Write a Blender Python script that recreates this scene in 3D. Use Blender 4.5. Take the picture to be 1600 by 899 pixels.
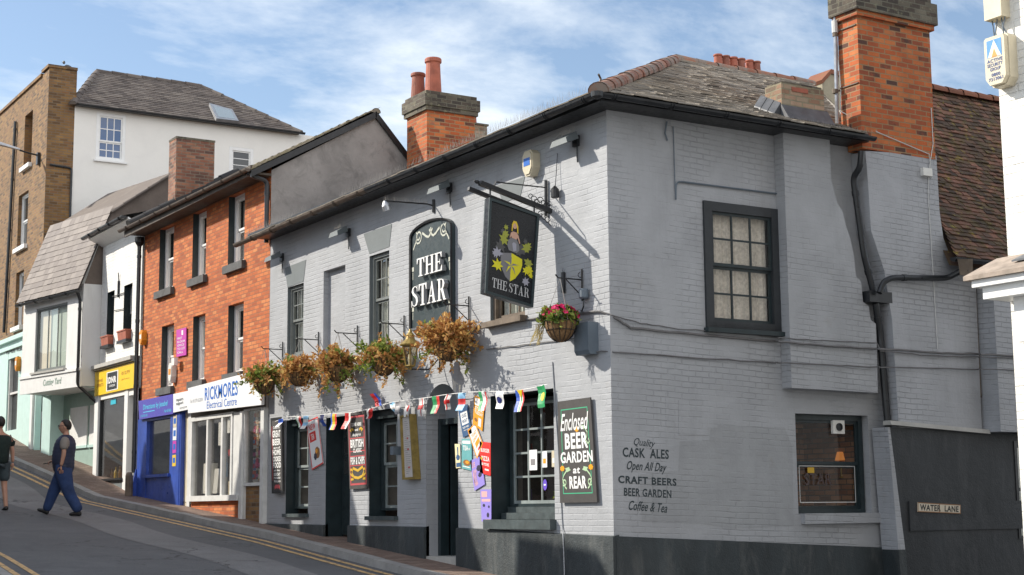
import bpy, bmesh, math, random
from mathutils import Vector, Matrix
from math import radians, sin, cos, pi, sqrt, tan

for o in list(bpy.data.objects): bpy.data.objects.remove(o)
SC = bpy.context.scene
COL = SC.collection

# ------------------------------------------------------------------ camera
# world: X runs along the side lane away from the pub's corner, Y runs uphill along the street, Z up; the corner is the origin
F_PX = 2400.0
PITCH, ROLL, YAW = radians(8.174), radians(-0.5), radians(31.636)
_f = Vector((sin(YAW), cos(YAW), 0)); _r = Vector((cos(YAW), -sin(YAW), 0)); _u = Vector((0, 0, 1))
C_FWD = _f*cos(PITCH) + _u*sin(PITCH)
_up = -_f*sin(PITCH) + _u*cos(PITCH)
C_RIGHT = _r*cos(ROLL) + _up*sin(ROLL)
C_UP = _up*cos(ROLL) - _r*sin(ROLL)
CAM = Vector((-11.151, -15.748, 1.131))
cd = bpy.data.cameras.new('camera'); cam = bpy.data.objects.new('camera', cd); COL.objects.link(cam)
cd.sensor_width = 36; cd.lens = F_PX/1600*36; cd.clip_start = 0.1; cd.clip_end = 3000
M3 = Matrix((C_RIGHT, C_UP, -C_FWD)).transposed()
cam.matrix_world = Matrix.Translation(CAM) @ M3.to_4x4()
SC.camera = cam
SC.render.resolution_x = 1024; SC.render.resolution_y = 575

# ------------------------------------------------------------------ light
SUNV = Vector((-1.0, 0.95, 0.92)).normalized()          # towards the sun
sl = bpy.data.lights.new('sun', 'SUN'); sl.energy = 5.0; sl.angle = radians(0.5); sl.color = (1.0, 0.93, 0.82)
so = bpy.data.objects.new('sun', sl); COL.objects.link(so)
so.rotation_euler = SUNV.to_track_quat('Z', 'Y').to_euler(); so.location = (-30, 28, 40)
W = bpy.data.worlds.new('World'); SC.world = W; W.use_nodes = True
nt = W.node_tree; nt.nodes.clear()
N = nt.nodes.new; L = nt.links.new
out = N('ShaderNodeOutputWorld'); bg = N('ShaderNodeBackground'); bg.inputs['Strength'].default_value = 0.14
sky = N('ShaderNodeTexSky'); sky.sky_type = 'NISHITA'; sky.sun_disc = False
sky.sun_elevation = math.asin(SUNV.z); sky.sun_rotation = math.atan2(SUNV.x, SUNV.y)
sky.air_density = 1.0; sky.dust_density = 0.6; sky.ozone_density = 1.5; sky.altitude = 0
tc = N('ShaderNodeTexCoord'); sep = N('ShaderNodeSeparateXYZ'); L(tc.outputs['Generated'], sep.inputs[0])
zz = N('ShaderNodeMath'); zz.operation = 'ADD'; zz.inputs[1].default_value = 0.22; L(sep.outputs['Z'], zz.inputs[0])
zm = N('ShaderNodeMath'); zm.operation = 'MAXIMUM'; zm.inputs[1].default_value = 0.05; L(zz.outputs[0], zm.inputs[0])
dv = N('ShaderNodeVectorMath'); dv.operation = 'DIVIDE'; L(tc.outputs['Generated'], dv.inputs[0])
cmb = N('ShaderNodeCombineXYZ')
for i in range(3): L(zm.outputs[0], cmb.inputs[i])
L(cmb.outputs[0], dv.inputs[1])
mp = N('ShaderNodeMapping'); mp.inputs['Rotation'].default_value = (0, 0, radians(38)); mp.inputs['Scale'].default_value = (1.0, 1.6, 1.0)
mp.inputs['Location'].default_value = (2.3, 0.7, 0)
L(dv.outputs[0], mp.inputs[0])
n1 = N('ShaderNodeTexNoise'); n1.inputs['Scale'].default_value = 1.7; n1.inputs['Detail'].default_value = 9; n1.inputs['Roughness'].default_value = 0.62
n1.inputs['Distortion'].default_value = 0.35; L(mp.outputs[0], n1.inputs['Vector'])
n2 = N('ShaderNodeTexNoise'); n2.inputs['Scale'].default_value = 5.5; n2.inputs['Detail'].default_value = 8; n2.inputs['Roughness'].default_value = 0.6
L(mp.outputs[0], n2.inputs['Vector'])
ad = N('ShaderNodeMath'); ad.operation = 'MULTIPLY_ADD'; ad.inputs[1].default_value = 0.4; L(n2.outputs[0], ad.inputs[0]); L(n1.outputs[0], ad.inputs[2])
rp = N('ShaderNodeValToRGB'); L(ad.outputs[0], rp.inputs[0])
rp.color_ramp.elements[0].position = 0.60; rp.color_ramp.elements[0].color = (0.04, 0.04, 0.04, 1)
rp.color_ramp.elements[1].position = 0.90; rp.color_ramp.elements[1].color = (0.85, 0.85, 0.85, 1)
mx = N('ShaderNodeMix'); mx.data_type = 'RGBA'; L(rp.outputs[0], mx.inputs[0]); L(sky.outputs[0], mx.inputs[6])
mx.inputs[7].default_value = (6.9, 7.3, 7.6, 1)
# added bright cloud bank, out of view behind the camera, to lift shaded walls
mr = N('ShaderNodeMapRange'); mr.interpolation_type = 'SMOOTHSTEP'; L(sep.outputs['Y'], mr.inputs['Value']); mr.inputs['From Min'].default_value = -0.12; mr.inputs['From Max'].default_value = -0.80
pb = N('ShaderNodeMath'); pb.operation = 'MULTIPLY'; L(mr.outputs[0], pb.inputs[0])
rb = N('ShaderNodeMapRange'); L(n1.outputs[0], rb.inputs['Value']); rb.inputs['From Min'].default_value = .25; rb.inputs['From Max'].default_value = .55; L(rb.outputs[0], pb.inputs[1])
mb2 = N('ShaderNodeMix'); mb2.data_type = 'RGBA'; L(pb.outputs[0], mb2.inputs[0]); L(mx.outputs[2], mb2.inputs[6]); mb2.inputs[7].default_value = (10.8, 10.7, 10.8, 1)
L(mb2.outputs[2], bg.inputs['Color']); L(bg.outputs[0], out.inputs['Surface'])
SC.view_settings.view_transform = 'Standard'; SC.view_settings.look = 'None'
SC.view_settings.gamma = 1; SC.view_settings.use_curve_mapping = False
SC.view_settings.exposure = 0.25
SC.render.engine = 'CYCLES'

# ------------------------------------------------------------------ geometry helpers
def ray(px, py):
    a = (px-800)/F_PX; b = (py-449.5)/F_PX
    return C_FWD + C_RIGHT*a - C_UP*b
def hit(px, py, p0, n):
    d = ray(px, py); n = Vector(n); t = (Vector(p0)-CAM).dot(n)/d.dot(n)
    return CAM + d*t
class Face:
    """a vertical wall plane: origin, outward normal; a runs to the reader's right, z up, d outwards"""
    def __init__(s, o, n):
        s.o = Vector(o); s.n = Vector(n).normalized(); s.r = Vector((-s.n.y, s.n.x, 0))
    def pt(s, a, z, d=0.0): return Vector((s.o.x+s.r.x*a+s.n.x*d, s.o.y+s.r.y*a+s.n.y*d, z))
    def uv(s, px, py, d=0.0):
        P = hit(px, py, s.o+s.n*d, s.n); return (P-s.o).dot(s.r), P.z
    def P(s, px, py, d=0.0): return hit(px, py, s.o+s.n*d, s.n)
    def rect(s, x0, y0, x1, y1, d=0.0):
        ym = (y0+y1)/2; xm = (x0+x1)/2
        return s.uv(x0, ym, d)[0], s.uv(x1, ym, d)[0], s.uv(xm, y1, d)[1], s.uv(xm, y0, d)[1]
def interp(x, pts):
    if x <= pts[0][0]: return pts[0][1]
    for (x0, y0), (x1, y1) in zip(pts, pts[1:]):
        if x <= x1: return y0+(y1-y0)*(x-x0)/(x1-x0)
    return pts[-1][1]
GZ = [(-80, -1.6), (-10, -0.7), (-2, -0.16), (0, 0), (18.5, 1.48), (26, 2.75), (45, 6.3), (80, 12.0), (200, 18)]
def gz(y): return interp(y, GZ)

class MB:
    def __init__(s): s.v = []; s.f = []; s.m = []
    def vert(s, p): s.v.append(Vector(p)); return len(s.v)-1
    def poly(s, pts, m=0):
        i = len(s.v); s.v += [Vector(p) for p in pts]; s.f.append(list(range(i, i+len(pts)))); s.m.append(m)
    def hexa(s, b, t, m=0):
        """b,t: four points each, bottom and top ring in the same order"""
        i = len(s.v); s.v += [Vector(p) for p in b]+[Vector(p) for p in t]
        for f in ((3, 2, 1, 0), (4, 5, 6, 7), (0, 1, 5, 4), (1, 2, 6, 5), (2, 3, 7, 6), (3, 0, 4, 7)):
            s.f.append([i+k for k in f]); s.m.append(m)
    def fbox(s, F, a0, a1, z0, z1, d0, d1, m=0):
        s.hexa([F.pt(a0, z0, d0), F.pt(a1, z0, d0), F.pt(a1, z0, d1), F.pt(a0, z0, d1)],
               [F.pt(a0, z1, d0), F.pt(a1, z1, d0), F.pt(a1, z1, d1), F.pt(a0, z1, d1)], m)
    def box(s, x0, x1, y0, y1, z0, z1, m=0):
        s.hexa([(x0, y0, z0), (x1, y0, z0), (x1, y1, z0), (x0, y1, z0)], [(x0, y0, z1), (x1, y0, z1), (x1, y1, z1), (x0, y1, z1)], m)
    def prism(s, pts, off, m=0, mside=None):
        """extrude a polygon by vector off (closed)"""
        off = Vector(off); a = [Vector(p) for p in pts]; b = [p+off for p in a]; n = len(a); i = len(s.v)
        s.v += a+b
        s.f.append(list(range(i+n-1, i-1, -1))); s.m.append(m)
        s.f.append(list(range(i+n, i+2*n))); s.m.append(m)
        for k in range(n):
            q = (k+1) % n; s.f.append([i+k, i+q, i+n+q, i+n+k]); s.m.append(m if mside is None else mside)
    def tube(s, path, r, n=6, m=0, r2=None, caps=True):
        path = [Vector(p) for p in path]; K = len(path); i = len(s.v); ref = None
        for k, p in enumerate(path):
            t = (path[min(k+1, K-1)]-path[max(k-1, 0)]).normalized()
            if ref is None: ref = t.cross(Vector((0, 0, 1)) if abs(t.z) < .9 else Vector((1, 0, 0))).normalized()
            ref = (ref - t*ref.dot(t)).normalized(); b = t.cross(ref)
            rr = r if r2 is None else r+(r2-r)*k/(K-1)
            for j in range(n):
                a = 2*pi*j/n; s.v.append(p+(ref*cos(a)+b*sin(a))*rr)
        for k in range(K-1):
            for j in range(n):
                q = (j+1) % n; s.f.append([i+k*n+j, i+k*n+q, i+(k+1)*n+q, i+(k+1)*n+j]); s.m.append(m)
        if caps:
            s.f.append([i+j for j in range(n-1, -1, -1)]); s.m.append(m)
            s.f.append([i+(K-1)*n+j for j in range(n)]); s.m.append(m)
    def lathe(s, c, prof, n=16, m=0, axis=Vector((0, 0, 1)), sx=1, sy=1):
        c = Vector(c); i = len(s.v); K = len(prof)
        x = axis.cross(Vector((0, 1, 0)) if abs(axis.y) < .9 else Vector((1, 0, 0))).normalized(); y = axis.cross(x)
        for r, h in prof:
            for j in range(n):
                a = 2*pi*j/n; s.v.append(c+axis*h+x*(r*cos(a)*sx)+y*(r*sin(a)*sy))
        for k in range(K-1):
            for j in range(n):
                q = (j+1) % n; s.f.append([i+k*n+j, i+k*n+q, i+(k+1)*n+q, i+(k+1)*n+j]); s.m.append(m)
        s.f.append([i+j for j in range(n-1, -1, -1)]); s.m.append(m)
        s.f.append([i+(K-1)*n+j for j in range(n)]); s.m.append(m)
    def ribbon(s, P, pts, w, d, m=0, closed=False):
        """flat ribbon in a mapped plane: P(u,v,d)->3D; w constant or list"""
        n = len(pts)
        L_, R_ = [], []
        for k, (x, y) in enumerate(pts):
            if closed: a = pts[k-1]; b = pts[(k+1) % n]
            else: a = pts[max(k-1, 0)]; b = pts[min(k+1, n-1)]
            tx, ty = b[0]-a[0], b[1]-a[1]; l = sqrt(tx*tx+ty*ty) or 1
            ww = (w[k] if isinstance(w, (list, tuple)) else w)/2
            L_.append((x-ty/l*ww, y+tx/l*ww)); R_.append((x+ty/l*ww, y-tx/l*ww))
        i = len(s.v)
        for k in range(n): s.v.append(P(L_[k][0], L_[k][1], d)); s.v.append(P(R_[k][0], R_[k][1], d))
        for k in range(n if closed else n-1):
            q = (k+1) % n; s.f.append([i+2*k, i+2*k+1, i+2*q+1, i+2*q]); s.m.append(m)
    def build(s, name, mats, parent=None, smooth=False, origin=None, recalc=True):
        me = bpy.data.meshes.new(name)
        base = Vector((0, 0, 0))
        q = parent
        while q is not None: base = base+Vector(q.location); q = q.parent
        org = Vector(origin) if origin is not None else Vector((0, 0, 0))
        me.from_pydata([tuple(p-base-org) for p in s.v], [], s.f)
        if not isinstance(mats, (list, tuple)): mats = [mats]
        for mt in mats: me.materials.append(mt)
        me.polygons.foreach_set('material_index', s.m)
        if recalc:
            bm = bmesh.new(); bm.from_mesh(me); bmesh.ops.recalc_face_normals(bm, faces=bm.faces); bm.to_mesh(me); bm.free()
        uvl = me.uv_layers.new(name='metres'); Z = Vector((0, 0, 1))
        ofs = base+org
        for pg in me.polygons:
            n = pg.normal
            if abs(n.z) > .985: t = Vector((1, 0, 0)); b = Vector((0, 1, 0))
            else: t = Z.cross(n).normalized(); b = n.cross(t)
            for li in pg.loop_indices:
                p = me.vertices[me.loops[li].vertex_index].co+ofs
                uvl.data[li].uv = (p.dot(t), p.dot(b))
        if smooth: me.polygons.foreach_set('use_smooth', [True]*len(me.polygons))
        me.update()
        ob = bpy.data.objects.new(name, me); COL.objects.link(ob)
        ob.location = org
        if parent is not None: ob.parent = parent
        return ob

def tag(o, label=None, cat=None, group=None, kind=None):
    if label: o['label'] = label
    if cat: o['category'] = cat
    if group: o['group'] = group
    if kind: o['kind'] = kind
    return o
def thing(name, loc, label, cat, group=None):
    o = bpy.data.objects.new(name, None); COL.objects.link(o); o.location = loc; o.empty_display_size = .2
    return tag(o, label, cat, group)

class Quad:
    """bilinear patch TL,TR,BR,BL ; u right, v down, d outwards"""
    def __init__(s, tl, tr, br, bl, n=None):
        s.c = [Vector(p) for p in (tl, tr, br, bl)]
        s.n = Vector(n) if n is not None else ((s.c[3]-s.c[0]).cross(s.c[1]-s.c[0])).normalized()
        s.w = ((s.c[1]-s.c[0]).length+(s.c[2]-s.c[3]).length)/2; s.h = ((s.c[3]-s.c[0]).length+(s.c[2]-s.c[1]).length)/2
    def pt(s, u, v, d=0.0):
        a, b, c, e = s.c
        return a*((1-u)*(1-v))+b*(u*(1-v))+c*(u*v)+e*((1-u)*v)+s.n*d
    def slab(s, mb, t, m=0, d0=0.0):
        mb.hexa([s.pt(0, 1, d0), s.pt(1, 1, d0), s.pt(1, 1, d0+t), s.pt(0, 1, d0+t)], [s.pt(0, 0, d0), s.pt(1, 0, d0), s.pt(1, 0, d0+t), s.pt(0, 0, d0+t)], m)
    def patch(s, mb, u0, v0, u1, v1, d, m=0):
        mb.poly([s.pt(u0, v1, d), s.pt(u1, v1, d), s.pt(u1, v0, d), s.pt(u0, v0, d)], m)
    def frame(s, mb, u0, v0, u1, v1, w, d, m=0):
        wu = w/s.w; wv = w/s.h
        s.patch(mb, u0, v0, u1, v0+wv, d, m); s.patch(mb, u0, v1-wv, u1, v1, d, m)
        s.patch(mb, u0, v0+wv, u0+wu, v1-wv, d, m); s.patch(mb, u1-wu, v0+wv, u1, v1-wv, d, m)
    def text(s, mb, st, u0, v0, u1, v1, d, m=0, bold=0.0, shear=0.0):
        vs, fs = glyphs(st, bold, shear); i = len(mb.v)
        for x, y in vs: mb.v.append(s.pt(u0+(u1-u0)*x, v1-(v1-v0)*y, d))
        for f in fs: mb.f.append([i+k for k in f]); mb.m.append(m)
    def poly(s, mb, pts, d, m=0): mb.poly([s.pt(u, v, d) for u, v in pts], m)

_gl = {}
def glyphs(st, bold=0.0, shear=0.0):
    """text outline as flat faces normalised to the unit box"""
    key = (st, bold, shear)
    if key not in _gl:
        cu = bpy.data.curves.new('t', 'FONT'); cu.body = st; cu.offset = bold; cu.shear = shear; cu.space_character = 1+bold*3.2; cu.resolution_u = 3
        ob = bpy.data.objects.new('t', cu)
        me = bpy.data.meshes.new_from_object(ob)
        xs = [v.co.x for v in me.vertices]; ys = [v.co.y for v in me.vertices]
        x0, x1, y0, y1 = min(xs), max(xs), min(ys), max(ys)
        vs = [((v.co.x-x0)/(x1-x0), (v.co.y-y0)/(y1-y0)) for v in me.vertices]
        fs = [list(p.vertices) for p in me.polygons]
        bpy.data.objects.remove(ob); bpy.data.curves.remove(cu); bpy.data.meshes.remove(me)
        _gl[key] = (vs, fs)
    return _gl[key]

def arc(cx, cy, rx, ry, a0, a1, n=10): return [(cx+rx*cos(radians(a0+(a1-a0)*k/n)), cy+ry*sin(radians(a0+(a1-a0)*k/n))) for k in range(n+1)]
# slab-serif capitals as strokes in a unit box (y up): ('q', x0,y0,x1,y1) bars, ('p', polygon), ('r', pts, widths)
SERIF = {
 'T': (.84, [('q', .33, .05, .53, .93), ('q', .02, .93, .84, 1.0), ('p', [(.02, .93), (.02, .70), (.07, .70), (.16, .93)]), ('p', [(.70, .93), (.79, .70), (.84, .70), (.84, .93)]), ('q', .20, 0, .66, .05)]),
 'H': (.98, [('q', .12, .05, .31, .95), ('q', .67, .05, .86, .95), ('q', .31, .47, .67, .54), ('q', .0, 0, .43, .05), ('q', .55, 0, .98, .05), ('q', .0, .95, .43, 1), ('q', .55, .95, .98, 1)]),
 'E': (.80, [('q', .12, .06, .32, .94), ('q', 0, .94, .76, 1), ('q', 0, 0, .80, .06), ('q', .32, .47, .55, .53), ('p', [(.62, .94), (.71, .72), (.76, .72), (.76, .94)]), ('p', [(.64, .06), (.80, .06), (.80, .30), (.75, .30)]), ('q', .55, .36, .59, .64)]),
 'S': (.72, [('r', [(.62, .70), (.57, .88), (.36, .965), (.16, .88), (.12, .74), (.22, .61), (.40, .52), (.56, .40), (.60, .24), (.52, .09), (.33, .035), (.14, .10), (.07, .30)], [.03, .07, .07, .15, .19, .21, .22, .21, .19, .15, .07, .07, .03]), ('q', .60, .70, .65, .99), ('q', .02, .01, .07, .30)]),
 'A': (.98, [('p', [(.14, .05), (.21, .05), (.50, .88), (.46, 1.0)]), ('p', [(.60, .05), (.82, .05), (.53, 1.0), (.46, 1.0), (.42, .90)]), ('q', .24, .30, .66, .36), ('q', .02, 0, .34, .05), ('q', .50, 0, .96, .05)]),
 'R': (.92, [('q', .12, .05, .31, .95), ('q', 0, 0, .44, .05), ('q', 0, .95, .34, 1), ('r', [(.30, .965), (.46, .965), (.60, .90), (.66, .75), (.60, .59), (.46, .515), (.30, .515)], [.07, .07, .13, .19, .13, .07, .07]), ('p', [(.40, .50), (.60, .54), (.84, .05), (.92, .03), (.90, 0), (.66, 0)])]),
}
def serif(mb, P, word, u0, v0, u1, v1, d, thick=0.0, m=0, mside=None, gap=.07):
    """P(u,v,d); word fitted into box u0..u1 (right), v0 (top)..v1 (bottom)"""
    tot = sum(SERIF[c][0] for c in word)+gap*(len(word)-1); x = 0; e = 0
    def emit(poly):
        nonlocal e
        pts = [P(u0+(u1-u0)*px/tot, v1-(v1-v0)*py, d+e) for px, py in poly]; e += .0004
        if thick:
            q = [P(u0+(u1-u0)*px/tot, v1-(v1-v0)*py, d-thick) for px, py in poly]; i = len(mb.v); n = len(pts)
            mb.v += q+pts; mb.f.append(list(range(i+n, i+2*n))); mb.m.append(m)
            for k in range(n): mb.f.append([i+k, i+(k+1) % n, i+n+(k+1) % n, i+n+k]); mb.m.append(m if mside is None else mside)
        else: mb.poly(pts, m)
    for c in word:
        w, ops = SERIF[c]
        for op in ops:
            if op[0] == 'q': _, a, b, c2, d2 = op; emit([(x+a, b), (x+c2, b), (x+c2, d2), (x+a, d2)])
            elif op[0] == 'p': emit([(x+a, b) for a, b in op[1]])
            else:
                pts, ws = op[1], op[2]; n = len(pts); Ls, Rs = [], []
                for k, (px, py) in enumerate(pts):
                    a = pts[max(k-1, 0)]; b = pts[min(k+1, n-1)]; tx, ty = b[0]-a[0], b[1]-a[1]; l = sqrt(tx*tx+ty*ty)
                    # horizontal strokes thin, vertical strokes thick
                    ww = ws[k]/2; Ls.append((x+px-ty/l*ww, py+tx/l*ww*.5)); Rs.append((x+px+ty/l*ww, py-tx/l*ww*.5))
                for k in range(n-1): emit([Ls[k], Rs[k], Rs[k+1], Ls[k+1]])
        x += w+gap
# ------------------------------------------------------------------ materials
MATS = {}
def newmat(name):
    m = bpy.data.materials.new(name); m.use_nodes = True; m.node_tree.nodes.clear()
    nt = m.node_tree; o = nt.nodes.new('ShaderNodeOutputMaterial'); p = nt.nodes.new('ShaderNodeBsdfPrincipled')
    nt.links.new(p.outputs[0], o.inputs['Surface']); MATS[name] = m
    return m, nt, p, o
def node(nt, t, **kw):
    n = nt.nodes.new(t)
    for k, v in kw.items():
        if k in n.inputs: n.inputs[k].default_value = v
        else: setattr(n, k, v)
    return n
def mixc(nt, fac, a, b, blend='MIX'):
    n = nt.nodes.new('ShaderNodeMix'); n.data_type = 'RGBA'; n.blend_type = blend
    for s, x in ((0, fac), (6, a), (7, b)):
        if isinstance(x, (int, float)): n.inputs[s].default_value = x
        elif isinstance(x, (tuple, list)): n.inputs[s].default_value = (*x[:3], 1)
        else: nt.links.new(x, n.inputs[s])
    return n.outputs[2]
def ramp(nt, src, stops):
    r = nt.nodes.new('ShaderNodeValToRGB'); nt.links.new(src, r.inputs[0])
    e = r.color_ramp.elements
    while len(e) < len(stops): e.new(.5)
    for k, (p, c) in enumerate(stops):
        e[k].position = p; e[k].color = (c, c, c, 1) if isinstance(c, (int, float)) else (*c, 1)
    return r.outputs[0]
def noise(nt, vec, scale, detail=5, rough=.6, dist=0):
    n = nt.nodes.new('ShaderNodeTexNoise'); n.inputs['Scale'].default_value = scale; n.inputs['Detail'].default_value = detail
    n.inputs['Roughness'].default_value = rough; n.inputs['Distortion'].default_value = dist
    if vec is not None: nt.links.new(vec, n.inputs['Vector'])
    return n.outputs[0]
def uvn(nt): return nt.nodes.new('ShaderNodeUVMap').outputs[0]
def obj3(nt):
    g = nt.nodes.new('ShaderNodeNewGeometry'); return g.outputs['Position']
def bump(nt, p, h, strength=.5, dist=.01, prev=None):
    b = nt.nodes.new('ShaderNodeBump'); b.inputs['Strength'].default_value = strength; b.inputs['Distance'].default_value = dist
    nt.links.new(h, b.inputs['Height'])
    if prev is not None: nt.links.new(prev, b.inputs['Normal'])
    if p is not None: nt.links.new(b.outputs[0], p.inputs['Normal'])
    return b.outputs[0]
def math_(nt, op, a, b=0.0):
    n = nt.nodes.new('ShaderNodeMath'); n.operation = op
    for k, x in enumerate((a, b)):
        if isinstance(x, (int, float)): n.inputs[k].default_value = x
        else: nt.links.new(x, n.inputs[k])
    return n.outputs[0]
def rotuv(nt, ang, wob=0.006):
    u = uvn(nt)
    if ang:
        m = nt.nodes.new('ShaderNodeMapping'); m.inputs['Rotation'].default_value = (0, 0, ang); nt.links.new(u, m.inputs[0]); u = m.outputs[0]
    n = nt.nodes.new('ShaderNodeTexNoise'); n.inputs['Scale'].default_value = 2.2; n.inputs['Detail'].default_value = 3; nt.links.new(u, n.inputs['Vector'])
    s = nt.nodes.new('ShaderNodeVectorMath'); s.operation = 'SUBTRACT'; s.inputs[1].default_value = (.5, .5, .5); nt.links.new(n.outputs['Color'], s.inputs[0])
    k = nt.nodes.new('ShaderNodeVectorMath'); k.operation = 'SCALE'; k.inputs['Scale'].default_value = wob*4; nt.links.new(s.outputs[0], k.inputs[0])
    a = nt.nodes.new('ShaderNodeVectorMath'); a.operation = 'ADD'; nt.links.new(u, a.inputs[0]); nt.links.new(k.outputs[0], a.inputs[1])
    return a.outputs[0]
def bricktex(nt, vec, mortar=.009, w=.225, h=.075, smooth=.25, c1=(0, 0, 0), c2=(1, 1, 1), freq=2, bias=0):
    b = nt.nodes.new('ShaderNodeTexBrick'); b.offset = .5; b.offset_frequency = freq; b.squash = 1.0
    b.inputs['Scale'].default_value = 1; b.inputs['Brick Width'].default_value = w; b.inputs['Row Height'].default_value = h
    b.inputs['Mortar Size'].default_value = mortar; b.inputs['Mortar Smooth'].default_value = smooth; b.inputs['Bias'].default_value = bias
    b.inputs['Color1'].default_value = (*c1, 1); b.inputs['Color2'].default_value = (*c2, 1); b.inputs['Mortar'].default_value = (.5, .5, .5, 1)
    nt.links.new(vec, b.inputs['Vector']); return b

def painted_brick(name, col, ang=0.0, depth=.012, joint=.72, dirt=(.30, .28, .24), dirtamt=.35, rough=.6, w=.225):
    m, nt, p, o = newmat(name); v = rotuv(nt, ang, .007)
    b = bricktex(nt, v, .010, smooth=.6, w=w)
    pos = obj3(nt)
    patch = ramp(nt, noise(nt, pos, .9, 4), [(.44, 0.06), (.62, .95)])         # some areas are filled flush by old paint
    jf = math_(nt, 'MULTIPLY', b.outputs['Fac'], patch)
    jn = ramp(nt, noise(nt, v, 9, 3), [(.35, .25), (.6, 1)])
    jf2 = math_(nt, 'MULTIPLY', jf, jn)
    tone = ramp(nt, noise(nt, pos, 1.7, 6), [(.3, tuple(c*.86 for c in col)), (.7, tuple(min(1, c*1.07) for c in col))])
    tone = mixc(nt, math_(nt, 'MULTIPLY', b.outputs['Color'], .10), tone, tuple(c*.8 for c in col))
    c = mixc(nt, jf2, tone, tuple(x*joint for x in col))
    spots = ramp(nt, noise(nt, pos, 3.2, 8, .7), [(.60, 0), (.74, dirtamt)])
    c = mixc(nt, spots, c, dirt)
    # rain streaks, worn and re-touched areas
    ms = nt.nodes.new('ShaderNodeMapping'); ms.inputs['Scale'].default_value = (5, 5, .5); nt.links.new(pos, ms.inputs[0])
    stk = ramp(nt, noise(nt, ms.outputs[0], 1.0, 6, .65), [(.52, 0), (.72, .30)])
    stk = math_(nt, 'MULTIPLY', stk, ramp(nt, noise(nt, pos, .55, 3), [(.42, 0), (.6, 1)]))
    c = mixc(nt, stk, c, tuple(x*.55 for x in col))
    c = mixc(nt, ramp(nt, noise(nt, pos, .7, 5, .55, .8), [(.50, 0), (.56, .22)]), c, tuple(min(1, x*1.18) for x in col))
    fl = ramp(nt, noise(nt, pos, 7, 8, .75), [(.66, 0), (.70, .55)])
    c = mixc(nt, math_(nt, 'MULTIPLY', fl, ramp(nt, noise(nt, pos, .9, 3), [(.5, 0), (.6, 1)])), c, tuple(x*.5 for x in dirt))
    nt.links.new(c, p.inputs['Base Color']); p.inputs['Roughness'].default_value = rough
    h = math_(nt, 'SUBTRACT', math_(nt, 'MULTIPLY', noise(nt, pos, 26, 5), .55), math_(nt, 'MULTIPLY', jf, 1.0))
    h = math_(nt, 'ADD', h, math_(nt, 'MULTIPLY', b.outputs['Color'], .35))
    bump(nt, p, h, .8, depth)
    return m
def red_brick(name, stops, mortar=(.42, .36, .28), rough=.85, soot=.0, sootcol=(.03, .025, .02), ang=0, lich=0):
    m, nt, p, o = newmat(name); v = rotuv(nt, ang, .004)
    b = bricktex(nt, v, .009, smooth=.15)
    pos = obj3(nt)
    f = math_(nt, 'ADD', math_(nt, 'MULTIPLY', b.outputs['Color'], .8), math_(nt, 'MULTIPLY', noise(nt, pos, 7, 6), .25))
    c = ramp(nt, f, stops)
    c = mixc(nt, b.outputs['Fac'], c, mortar)
    st = ramp(nt, noise(nt, pos, 1.6, 7, .65), [(.40, 0), (.72, .55+soot*.45)])
    c = mixc(nt, math_(nt, 'MULTIPLY', st, .35+soot), c, sootcol)
    if lich:
        li = ramp(nt, noise(nt, pos, 9, 6, .7), [(.55, 0), (.68, lich)]); c = mixc(nt, li, c, (.30, .29, .18))
    nt.links.new(c, p.inputs['Base Color']); p.inputs['Roughness'].default_value = rough
    h = math_(nt, 'SUBTRACT', math_(nt, 'MULTIPLY', noise(nt, pos, 40, 5), .5), b.outputs['Fac'])
    bump(nt, p, h, .8, .012)
    return m
def stucco(name, col, var=.15, scale=2.0, bumpd=.008, rough=.85, stain=None, stainamt=.5, fine=40, streak=False):
    m, nt, p, o = newmat(name); pos = obj3(nt)
    if streak:
        mp_ = nt.nodes.new('ShaderNodeMapping'); mp_.inputs['Scale'].default_value = (1, 1, .28); nt.links.new(pos, mp_.inputs[0]); sp = mp_.outputs[0]
    else: sp = pos
    c = ramp(nt, noise(nt, sp, scale, 8, .65), [(.28, tuple(x*(1-var) for x in col)), (.72, tuple(min(1, x*(1+var)) for x in col))])
    if stain is not None:
        c = mixc(nt, ramp(nt, noise(nt, sp, scale*1.9, 8, .7, .6), [(.50, 0), (.72, stainamt)]), c, stain)
    nt.links.new(c, p.inputs['Base Color']); p.inputs['Roughness'].default_value = rough
    h = math_(nt, 'ADD', noise(nt, pos, fine, 6), math_(nt, 'MULTIPLY', noise(nt, pos, fine*.12, 4), 2.0))
    bump(nt, p, h, .6, bumpd)
    return m
def plain(name, col, rough=.5, metal=0, var=.10, scale=6, bumpd=.0015, spec=.5):
    m, nt, p, o = newmat(name); pos = obj3(nt)
    c = ramp(nt, noise(nt, pos, scale, 6), [(.3, tuple(x*(1-var) for x in col)), (.7, tuple(min(1, x*(1+var)) for x in col))])
    nt.links.new(c, p.inputs['Base Color'])
    r = ramp(nt, noise(nt, pos, scale*2.5, 4), [(.3, max(.02, rough-.08)), (.7, min(1, rough+.1))]); nt.links.new(r, p.inputs['Roughness'])
    p.inputs['Metallic'].default_value = metal; p.inputs['Specular IOR Level'].default_value = spec
    if bumpd: bump(nt, p, noise(nt, pos, 55, 4), .5, bumpd)
    return m
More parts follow.
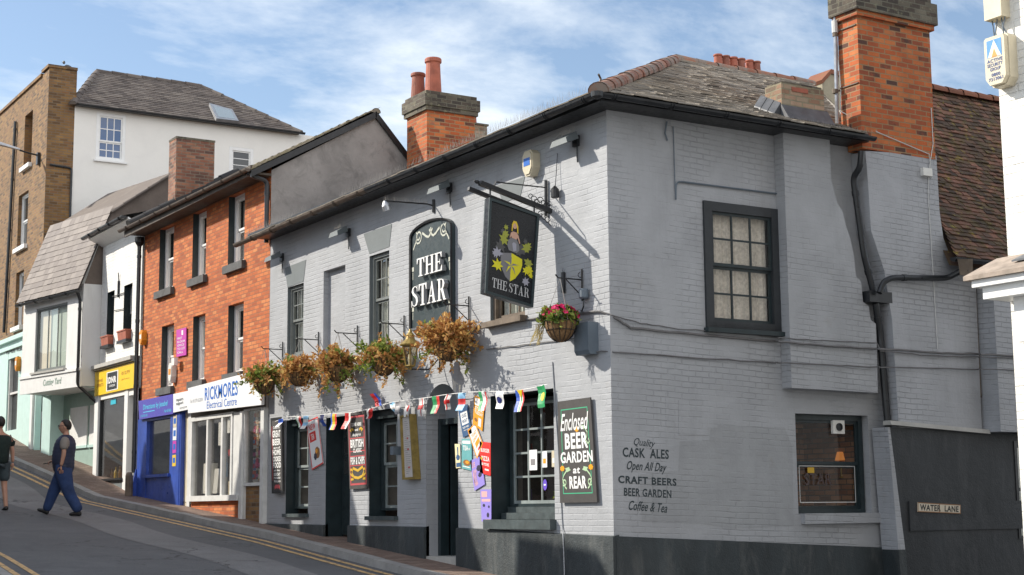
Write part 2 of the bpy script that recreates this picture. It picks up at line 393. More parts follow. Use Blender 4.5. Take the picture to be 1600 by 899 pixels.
def island(name, stops, rough=.8, bumpd=.004, extra=None, spec=.3, noisemix=.25, trans=0.0):
    """colour differs from one loose piece (tile, leaf) to the next"""
    m, nt, p, o = newmat(name); g = nt.nodes.new('ShaderNodeNewGeometry')
    f = math_(nt, 'ADD', math_(nt, 'MULTIPLY', g.outputs['Random Per Island'], 1-noisemix), math_(nt, 'MULTIPLY', noise(nt, g.outputs['Position'], 3.0, 6, .65), noisemix))
    c = ramp(nt, f, stops)
    if extra is not None:
        for (scale, lo, hi, col, amt) in extra:
            c = mixc(nt, ramp(nt, noise(nt, g.outputs['Position'], scale, 7, .7), [(lo, 0), (hi, amt)]), c, col)
    nt.links.new(c, p.inputs['Base Color']); p.inputs['Roughness'].default_value = rough; p.inputs['Specular IOR Level'].default_value = spec
    if bumpd: bump(nt, p, noise(nt, g.outputs['Position'], 30, 5), .6, bumpd)
    if trans:
        tr = nt.nodes.new('ShaderNodeBsdfTranslucent'); nt.links.new(c, tr.inputs['Color']); ms = nt.nodes.new('ShaderNodeMixShader'); ms.inputs[0].default_value = trans
        nt.links.new(p.outputs[0], ms.inputs[1]); nt.links.new(tr.outputs[0], ms.inputs[2]); nt.links.new(ms.outputs[0], o.inputs['Surface'])
    return m
def glass(name, tint=(.95, .94, .91), refl=.10, rough=.015, wav=.0015):
    m = bpy.data.materials.new(name); m.use_nodes = True; nt = m.node_tree; nt.nodes.clear(); MATS[name] = m
    o = nt.nodes.new('ShaderNodeOutputMaterial'); t = nt.nodes.new('ShaderNodeBsdfTransparent'); t.inputs[0].default_value = (*tint, 1)
    g = nt.nodes.new('ShaderNodeBsdfGlossy'); g.inputs['Roughness'].default_value = rough; g.inputs[0].default_value = (.95, .97, 1, 1)
    lw = nt.nodes.new('ShaderNodeLayerWeight'); lw.inputs[0].default_value = .5
    f = math_(nt, 'ADD', math_(nt, 'MULTIPLY', math_(nt, 'POWER', lw.outputs['Facing'], 4.0), .9), .045+refl)
    f = math_(nt, 'MINIMUM', f, .9)
    ms = nt.nodes.new('ShaderNodeMixShader'); nt.links.new(f, ms.inputs[0]); nt.links.new(t.outputs[0], ms.inputs[1]); nt.links.new(g.outputs[0], ms.inputs[2]); nt.links.new(ms.outputs[0], o.inputs[0])
    if wav:
        b = nt.nodes.new('ShaderNodeBump'); b.inputs['Strength'].default_value = .4; b.inputs['Distance'].default_value = wav
        nt.links.new(noise(nt, obj3(nt), 3.0, 2), b.inputs['Height']); nt.links.new(b.outputs[0], g.inputs['Normal']); nt.links.new(b.outputs[0], lw.inputs['Normal'])
    return m
def emis(name, col, s):
    m = bpy.data.materials.new(name); m.use_nodes = True; nt = m.node_tree; nt.nodes.clear(); MATS[name] = m
    o = nt.nodes.new('ShaderNodeOutputMaterial'); e = nt.nodes.new('ShaderNodeEmission'); e.inputs[0].default_value = (*col, 1); e.inputs[1].default_value = s
    nt.links.new(e.outputs[0], o.inputs[0]); return m

GREY = (.36, .372, .39)
M_PUB = painted_brick('grey_painted_brick', GREY, 0, joint=.84, depth=.008)
M_SIDE = painted_brick('grey_painted_brick_side', (.38, .39, .405), radians(2.2), joint=.80, dirtamt=.30, depth=.009)  # same grey paint as the front, made slightly lighter to lift the shaded side
M_SIDE2 = painted_brick('older_grey_paint', (.335, .345, .355), radians(2.2), joint=.80, dirtamt=.45, depth=.009)
M_ANX = painted_brick('grey_painted_brick_annexe', (.40, .41, .43), radians(2.0), joint=.74)
M_PLASTER = stucco('grey_painted_plaster', (.31, .335, .36), .07, 1.5, .004, .6)
M_LINTEL = stucco('grey_lintel_paint', (.14, .16, .165), .10, 2, .003, .6)
M_PLINTH = stucco('dark_plinth_paint', (.034, .043, .047), .42, 2.2, .010, .55, stain=(.12, .125, .12), stainamt=.6, streak=True)
M_DARKWALL = stucco('dark_lane_wall_paint', (.030, .033, .036), .35, 1.6, .009, .6, stain=(.075, .078, .08), stainamt=.6, streak=True)
M_DGREEN = plain('dark_green_paint', (.018, .030, .034), .38, var=.25)
M_GREYFRAME = plain('grey_window_paint', (.16, .175, .17), .5, var=.15)
M_BARS = plain('grey_bar_paint', (.24, .275, .27), .45, var=.2)
M_BLACK = plain('black_iron_paint', (.013, .014, .016), .38, var=.3)
M_GUTTER = plain('black_gutter_paint', (.020, .022, .025), .33, var=.35, scale=4)
M_RUSTGUT = plain('weathered_brown_gutter', (.085, .062, .045), .5, var=.4, scale=5)
M_WHITE = plain('white_gloss_paint', (.80, .80, .78), .4, var=.05)
M_OFFWHITE = plain('off_white_paint', (.62, .62, .60), .5, var=.10)
M_RED = red_brick('orange_red_brick', [(.12, (.33, .075, .022)), (.45, (.50, .125, .030)), (.75, (.58, .165, .042)), (.95, (.62, .23, .075))], mortar=(.30, .12, .055), soot=.02, sootcol=(.16, .05, .025))
M_STACK = red_brick('chimney_brick', [(.05, (.055, .04, .036)), (.16, (.10, .045, .03)), (.22, (.30, .075, .03)), (.45, (.46, .105, .030)), (.70, (.56, .14, .036)), (.90, (.58, .19, .06)), (.98, (.14, .12, .12))], mortar=(.36, .23, .12), soot=.30, sootcol=(.11, .035, .018))
M_STACKTOP = red_brick('sooty_chimney_brick', [(.1, (.035, .03, .026)), (.5, (.10, .075, .055)), (.9, (.17, .15, .11))], mortar=(.17, .16, .12), soot=.5, lich=.5)
M_STACKOLD = red_brick('weathered_chimney_brick', [(.1, (.16, .11, .08)), (.45, (.34, .19, .12)), (.8, (.44, .30, .21)), (.97, (.30, .27, .2))], mortar=(.28, .25, .17), soot=.45, sootcol=(.09, .085, .045), lich=.7)
M_BROWN = red_brick('brown_stock_brick', [(.05, (.07, .04, .02)), (.35, (.19, .10, .035)), (.7, (.30, .165, .055)), (.97, (.20, .09, .04))], mortar=(.20, .15, .10), soot=.34, sootcol=(.10, .06, .035))
M_WHITEBRICK = painted_brick('white_painted_brick', (.80, .79, .75), 0, joint=.85, dirtamt=.1)
M_CREAM = stucco('cream_render', (.80, .78, .73), .04, .8, .004, .8, stain=(.72, .70, .66), stainamt=.4)
M_MOSSB = island('mossy_grey_tile', [(.05, (.12, .105, .085)), (.5, (.20, .175, .14)), (.95, (.28, .25, .20))], .9, extra=[(3, .48, .62, (.22, .20, .08), .7), (9, .6, .72, (.33, .31, .24), .6)])
M_GABLE = stucco('grey_cement_render', (.26, .245, .235), .28, 1.1, .012, .9, stain=(.13, .125, .12), stainamt=.85, fine=26)
M_BROWNREND = stucco('brown_cement_render', (.16, .13, .11), .3, 1.3, .010, .9, stain=(.08, .07, .06), stainamt=.6)
M_WHITEREND = stucco('white_render', (.74, .74, .72), .06, 1.2, .005, .75, stain=(.5, .5, .49), stainamt=.35, streak=True)
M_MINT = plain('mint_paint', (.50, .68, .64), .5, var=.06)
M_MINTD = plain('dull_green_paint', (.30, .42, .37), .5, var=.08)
M_BLUE = plain('royal_blue_paint', (.030, .075, .36), .35, var=.25, scale=3)
M_VIOLET = plain('indigo_fascia', (.085, .075, .42), .35, var=.05)
M_YELLOW = plain('yellow_fascia', (.85, .56, .008), .4, var=.03)
M_SIGNW = plain('white_sign_panel', (.82, .83, .84), .35, var=.02)
M_SLATE = island('grey_slate', [(.05, (.19, .172, .155)), (.4, (.29, .262, .225)), (.7, (.37, .325, .27)), (.95, (.44, .38, .30))], .85,
                 extra=[(2.2, .52, .68, (.26, .245, .21), .55), (8, .66, .74, (.42, .23, .05), .75), (14, .70, .76, (.45, .45, .42), .4)])
M_SLATEFAR = island('brown_slate', [(.05, (.075, .062, .055)), (.5, (.14, .115, .10)), (.95, (.20, .17, .145))], .7, extra=[(2, .5, .7, (.23, .20, .17), .5)])
M_MANSARD = island('pinkish_slate', [(.05, (.19, .162, .148)), (.5, (.235, .205, .185)), (.95, (.30, .262, .235))], .75, extra=[(1.2, .5, .7, (.17, .15, .15), .4)])
M_MOSSTILE = island('mossy_clay_tile', [(.05, (.045, .034, .027)), (.4, (.105, .068, .05)), (.7, (.165, .088, .062)), (.88, (.25, .12, .085)), (.97, (.36, .20, .14))], .85,
                    extra=[(5.5, .48, .66, (.115, .095, .035), .7), (6, .58, .70, (.36, .29, .05), .85), (15, .66, .72, (.45, .44, .40), .7)])
M_REDTILE = island('red_clay_tile', [(.05, (.10, .05, .035)), (.5, (.22, .09, .055)), (.95, (.32, .14, .08))], .85, extra=[(5, .55, .7, (.16, .14, .05), .6)])
M_RIDGE = island('ridge_tile', [(.05, (.22, .09, .06)), (.5, (.31, .135, .085)), (.95, (.38, .19, .125))], .85, extra=[(3.5, .42, .58, (.25, .215, .18), .9), (10, .64, .72, (.46, .26, .06), .7)])
M_DARKTILE = island('dark_ridge_tile', [(.05, (.02, .02, .022)), (.95, (.055, .052, .05))], .7)
M_LEAD = plain('lead_flashing', (.085, .09, .10), .5, var=.3)
M_TERRA = plain('terracotta', (.36, .105, .062), .7, var=.22, scale=5)
M_TERRAD = plain('sooty_terracotta', (.24, .085, .055), .75, var=.4, scale=4)
M_STONE = stucco('pale_stone', (.42, .41, .38), .15, 3, .004)
M_WOOD = plain('weathered_wood', (.15, .115, .085), .75, var=.35, scale=5)
M_BRASS = plain('tarnished_brass', (.30, .215, .06), .45, .35, var=.3, scale=9)
M_STEEL = plain('grey_steel', (.42, .43, .45), .38, .8, var=.15)
M_GALV = plain('galvanised_wire', (.40, .37, .33), .45, .5, var=.2)
M_COIR = None
M_CREAMPL = plain('cream_plastic', (.62, .55, .40), .45, var=.08)
M_WHITEPL = plain('white_plastic', (.76, .75, .70), .45, var=.05)
M_ORANGE = plain('orange_plastic', (.72, .28, .02), .45, var=.05)
M_GREYBOX = plain('blue_grey_box_paint', (.12, .15, .18), .5, var=.1)
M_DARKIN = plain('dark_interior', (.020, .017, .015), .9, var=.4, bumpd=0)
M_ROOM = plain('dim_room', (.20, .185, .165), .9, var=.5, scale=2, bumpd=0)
M_BOARD = plain('chalkboard_grey', (.052, .048, .046), .6, var=.12)
M_SIGNDK = plain('dark_sign_green', (.030, .046, .050), .42, var=.10)
M_SIGNBK = plain('near_black_sign', (.013, .015, .018), .28, var=.1)
M_LETW = plain('white_lettering', (.82, .82, .80), .45, var=.02, bumpd=0)
M_LETC = plain('cream_lettering', (.52, .53, .45), .5, var=.03, bumpd=0)
M_LETD = plain('dark_lettering', (.022, .036, .042), .55, var=.1, bumpd=0)
M_LETB = plain('blue_lettering', (.012, .13, .52), .4, var=.03, bumpd=0)
M_CURTAIN = plain('lace_curtain', (.66, .62, .56), .95, var=.25, scale=22, bumpd=.002)
M_CURT2 = plain('pale_blind', (.56, .58, .54), .9, var=.08, scale=3, bumpd=0)
M_BLIND = plain('mint_blind', (.52, .62, .57), .9, var=.04, bumpd=0)
M_BLINDC = plain('cream_blind', (.70, .66, .54), .9, var=.04, bumpd=0)
M_GLASS = glass('window_glass', refl=.01)
M_GLASSD = glass('shop_glass', refl=.0)
def darkglass(name, col, rough=.05, spec=.8):
    m, nt, p, o = newmat(name); p.inputs['Base Color'].default_value = (*col, 1); p.inputs['Roughness'].default_value = rough; p.inputs['Specular IOR Level'].default_value = spec
    bump(nt, p, noise(nt, obj3(nt), 2.5, 2), .4, .002); return m
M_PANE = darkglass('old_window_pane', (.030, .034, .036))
M_PANESKY = darkglass('skyward_pane', (.03, .09, .22), .06, 1.0)
def tint(name, col, rough=.5): 
    return MATS.get(name) or plain(name, col, rough, var=.03, bumpd=0)

def asphalt(name, col, var=.18):
    m, nt, p, o = newmat(name); pos = obj3(nt)
    c = ramp(nt, noise(nt, pos, .55, 8, .65), [(.3, tuple(x*(1-var) for x in col)), (.7, tuple(x*(1+var) for x in col))])
    g = ramp(nt, noise(nt, pos, 70, 3, .7), [(.35, .65), (.68, 1.5)])
    c = mixc(nt, 1.0, c, g, 'MULTIPLY')
    cr = nt.nodes.new('ShaderNodeTexVoronoi'); cr.feature = 'DISTANCE_TO_EDGE'; cr.inputs['Scale'].default_value = .55
    wv = nt.nodes.new('ShaderNodeVectorMath'); wv.operation = 'ADD'; nn = nt.nodes.new('ShaderNodeTexNoise'); nn.inputs['Scale'].default_value = 2.5; nn.inputs['Detail'].default_value = 6
    nt.links.new(pos, nn.inputs['Vector']); nt.links.new(pos, wv.inputs[0]); nt.links.new(nn.outputs['Color'], wv.inputs[1]); nt.links.new(wv.outputs[0], cr.inputs['Vector'])
    blot = ramp(nt, noise(nt, pos, 1.1, 6, .7, .5), [(.52, 0), (.68, .45)]); c = mixc(nt, blot, c, tuple(x*.55 for x in col)); pale = ramp(nt, noise(nt, pos, .8, 7, .7), [(.52, 0), (.70, .6)]); c = mixc(nt, pale, c, tuple(x*1.5 for x in col))
    ck = ramp(nt, cr.outputs['Distance'], [(.004, .8), (.016, 0)])
    ck = math_(nt, 'MULTIPLY', ck, ramp(nt, noise(nt, pos, .4, 3), [(.48, 0), (.6, 1)]))
    c = mixc(nt, ck, c, (.012, .012, .012))
    nt.links.new(c, p.inputs['Base Color']); p.inputs['Roughness'].default_value = .82
    bump(nt, p, noise(nt, pos, 90, 4, .7), .7, .006)
    return m
M_ASPH = asphalt('road_asphalt', (.088, .091, .096))
M_ASPHP = asphalt('road_patch_asphalt', (.150, .150, .152), .12)
def paving():
    m, nt, p, o = newmat('brick_paving'); pos = obj3(nt)
    b = bricktex(nt, pos, .006, w=.21, h=.105, smooth=.3)
    c = ramp(nt, math_(nt, 'ADD', math_(nt, 'MULTIPLY', b.outputs['Color'], .5), math_(nt, 'MULTIPLY', noise(nt, pos, 2, 6), .5)), [(.15, (.13, .085, .065)), (.5, (.19, .125, .095)), (.85, (.25, .18, .14))])
    c = mixc(nt, b.outputs['Fac'], c, (.09, .075, .06))
    nt.links.new(c, p.inputs['Base Color']); p.inputs['Roughness'].default_value = .9
    bump(nt, p, math_(nt, 'SUBTRACT', noise(nt, pos, 30, 4), b.outputs['Fac']), .6, .006); return m
M_PAVE = paving()
M_KERB = stucco('granite_kerb', (.27, .265, .255), .22, 3, .005, .85)
def roadpaint():
    m, nt, p, o = newmat('worn_yellow_paint'); pos = obj3(nt)
    c = mixc(nt, ramp(nt, noise(nt, pos, 13, 8, .8), [(.47, 0), (.60, .9)]), (.62, .40, .17), (.075, .072, .07))
    nt.links.new(c, p.inputs['Base Color']); p.inputs['Roughness'].default_value = .75; return m
M_YLINE = roadpaint()
def coir():
    m, nt, p, o = newmat('coir_basket'); pos = obj3(nt)
    mp_ = nt.nodes.new('ShaderNodeMapping'); mp_.inputs['Scale'].default_value = (60, 60, 8); nt.links.new(pos, mp_.inputs[0])
    c = ramp(nt, noise(nt, mp_.outputs[0], 1, 5, .7), [(.3, (.10, .050, .020)), (.5, (.20, .115, .050)), (.75, (.30, .19, .09))])
    nt.links.new(c, p.inputs['Base Color']); p.inputs['Roughness'].default_value = .95; bump(nt, p, noise(nt, mp_.outputs[0], 1, 5), .9, .01); return m
M_COIR = coir()
M_LEAFB = island('dried_bronze_leaf', [(.02, (.20, .085, .035)), (.25, (.42, .19, .065)), (.5, (.56, .29, .095)), (.78, (.68, .44, .16)), (.9, (.62, .50, .17)), (.97, (.46, .14, .11))], .75, 0, spec=.3, noisemix=.2, trans=.3)
M_LEAFG = island('green_leaf', [(.05, (.07, .115, .02)), (.5, (.19, .26, .045)), (.95, (.38, .42, .08))], .6, 0, spec=.4, noisemix=.2, trans=.3)
M_LEAFD = island('dark_leaf', [(.05, (.012, .03, .010)), (.95, (.05, .09, .02))], .6, 0, trans=.2)
M_PINK = island('pink_petal', [(.05, (.42, .006, .05)), (.5, (.62, .012, .11)), (.95, (.72, .04, .2))], .6, 0, trans=.25)
M_STRAW = plain('straw_tendril', (.50, .38, .12), .8, bumpd=0)
# ------------------------------------------------------------------ building helpers
def wall(mb, F, a0, a1, zb, zt, ops=(), m=0, d=0.0, step=None):
    fb = zb if callable(zb) else (lambda a: zb); ft = zt if callable(zt) else (lambda a: zt)
    br = {a0, a1}
    for o in ops: br |= {max(a0, o['a0']), min(a1, o['a1'])}
    if step:
        k = a0
        while k < a1: br.add(k); k += step
    br = sorted(br)
    for p, q in zip(br, br[1:]):
        if q-p < 1e-5: continue
        c = (p+q)/2; L_ = sorted([(o['z0'], o['z1']) for o in ops if o['a0'] < c < o['a1']])
        lo = (fb(p), fb(q))
        for z0, z1 in L_:
            if z0 > lo[0]+1e-4 or z0 > lo[1]+1e-4: mb.poly([F.pt(p, lo[0], d), F.pt(q, lo[1], d), F.pt(q, z0, d), F.pt(p, z0, d)], m)
            lo = (z1, z1)
        mb.poly([F.pt(p, lo[0], d), F.pt(q, lo[1], d), F.pt(q, ft(q), d), F.pt(p, ft(p), d)], m)
    for o in ops:
        A, B, z0, z1, e = o['a0'], o['a1'], o['z0'], o['z1'], d-o.get('depth', .12)
        ml = o.get('ml', o.get('mr', m)); mr = o.get('mr', m)
        mb.poly([F.pt(A, z0, d), F.pt(A, z1, d), F.pt(A, z1, e), F.pt(A, z0, e)], ml)
        mb.poly([F.pt(B, z0, d), F.pt(B, z1, d), F.pt(B, z1, e), F.pt(B, z0, e)], mr)
        mb.poly([F.pt(A, z1, d), F.pt(B, z1, d), F.pt(B, z1, e), F.pt(A, z1, e)], mr)
        mb.poly([F.pt(A, z0, d), F.pt(B, z0, d), F.pt(B, z0, e), F.pt(A, z0, e)], mr)
        if 'back' in o: mb.poly([F.pt(A, z0, e), F.pt(B, z0, e), F.pt(B, z1, e), F.pt(A, z1, e)], o['back'])
def op(r, depth=.12, **k): return dict(a0=r[0], a1=r[1], z0=r[2], z1=r[3], depth=depth, **k)

def window(parent, F, r, d, cols=3, rows=(2, 2), fw=.07, frame=None, bars=None, pane=None, bw=.022, sill=None, meet=None, lower_open=0, name='window', room=True, curtain=None, cm=None, pelmet=0, roomd=.6, roomm=None):
    """sash window: outer frame ring, two sashes with glazing bars (part), panes, sill, curtain (sub-parts)"""
    a0, a1, z0, z1 = r; mb = MB(); e = .002
    zs = z0+fw*.8
    mb.fbox(F, a0+e, a0+fw, z0+e, z1-e, d-.10, d); mb.fbox(F, a1-fw, a1-e, z0+e, z1-e, d-.10, d)
    mb.fbox(F, a0+fw, a1-fw, z1-fw, z1-e, d-.10, d-e); mb.fbox(F, a0+fw, a1-fw, z0+e, zs, d-.10, d-e)
    A, B, C, D = a0+fw, a1-fw, zs, z1-fw
    mid = meet if meet is not None else (C+D)/2
    sash = [(mid, D, d-.03, rows[0]), (C, mid, d-.06, rows[1])] if len(rows) == 2 else [(C, D, d-.03, rows[0])]
    gl = MB(); st = .038
    for lo, hi, dd, nr in sash:
        mb.fbox(F, A, A+st, lo, hi, dd-.03, dd, 1); mb.fbox(F, B-st, B, lo, hi, dd-.03, dd, 1)
        mb.fbox(F, A+st, B-st, hi-st, hi, dd-.03, dd-e, 1); mb.fbox(F, A+st, B-st, lo, lo+st*1.15, dd-.03, dd-e, 1)
        x0, x1, y0, y1 = A+st, B-st, lo+st*1.15, hi-st
        for k in range(1, cols):
            x = x0+(x1-x0)*k/cols; mb.fbox(F, x-bw/2, x+bw/2, y0, y1, dd-.026, dd-.004, 1)
        for k in range(1, nr):
            y = y0+(y1-y0)*k/nr; mb.fbox(F, x0, x1, y-bw/2, y+bw/2, dd-.024, dd-.006, 1)
        for i in range(cols):
            for j in range(nr):
                # each pane sits a little out of true, so reflections break from pane to pane
                px0 = x0+(x1-x0)*i/cols; px1 = x0+(x1-x0)*(i+1)/cols; py0 = y0+(y1-y0)*j/nr; py1 = y0+(y1-y0)*(j+1)/nr
                t1, t2 = RW.uniform(-.0025, .0025), RW.uniform(-.0025, .0025); g = dd-.015
                gl.poly([F.pt(px0, py0, g-t1-t2), F.pt(px1, py0, g+t1-t2), F.pt(px1, py1, g+t1+t2), F.pt(px0, py1, g-t1+t2)])
    ob = mb.build(name, [frame, bars or frame], parent)
    gl.build('pane', pane or M_PANE, ob)
    if sill:
        h, dep, ext, sm = sill; s = MB()
        s.fbox(F, a0-ext, a1+ext, z0-h, z0-.001, d-.05, dep); s.build('sill', sm, ob)
    if curtain:
        c = MB(); n = 40; y0, y1 = curtain; g = d-.16
        for k in range(n):
            p = A+(B-A)*k/n; q = A+(B-A)*(k+1)/n; f = lambda a: g+.018*sin(a*63)+.012*sin(a*101+1)
            c.poly([F.pt(p, y0, f(p)), F.pt(q, y0, f(q)), F.pt(q, y1, f(q)), F.pt(p, y1, f(p))])
        c.build('curtain', cm or M_CURTAIN, ob, smooth=True)
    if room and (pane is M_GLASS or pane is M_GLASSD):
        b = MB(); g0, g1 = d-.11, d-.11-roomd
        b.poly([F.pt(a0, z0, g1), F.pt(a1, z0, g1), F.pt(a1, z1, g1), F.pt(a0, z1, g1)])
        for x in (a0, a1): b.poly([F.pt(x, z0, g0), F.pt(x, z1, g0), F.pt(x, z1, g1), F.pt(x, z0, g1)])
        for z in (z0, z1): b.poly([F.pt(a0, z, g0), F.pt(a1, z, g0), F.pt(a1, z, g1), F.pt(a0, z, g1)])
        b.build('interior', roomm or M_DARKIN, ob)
    return ob
RW = random.Random(4)

def clip_row(poly, y):
    xs = []
    n = len(poly)
    for k in range(n):
        (x0, y0), (x1, y1) = poly[k], poly[(k+1) % n]
        if (y0 <= y < y1) or (y1 <= y < y0): xs.append(x0+(x1-x0)*(y-y0)/(y1-y0))
    return (min(xs), max(xs)) if len(xs) >= 2 else None
def roofplane(mb, pts, tw=.2, course=.11, t=.012, seed=1, jit=.004, m=0, sag=0.0, under=True, mu=None, slip=0.0):
    """real overlapping tiles on a planar polygon; the first edge is the eave"""
    rng = random.Random(seed); P = [Vector(p) for p in pts]
    ex = (P[1]-P[0]).normalized(); nr = Vector((0, 0, 0))
    for k in range(1, len(P)-1): nr += (P[k]-P[0]).cross(P[k+1]-P[0])
    nr.normalize()
    if nr.z < 0: nr = -nr
    ey = nr.cross(ex)
    if ey.z < 0: ey = -ey
    q = [((p-P[0]).dot(ex), (p-P[0]).dot(ey)) for p in P]
    y1 = max(y for _, y in q); x_all0 = min(x for x, _ in q); x_all1 = max(x for x, _ in q)
    def S(x, y): return -sag*sin(pi*min(1, max(0, y/y1)))*sin(pi*min(1, max(0, (x-x_all0)/(x_all1-x_all0))))
    y = 0; row = 0
    while y < y1-.01:
        cr = clip_row(q, min(y+course*.5, y1-.001))
        if cr:
            xa, xb = cr; x = xa-(rng.random()*.2+(row % 2)*.5)*tw
            while x < xb:
                w = tw*rng.uniform(.97, 1.03); a, b = max(x, xa), min(x+w-.004, xb); x += w
                if b-a < .012: continue
                j = rng.gauss(0, jit); j2 = rng.gauss(0, jit*.6); yo = -.01-rng.random()*.008-(rng.random() < slip)*rng.uniform(.01, .03)
                lo = t*1.9+abs(j); hi = t*.5
                def V(xx, yy, nn): return P[0]+ex*xx+ey*yy+nr*(nn+S(xx, yy))
                i = len(mb.v); L2 = course*1.25
                mb.v += [V(a, y+yo, lo-t-.004), V(b, y+yo, lo-t-.004+j2), V(b, y+yo+abs(j2)*.5, lo+j2), V(a, y+yo, lo), V(b, y+L2, hi), V(a, y+L2, hi)]
                for f in ((0, 1, 2, 3), (3, 2, 4, 5), (0, 3, 5), (1, 4, 2)): mb.f.append([i+k for k in f]); mb.m.append(m)
        y += course; row += 1
    if under:
        mb.poly([p-nr*(.03+sag*1.3) for p in P], m if mu is None else mu)
def ridge(mb, A, B, r=.11, seg=.33, m=0, seed=3, taper=.016, n=8, jit=.005):
    rng = random.Random(seed); A = Vector(A); B = Vector(B); L_ = (B-A).length; t = (B-A)/L_; k = max(1, int(L_/seg))
    up = (Vector((0, 0, 1))-t*t.z).normalized(); sd = t.cross(up)
    for i in range(k):
        p = A+t*(L_*i/k-.02); q = A+t*(L_*(i+1)/k+.055); o = up*rng.uniform(-jit, jit)+sd*rng.uniform(-jit, jit)
        b = len(mb.v)
        for c, rr in ((p, r+taper), (q, r-taper*.3)):
            for a in range(n+1):
                an = pi*a/n*1.1-.05*pi; mb.v.append(c+o+sd*cos(an)*rr+up*(sin(an)*rr*.85-.03))
            for a in range(n+1):
                an = pi*a/n*1.1-.05*pi; mb.v.append(c+o+sd*cos(an)*(rr-.016)+up*(sin(an)*(rr-.016)*.85-.03))
        M_ = n+1
        mb.f.append([b+a for a in range(n+1)]); mb.m.append(m)
        for a in range(n):
            mb.f.append([b+a, b+a+1, b+2*M_+a+1, b+2*M_+a]); mb.m.append(m)
            mb.f.append([b+M_+a, b+M_+a+1, b+a+1, b+a]); mb.m.append(m)
def spikes(mb, A, B, step=.035, h=.10, seed=1, r=.0022, spread=.05, m=0, gap=0):
    """bird spikes: thin wires fanning from a strip"""
    rng = random.Random(seed); A = Vector(A); B = Vector(B); L_ = (B-A).length; t = (B-A)/L_; sd = t.cross(Vector((0, 0, 1))).normalized()
    x = 0
    while x < L_:
        x += step*rng.uniform(.7, 1.3)
        if gap and (sin(x*1.7+seed)+sin(x*.63)) < gap-1: continue
        p = A+t*x; q = p+Vector((0, 0, h*rng.uniform(.75, 1.1)))+sd*rng.uniform(-spread, spread)+t*rng.uniform(-.03, .03)
        w = sd*r; v = t*r; i = len(mb.v)
        mb.v += [p-w, p+w*.5+v, p+w*.5-v, q]
        for f in ((0, 1, 3), (1, 2, 3), (2, 0, 3)): mb.f.append([i+k for k in f]); mb.m.append(m)
def gutter(mb, A, B, r=.065, n=7, m=0, brackets=.9, mbk=None):
    """half round gutter with lip and clips"""
    A = Vector(A); B = Vector(B); t = (B-A).normalized(); sd = t.cross(Vector((0, 0, 1))).normalized(); up = Vector((0, 0, 1)); i = len(mb.v)
    for c in (A, B):
        for k in range(n+1): a = pi+pi*k/n; mb.v.append(c+sd*cos(a)*r+up*sin(a)*r)
        for k in range(n+1): a = 2*pi-pi*k/n; mb.v.append(c+sd*cos(a)*(r-.008)+up*sin(a)*(r-.008))
    M_ = 2*(n+1)
    for k in range(M_):
        q = (k+1) % M_; mb.f.append([i+k, i+q, i+M_+q, i+M_+k]); mb.m.append(m)
    mb.f.append([i+k for k in range(n+1)]); mb.m.append(m); mb.f.append([i+M_+k for k in range(n+1)]); mb.m.append(m)
    L_ = (B-A).length; x = .25
    while brackets and x < L_:
        c = A+t*x; pth = [c+sd*cos(pi+pi*k/8)*(r+.006)+up*sin(pi+pi*k/8)*(r+.006) for k in range(9)]
        for w in (-.02, .02): mb.tube([p+t*w for p in pth], .007, 5, m if mbk is None else mbk)
        x += brackets
def bent_pipe(mb, pts, r=.04, n=10, m=0, collars=True):
    pts = [Vector(p) for p in pts]; path = [pts[0]]
    for k in range(1, len(pts)-1):
        a, b, c = pts[k-1], pts[k], pts[k+1]; l1 = min(.09, (b-a).length*.4); l2 = min(.09, (c-b).length*.4)
        p = b+(a-b).normalized()*l1; q = b+(c-b).normalized()*l2
        for j in range(5): s = j/4; path.append(p*(1-s)**2+b*2*s*(1-s)+q*s*s)
    path.append(pts[-1]); mb.tube(path, r, n, m)
    if collars:
        for a, b in zip(pts, pts[1:]):
            L_ = (b-a).length; t = (b-a)/L_ if L_ else Vector((0, 0, 1)); x = .2
            while x < L_-.1: mb.tube([a+t*x, a+t*(x+.07)], r+.008, n, m); x += 1.5
def chimney_pot(name, c, h, r, mat, parent, seed=0):
    mb = MB(); mb.lathe(c, [(r*1.08, 0), (r*1.08, h*.06), (r*1.0, h*.09), (r*.88, h*.6), (r*.83, h*.86), (r*.86, h*.88), (r*1.0, h*.90), (r*1.0, h*.97), (r*.92, h), (r*.7, h), (r*.66, h*.8)], 20)
    return mb.build(name, mat, parent, smooth=False)
def stack(parent, mats, x0, x1, y0, y1, z0, z1, caps, name='chimney', lean=0):
    """brick chimney shaft with corbelled courses; caps: list of (z0,z1,out,matindex)"""
    mb = MB(); mb.box(x0, x1, y0, y1, z0, z1, 0)
    for c0, c1, o, mi in caps: mb.box(x0-o, x1+o, y0-o, y1+o, c0, c1, mi)
    return mb.build(name, mats, parent)

# ------------------------------------------------------------------ ground
ys = [-80, -30, -10, -2, 0, 4, 8, 12, 16, 18.5, 22, 26, 30, 38, 45, 60, 80, 200]
mb = MB()
for y0, y1 in zip(ys, ys[1:]): mb.poly([(-160, y0, gz(y0)-.11), (160, y0, gz(y0)-.11), (160, y1, gz(y1)-.11), (-160, y1, gz(y1)-.11)])
tag(mb.build('ground', M_ASPH), kind='structure')
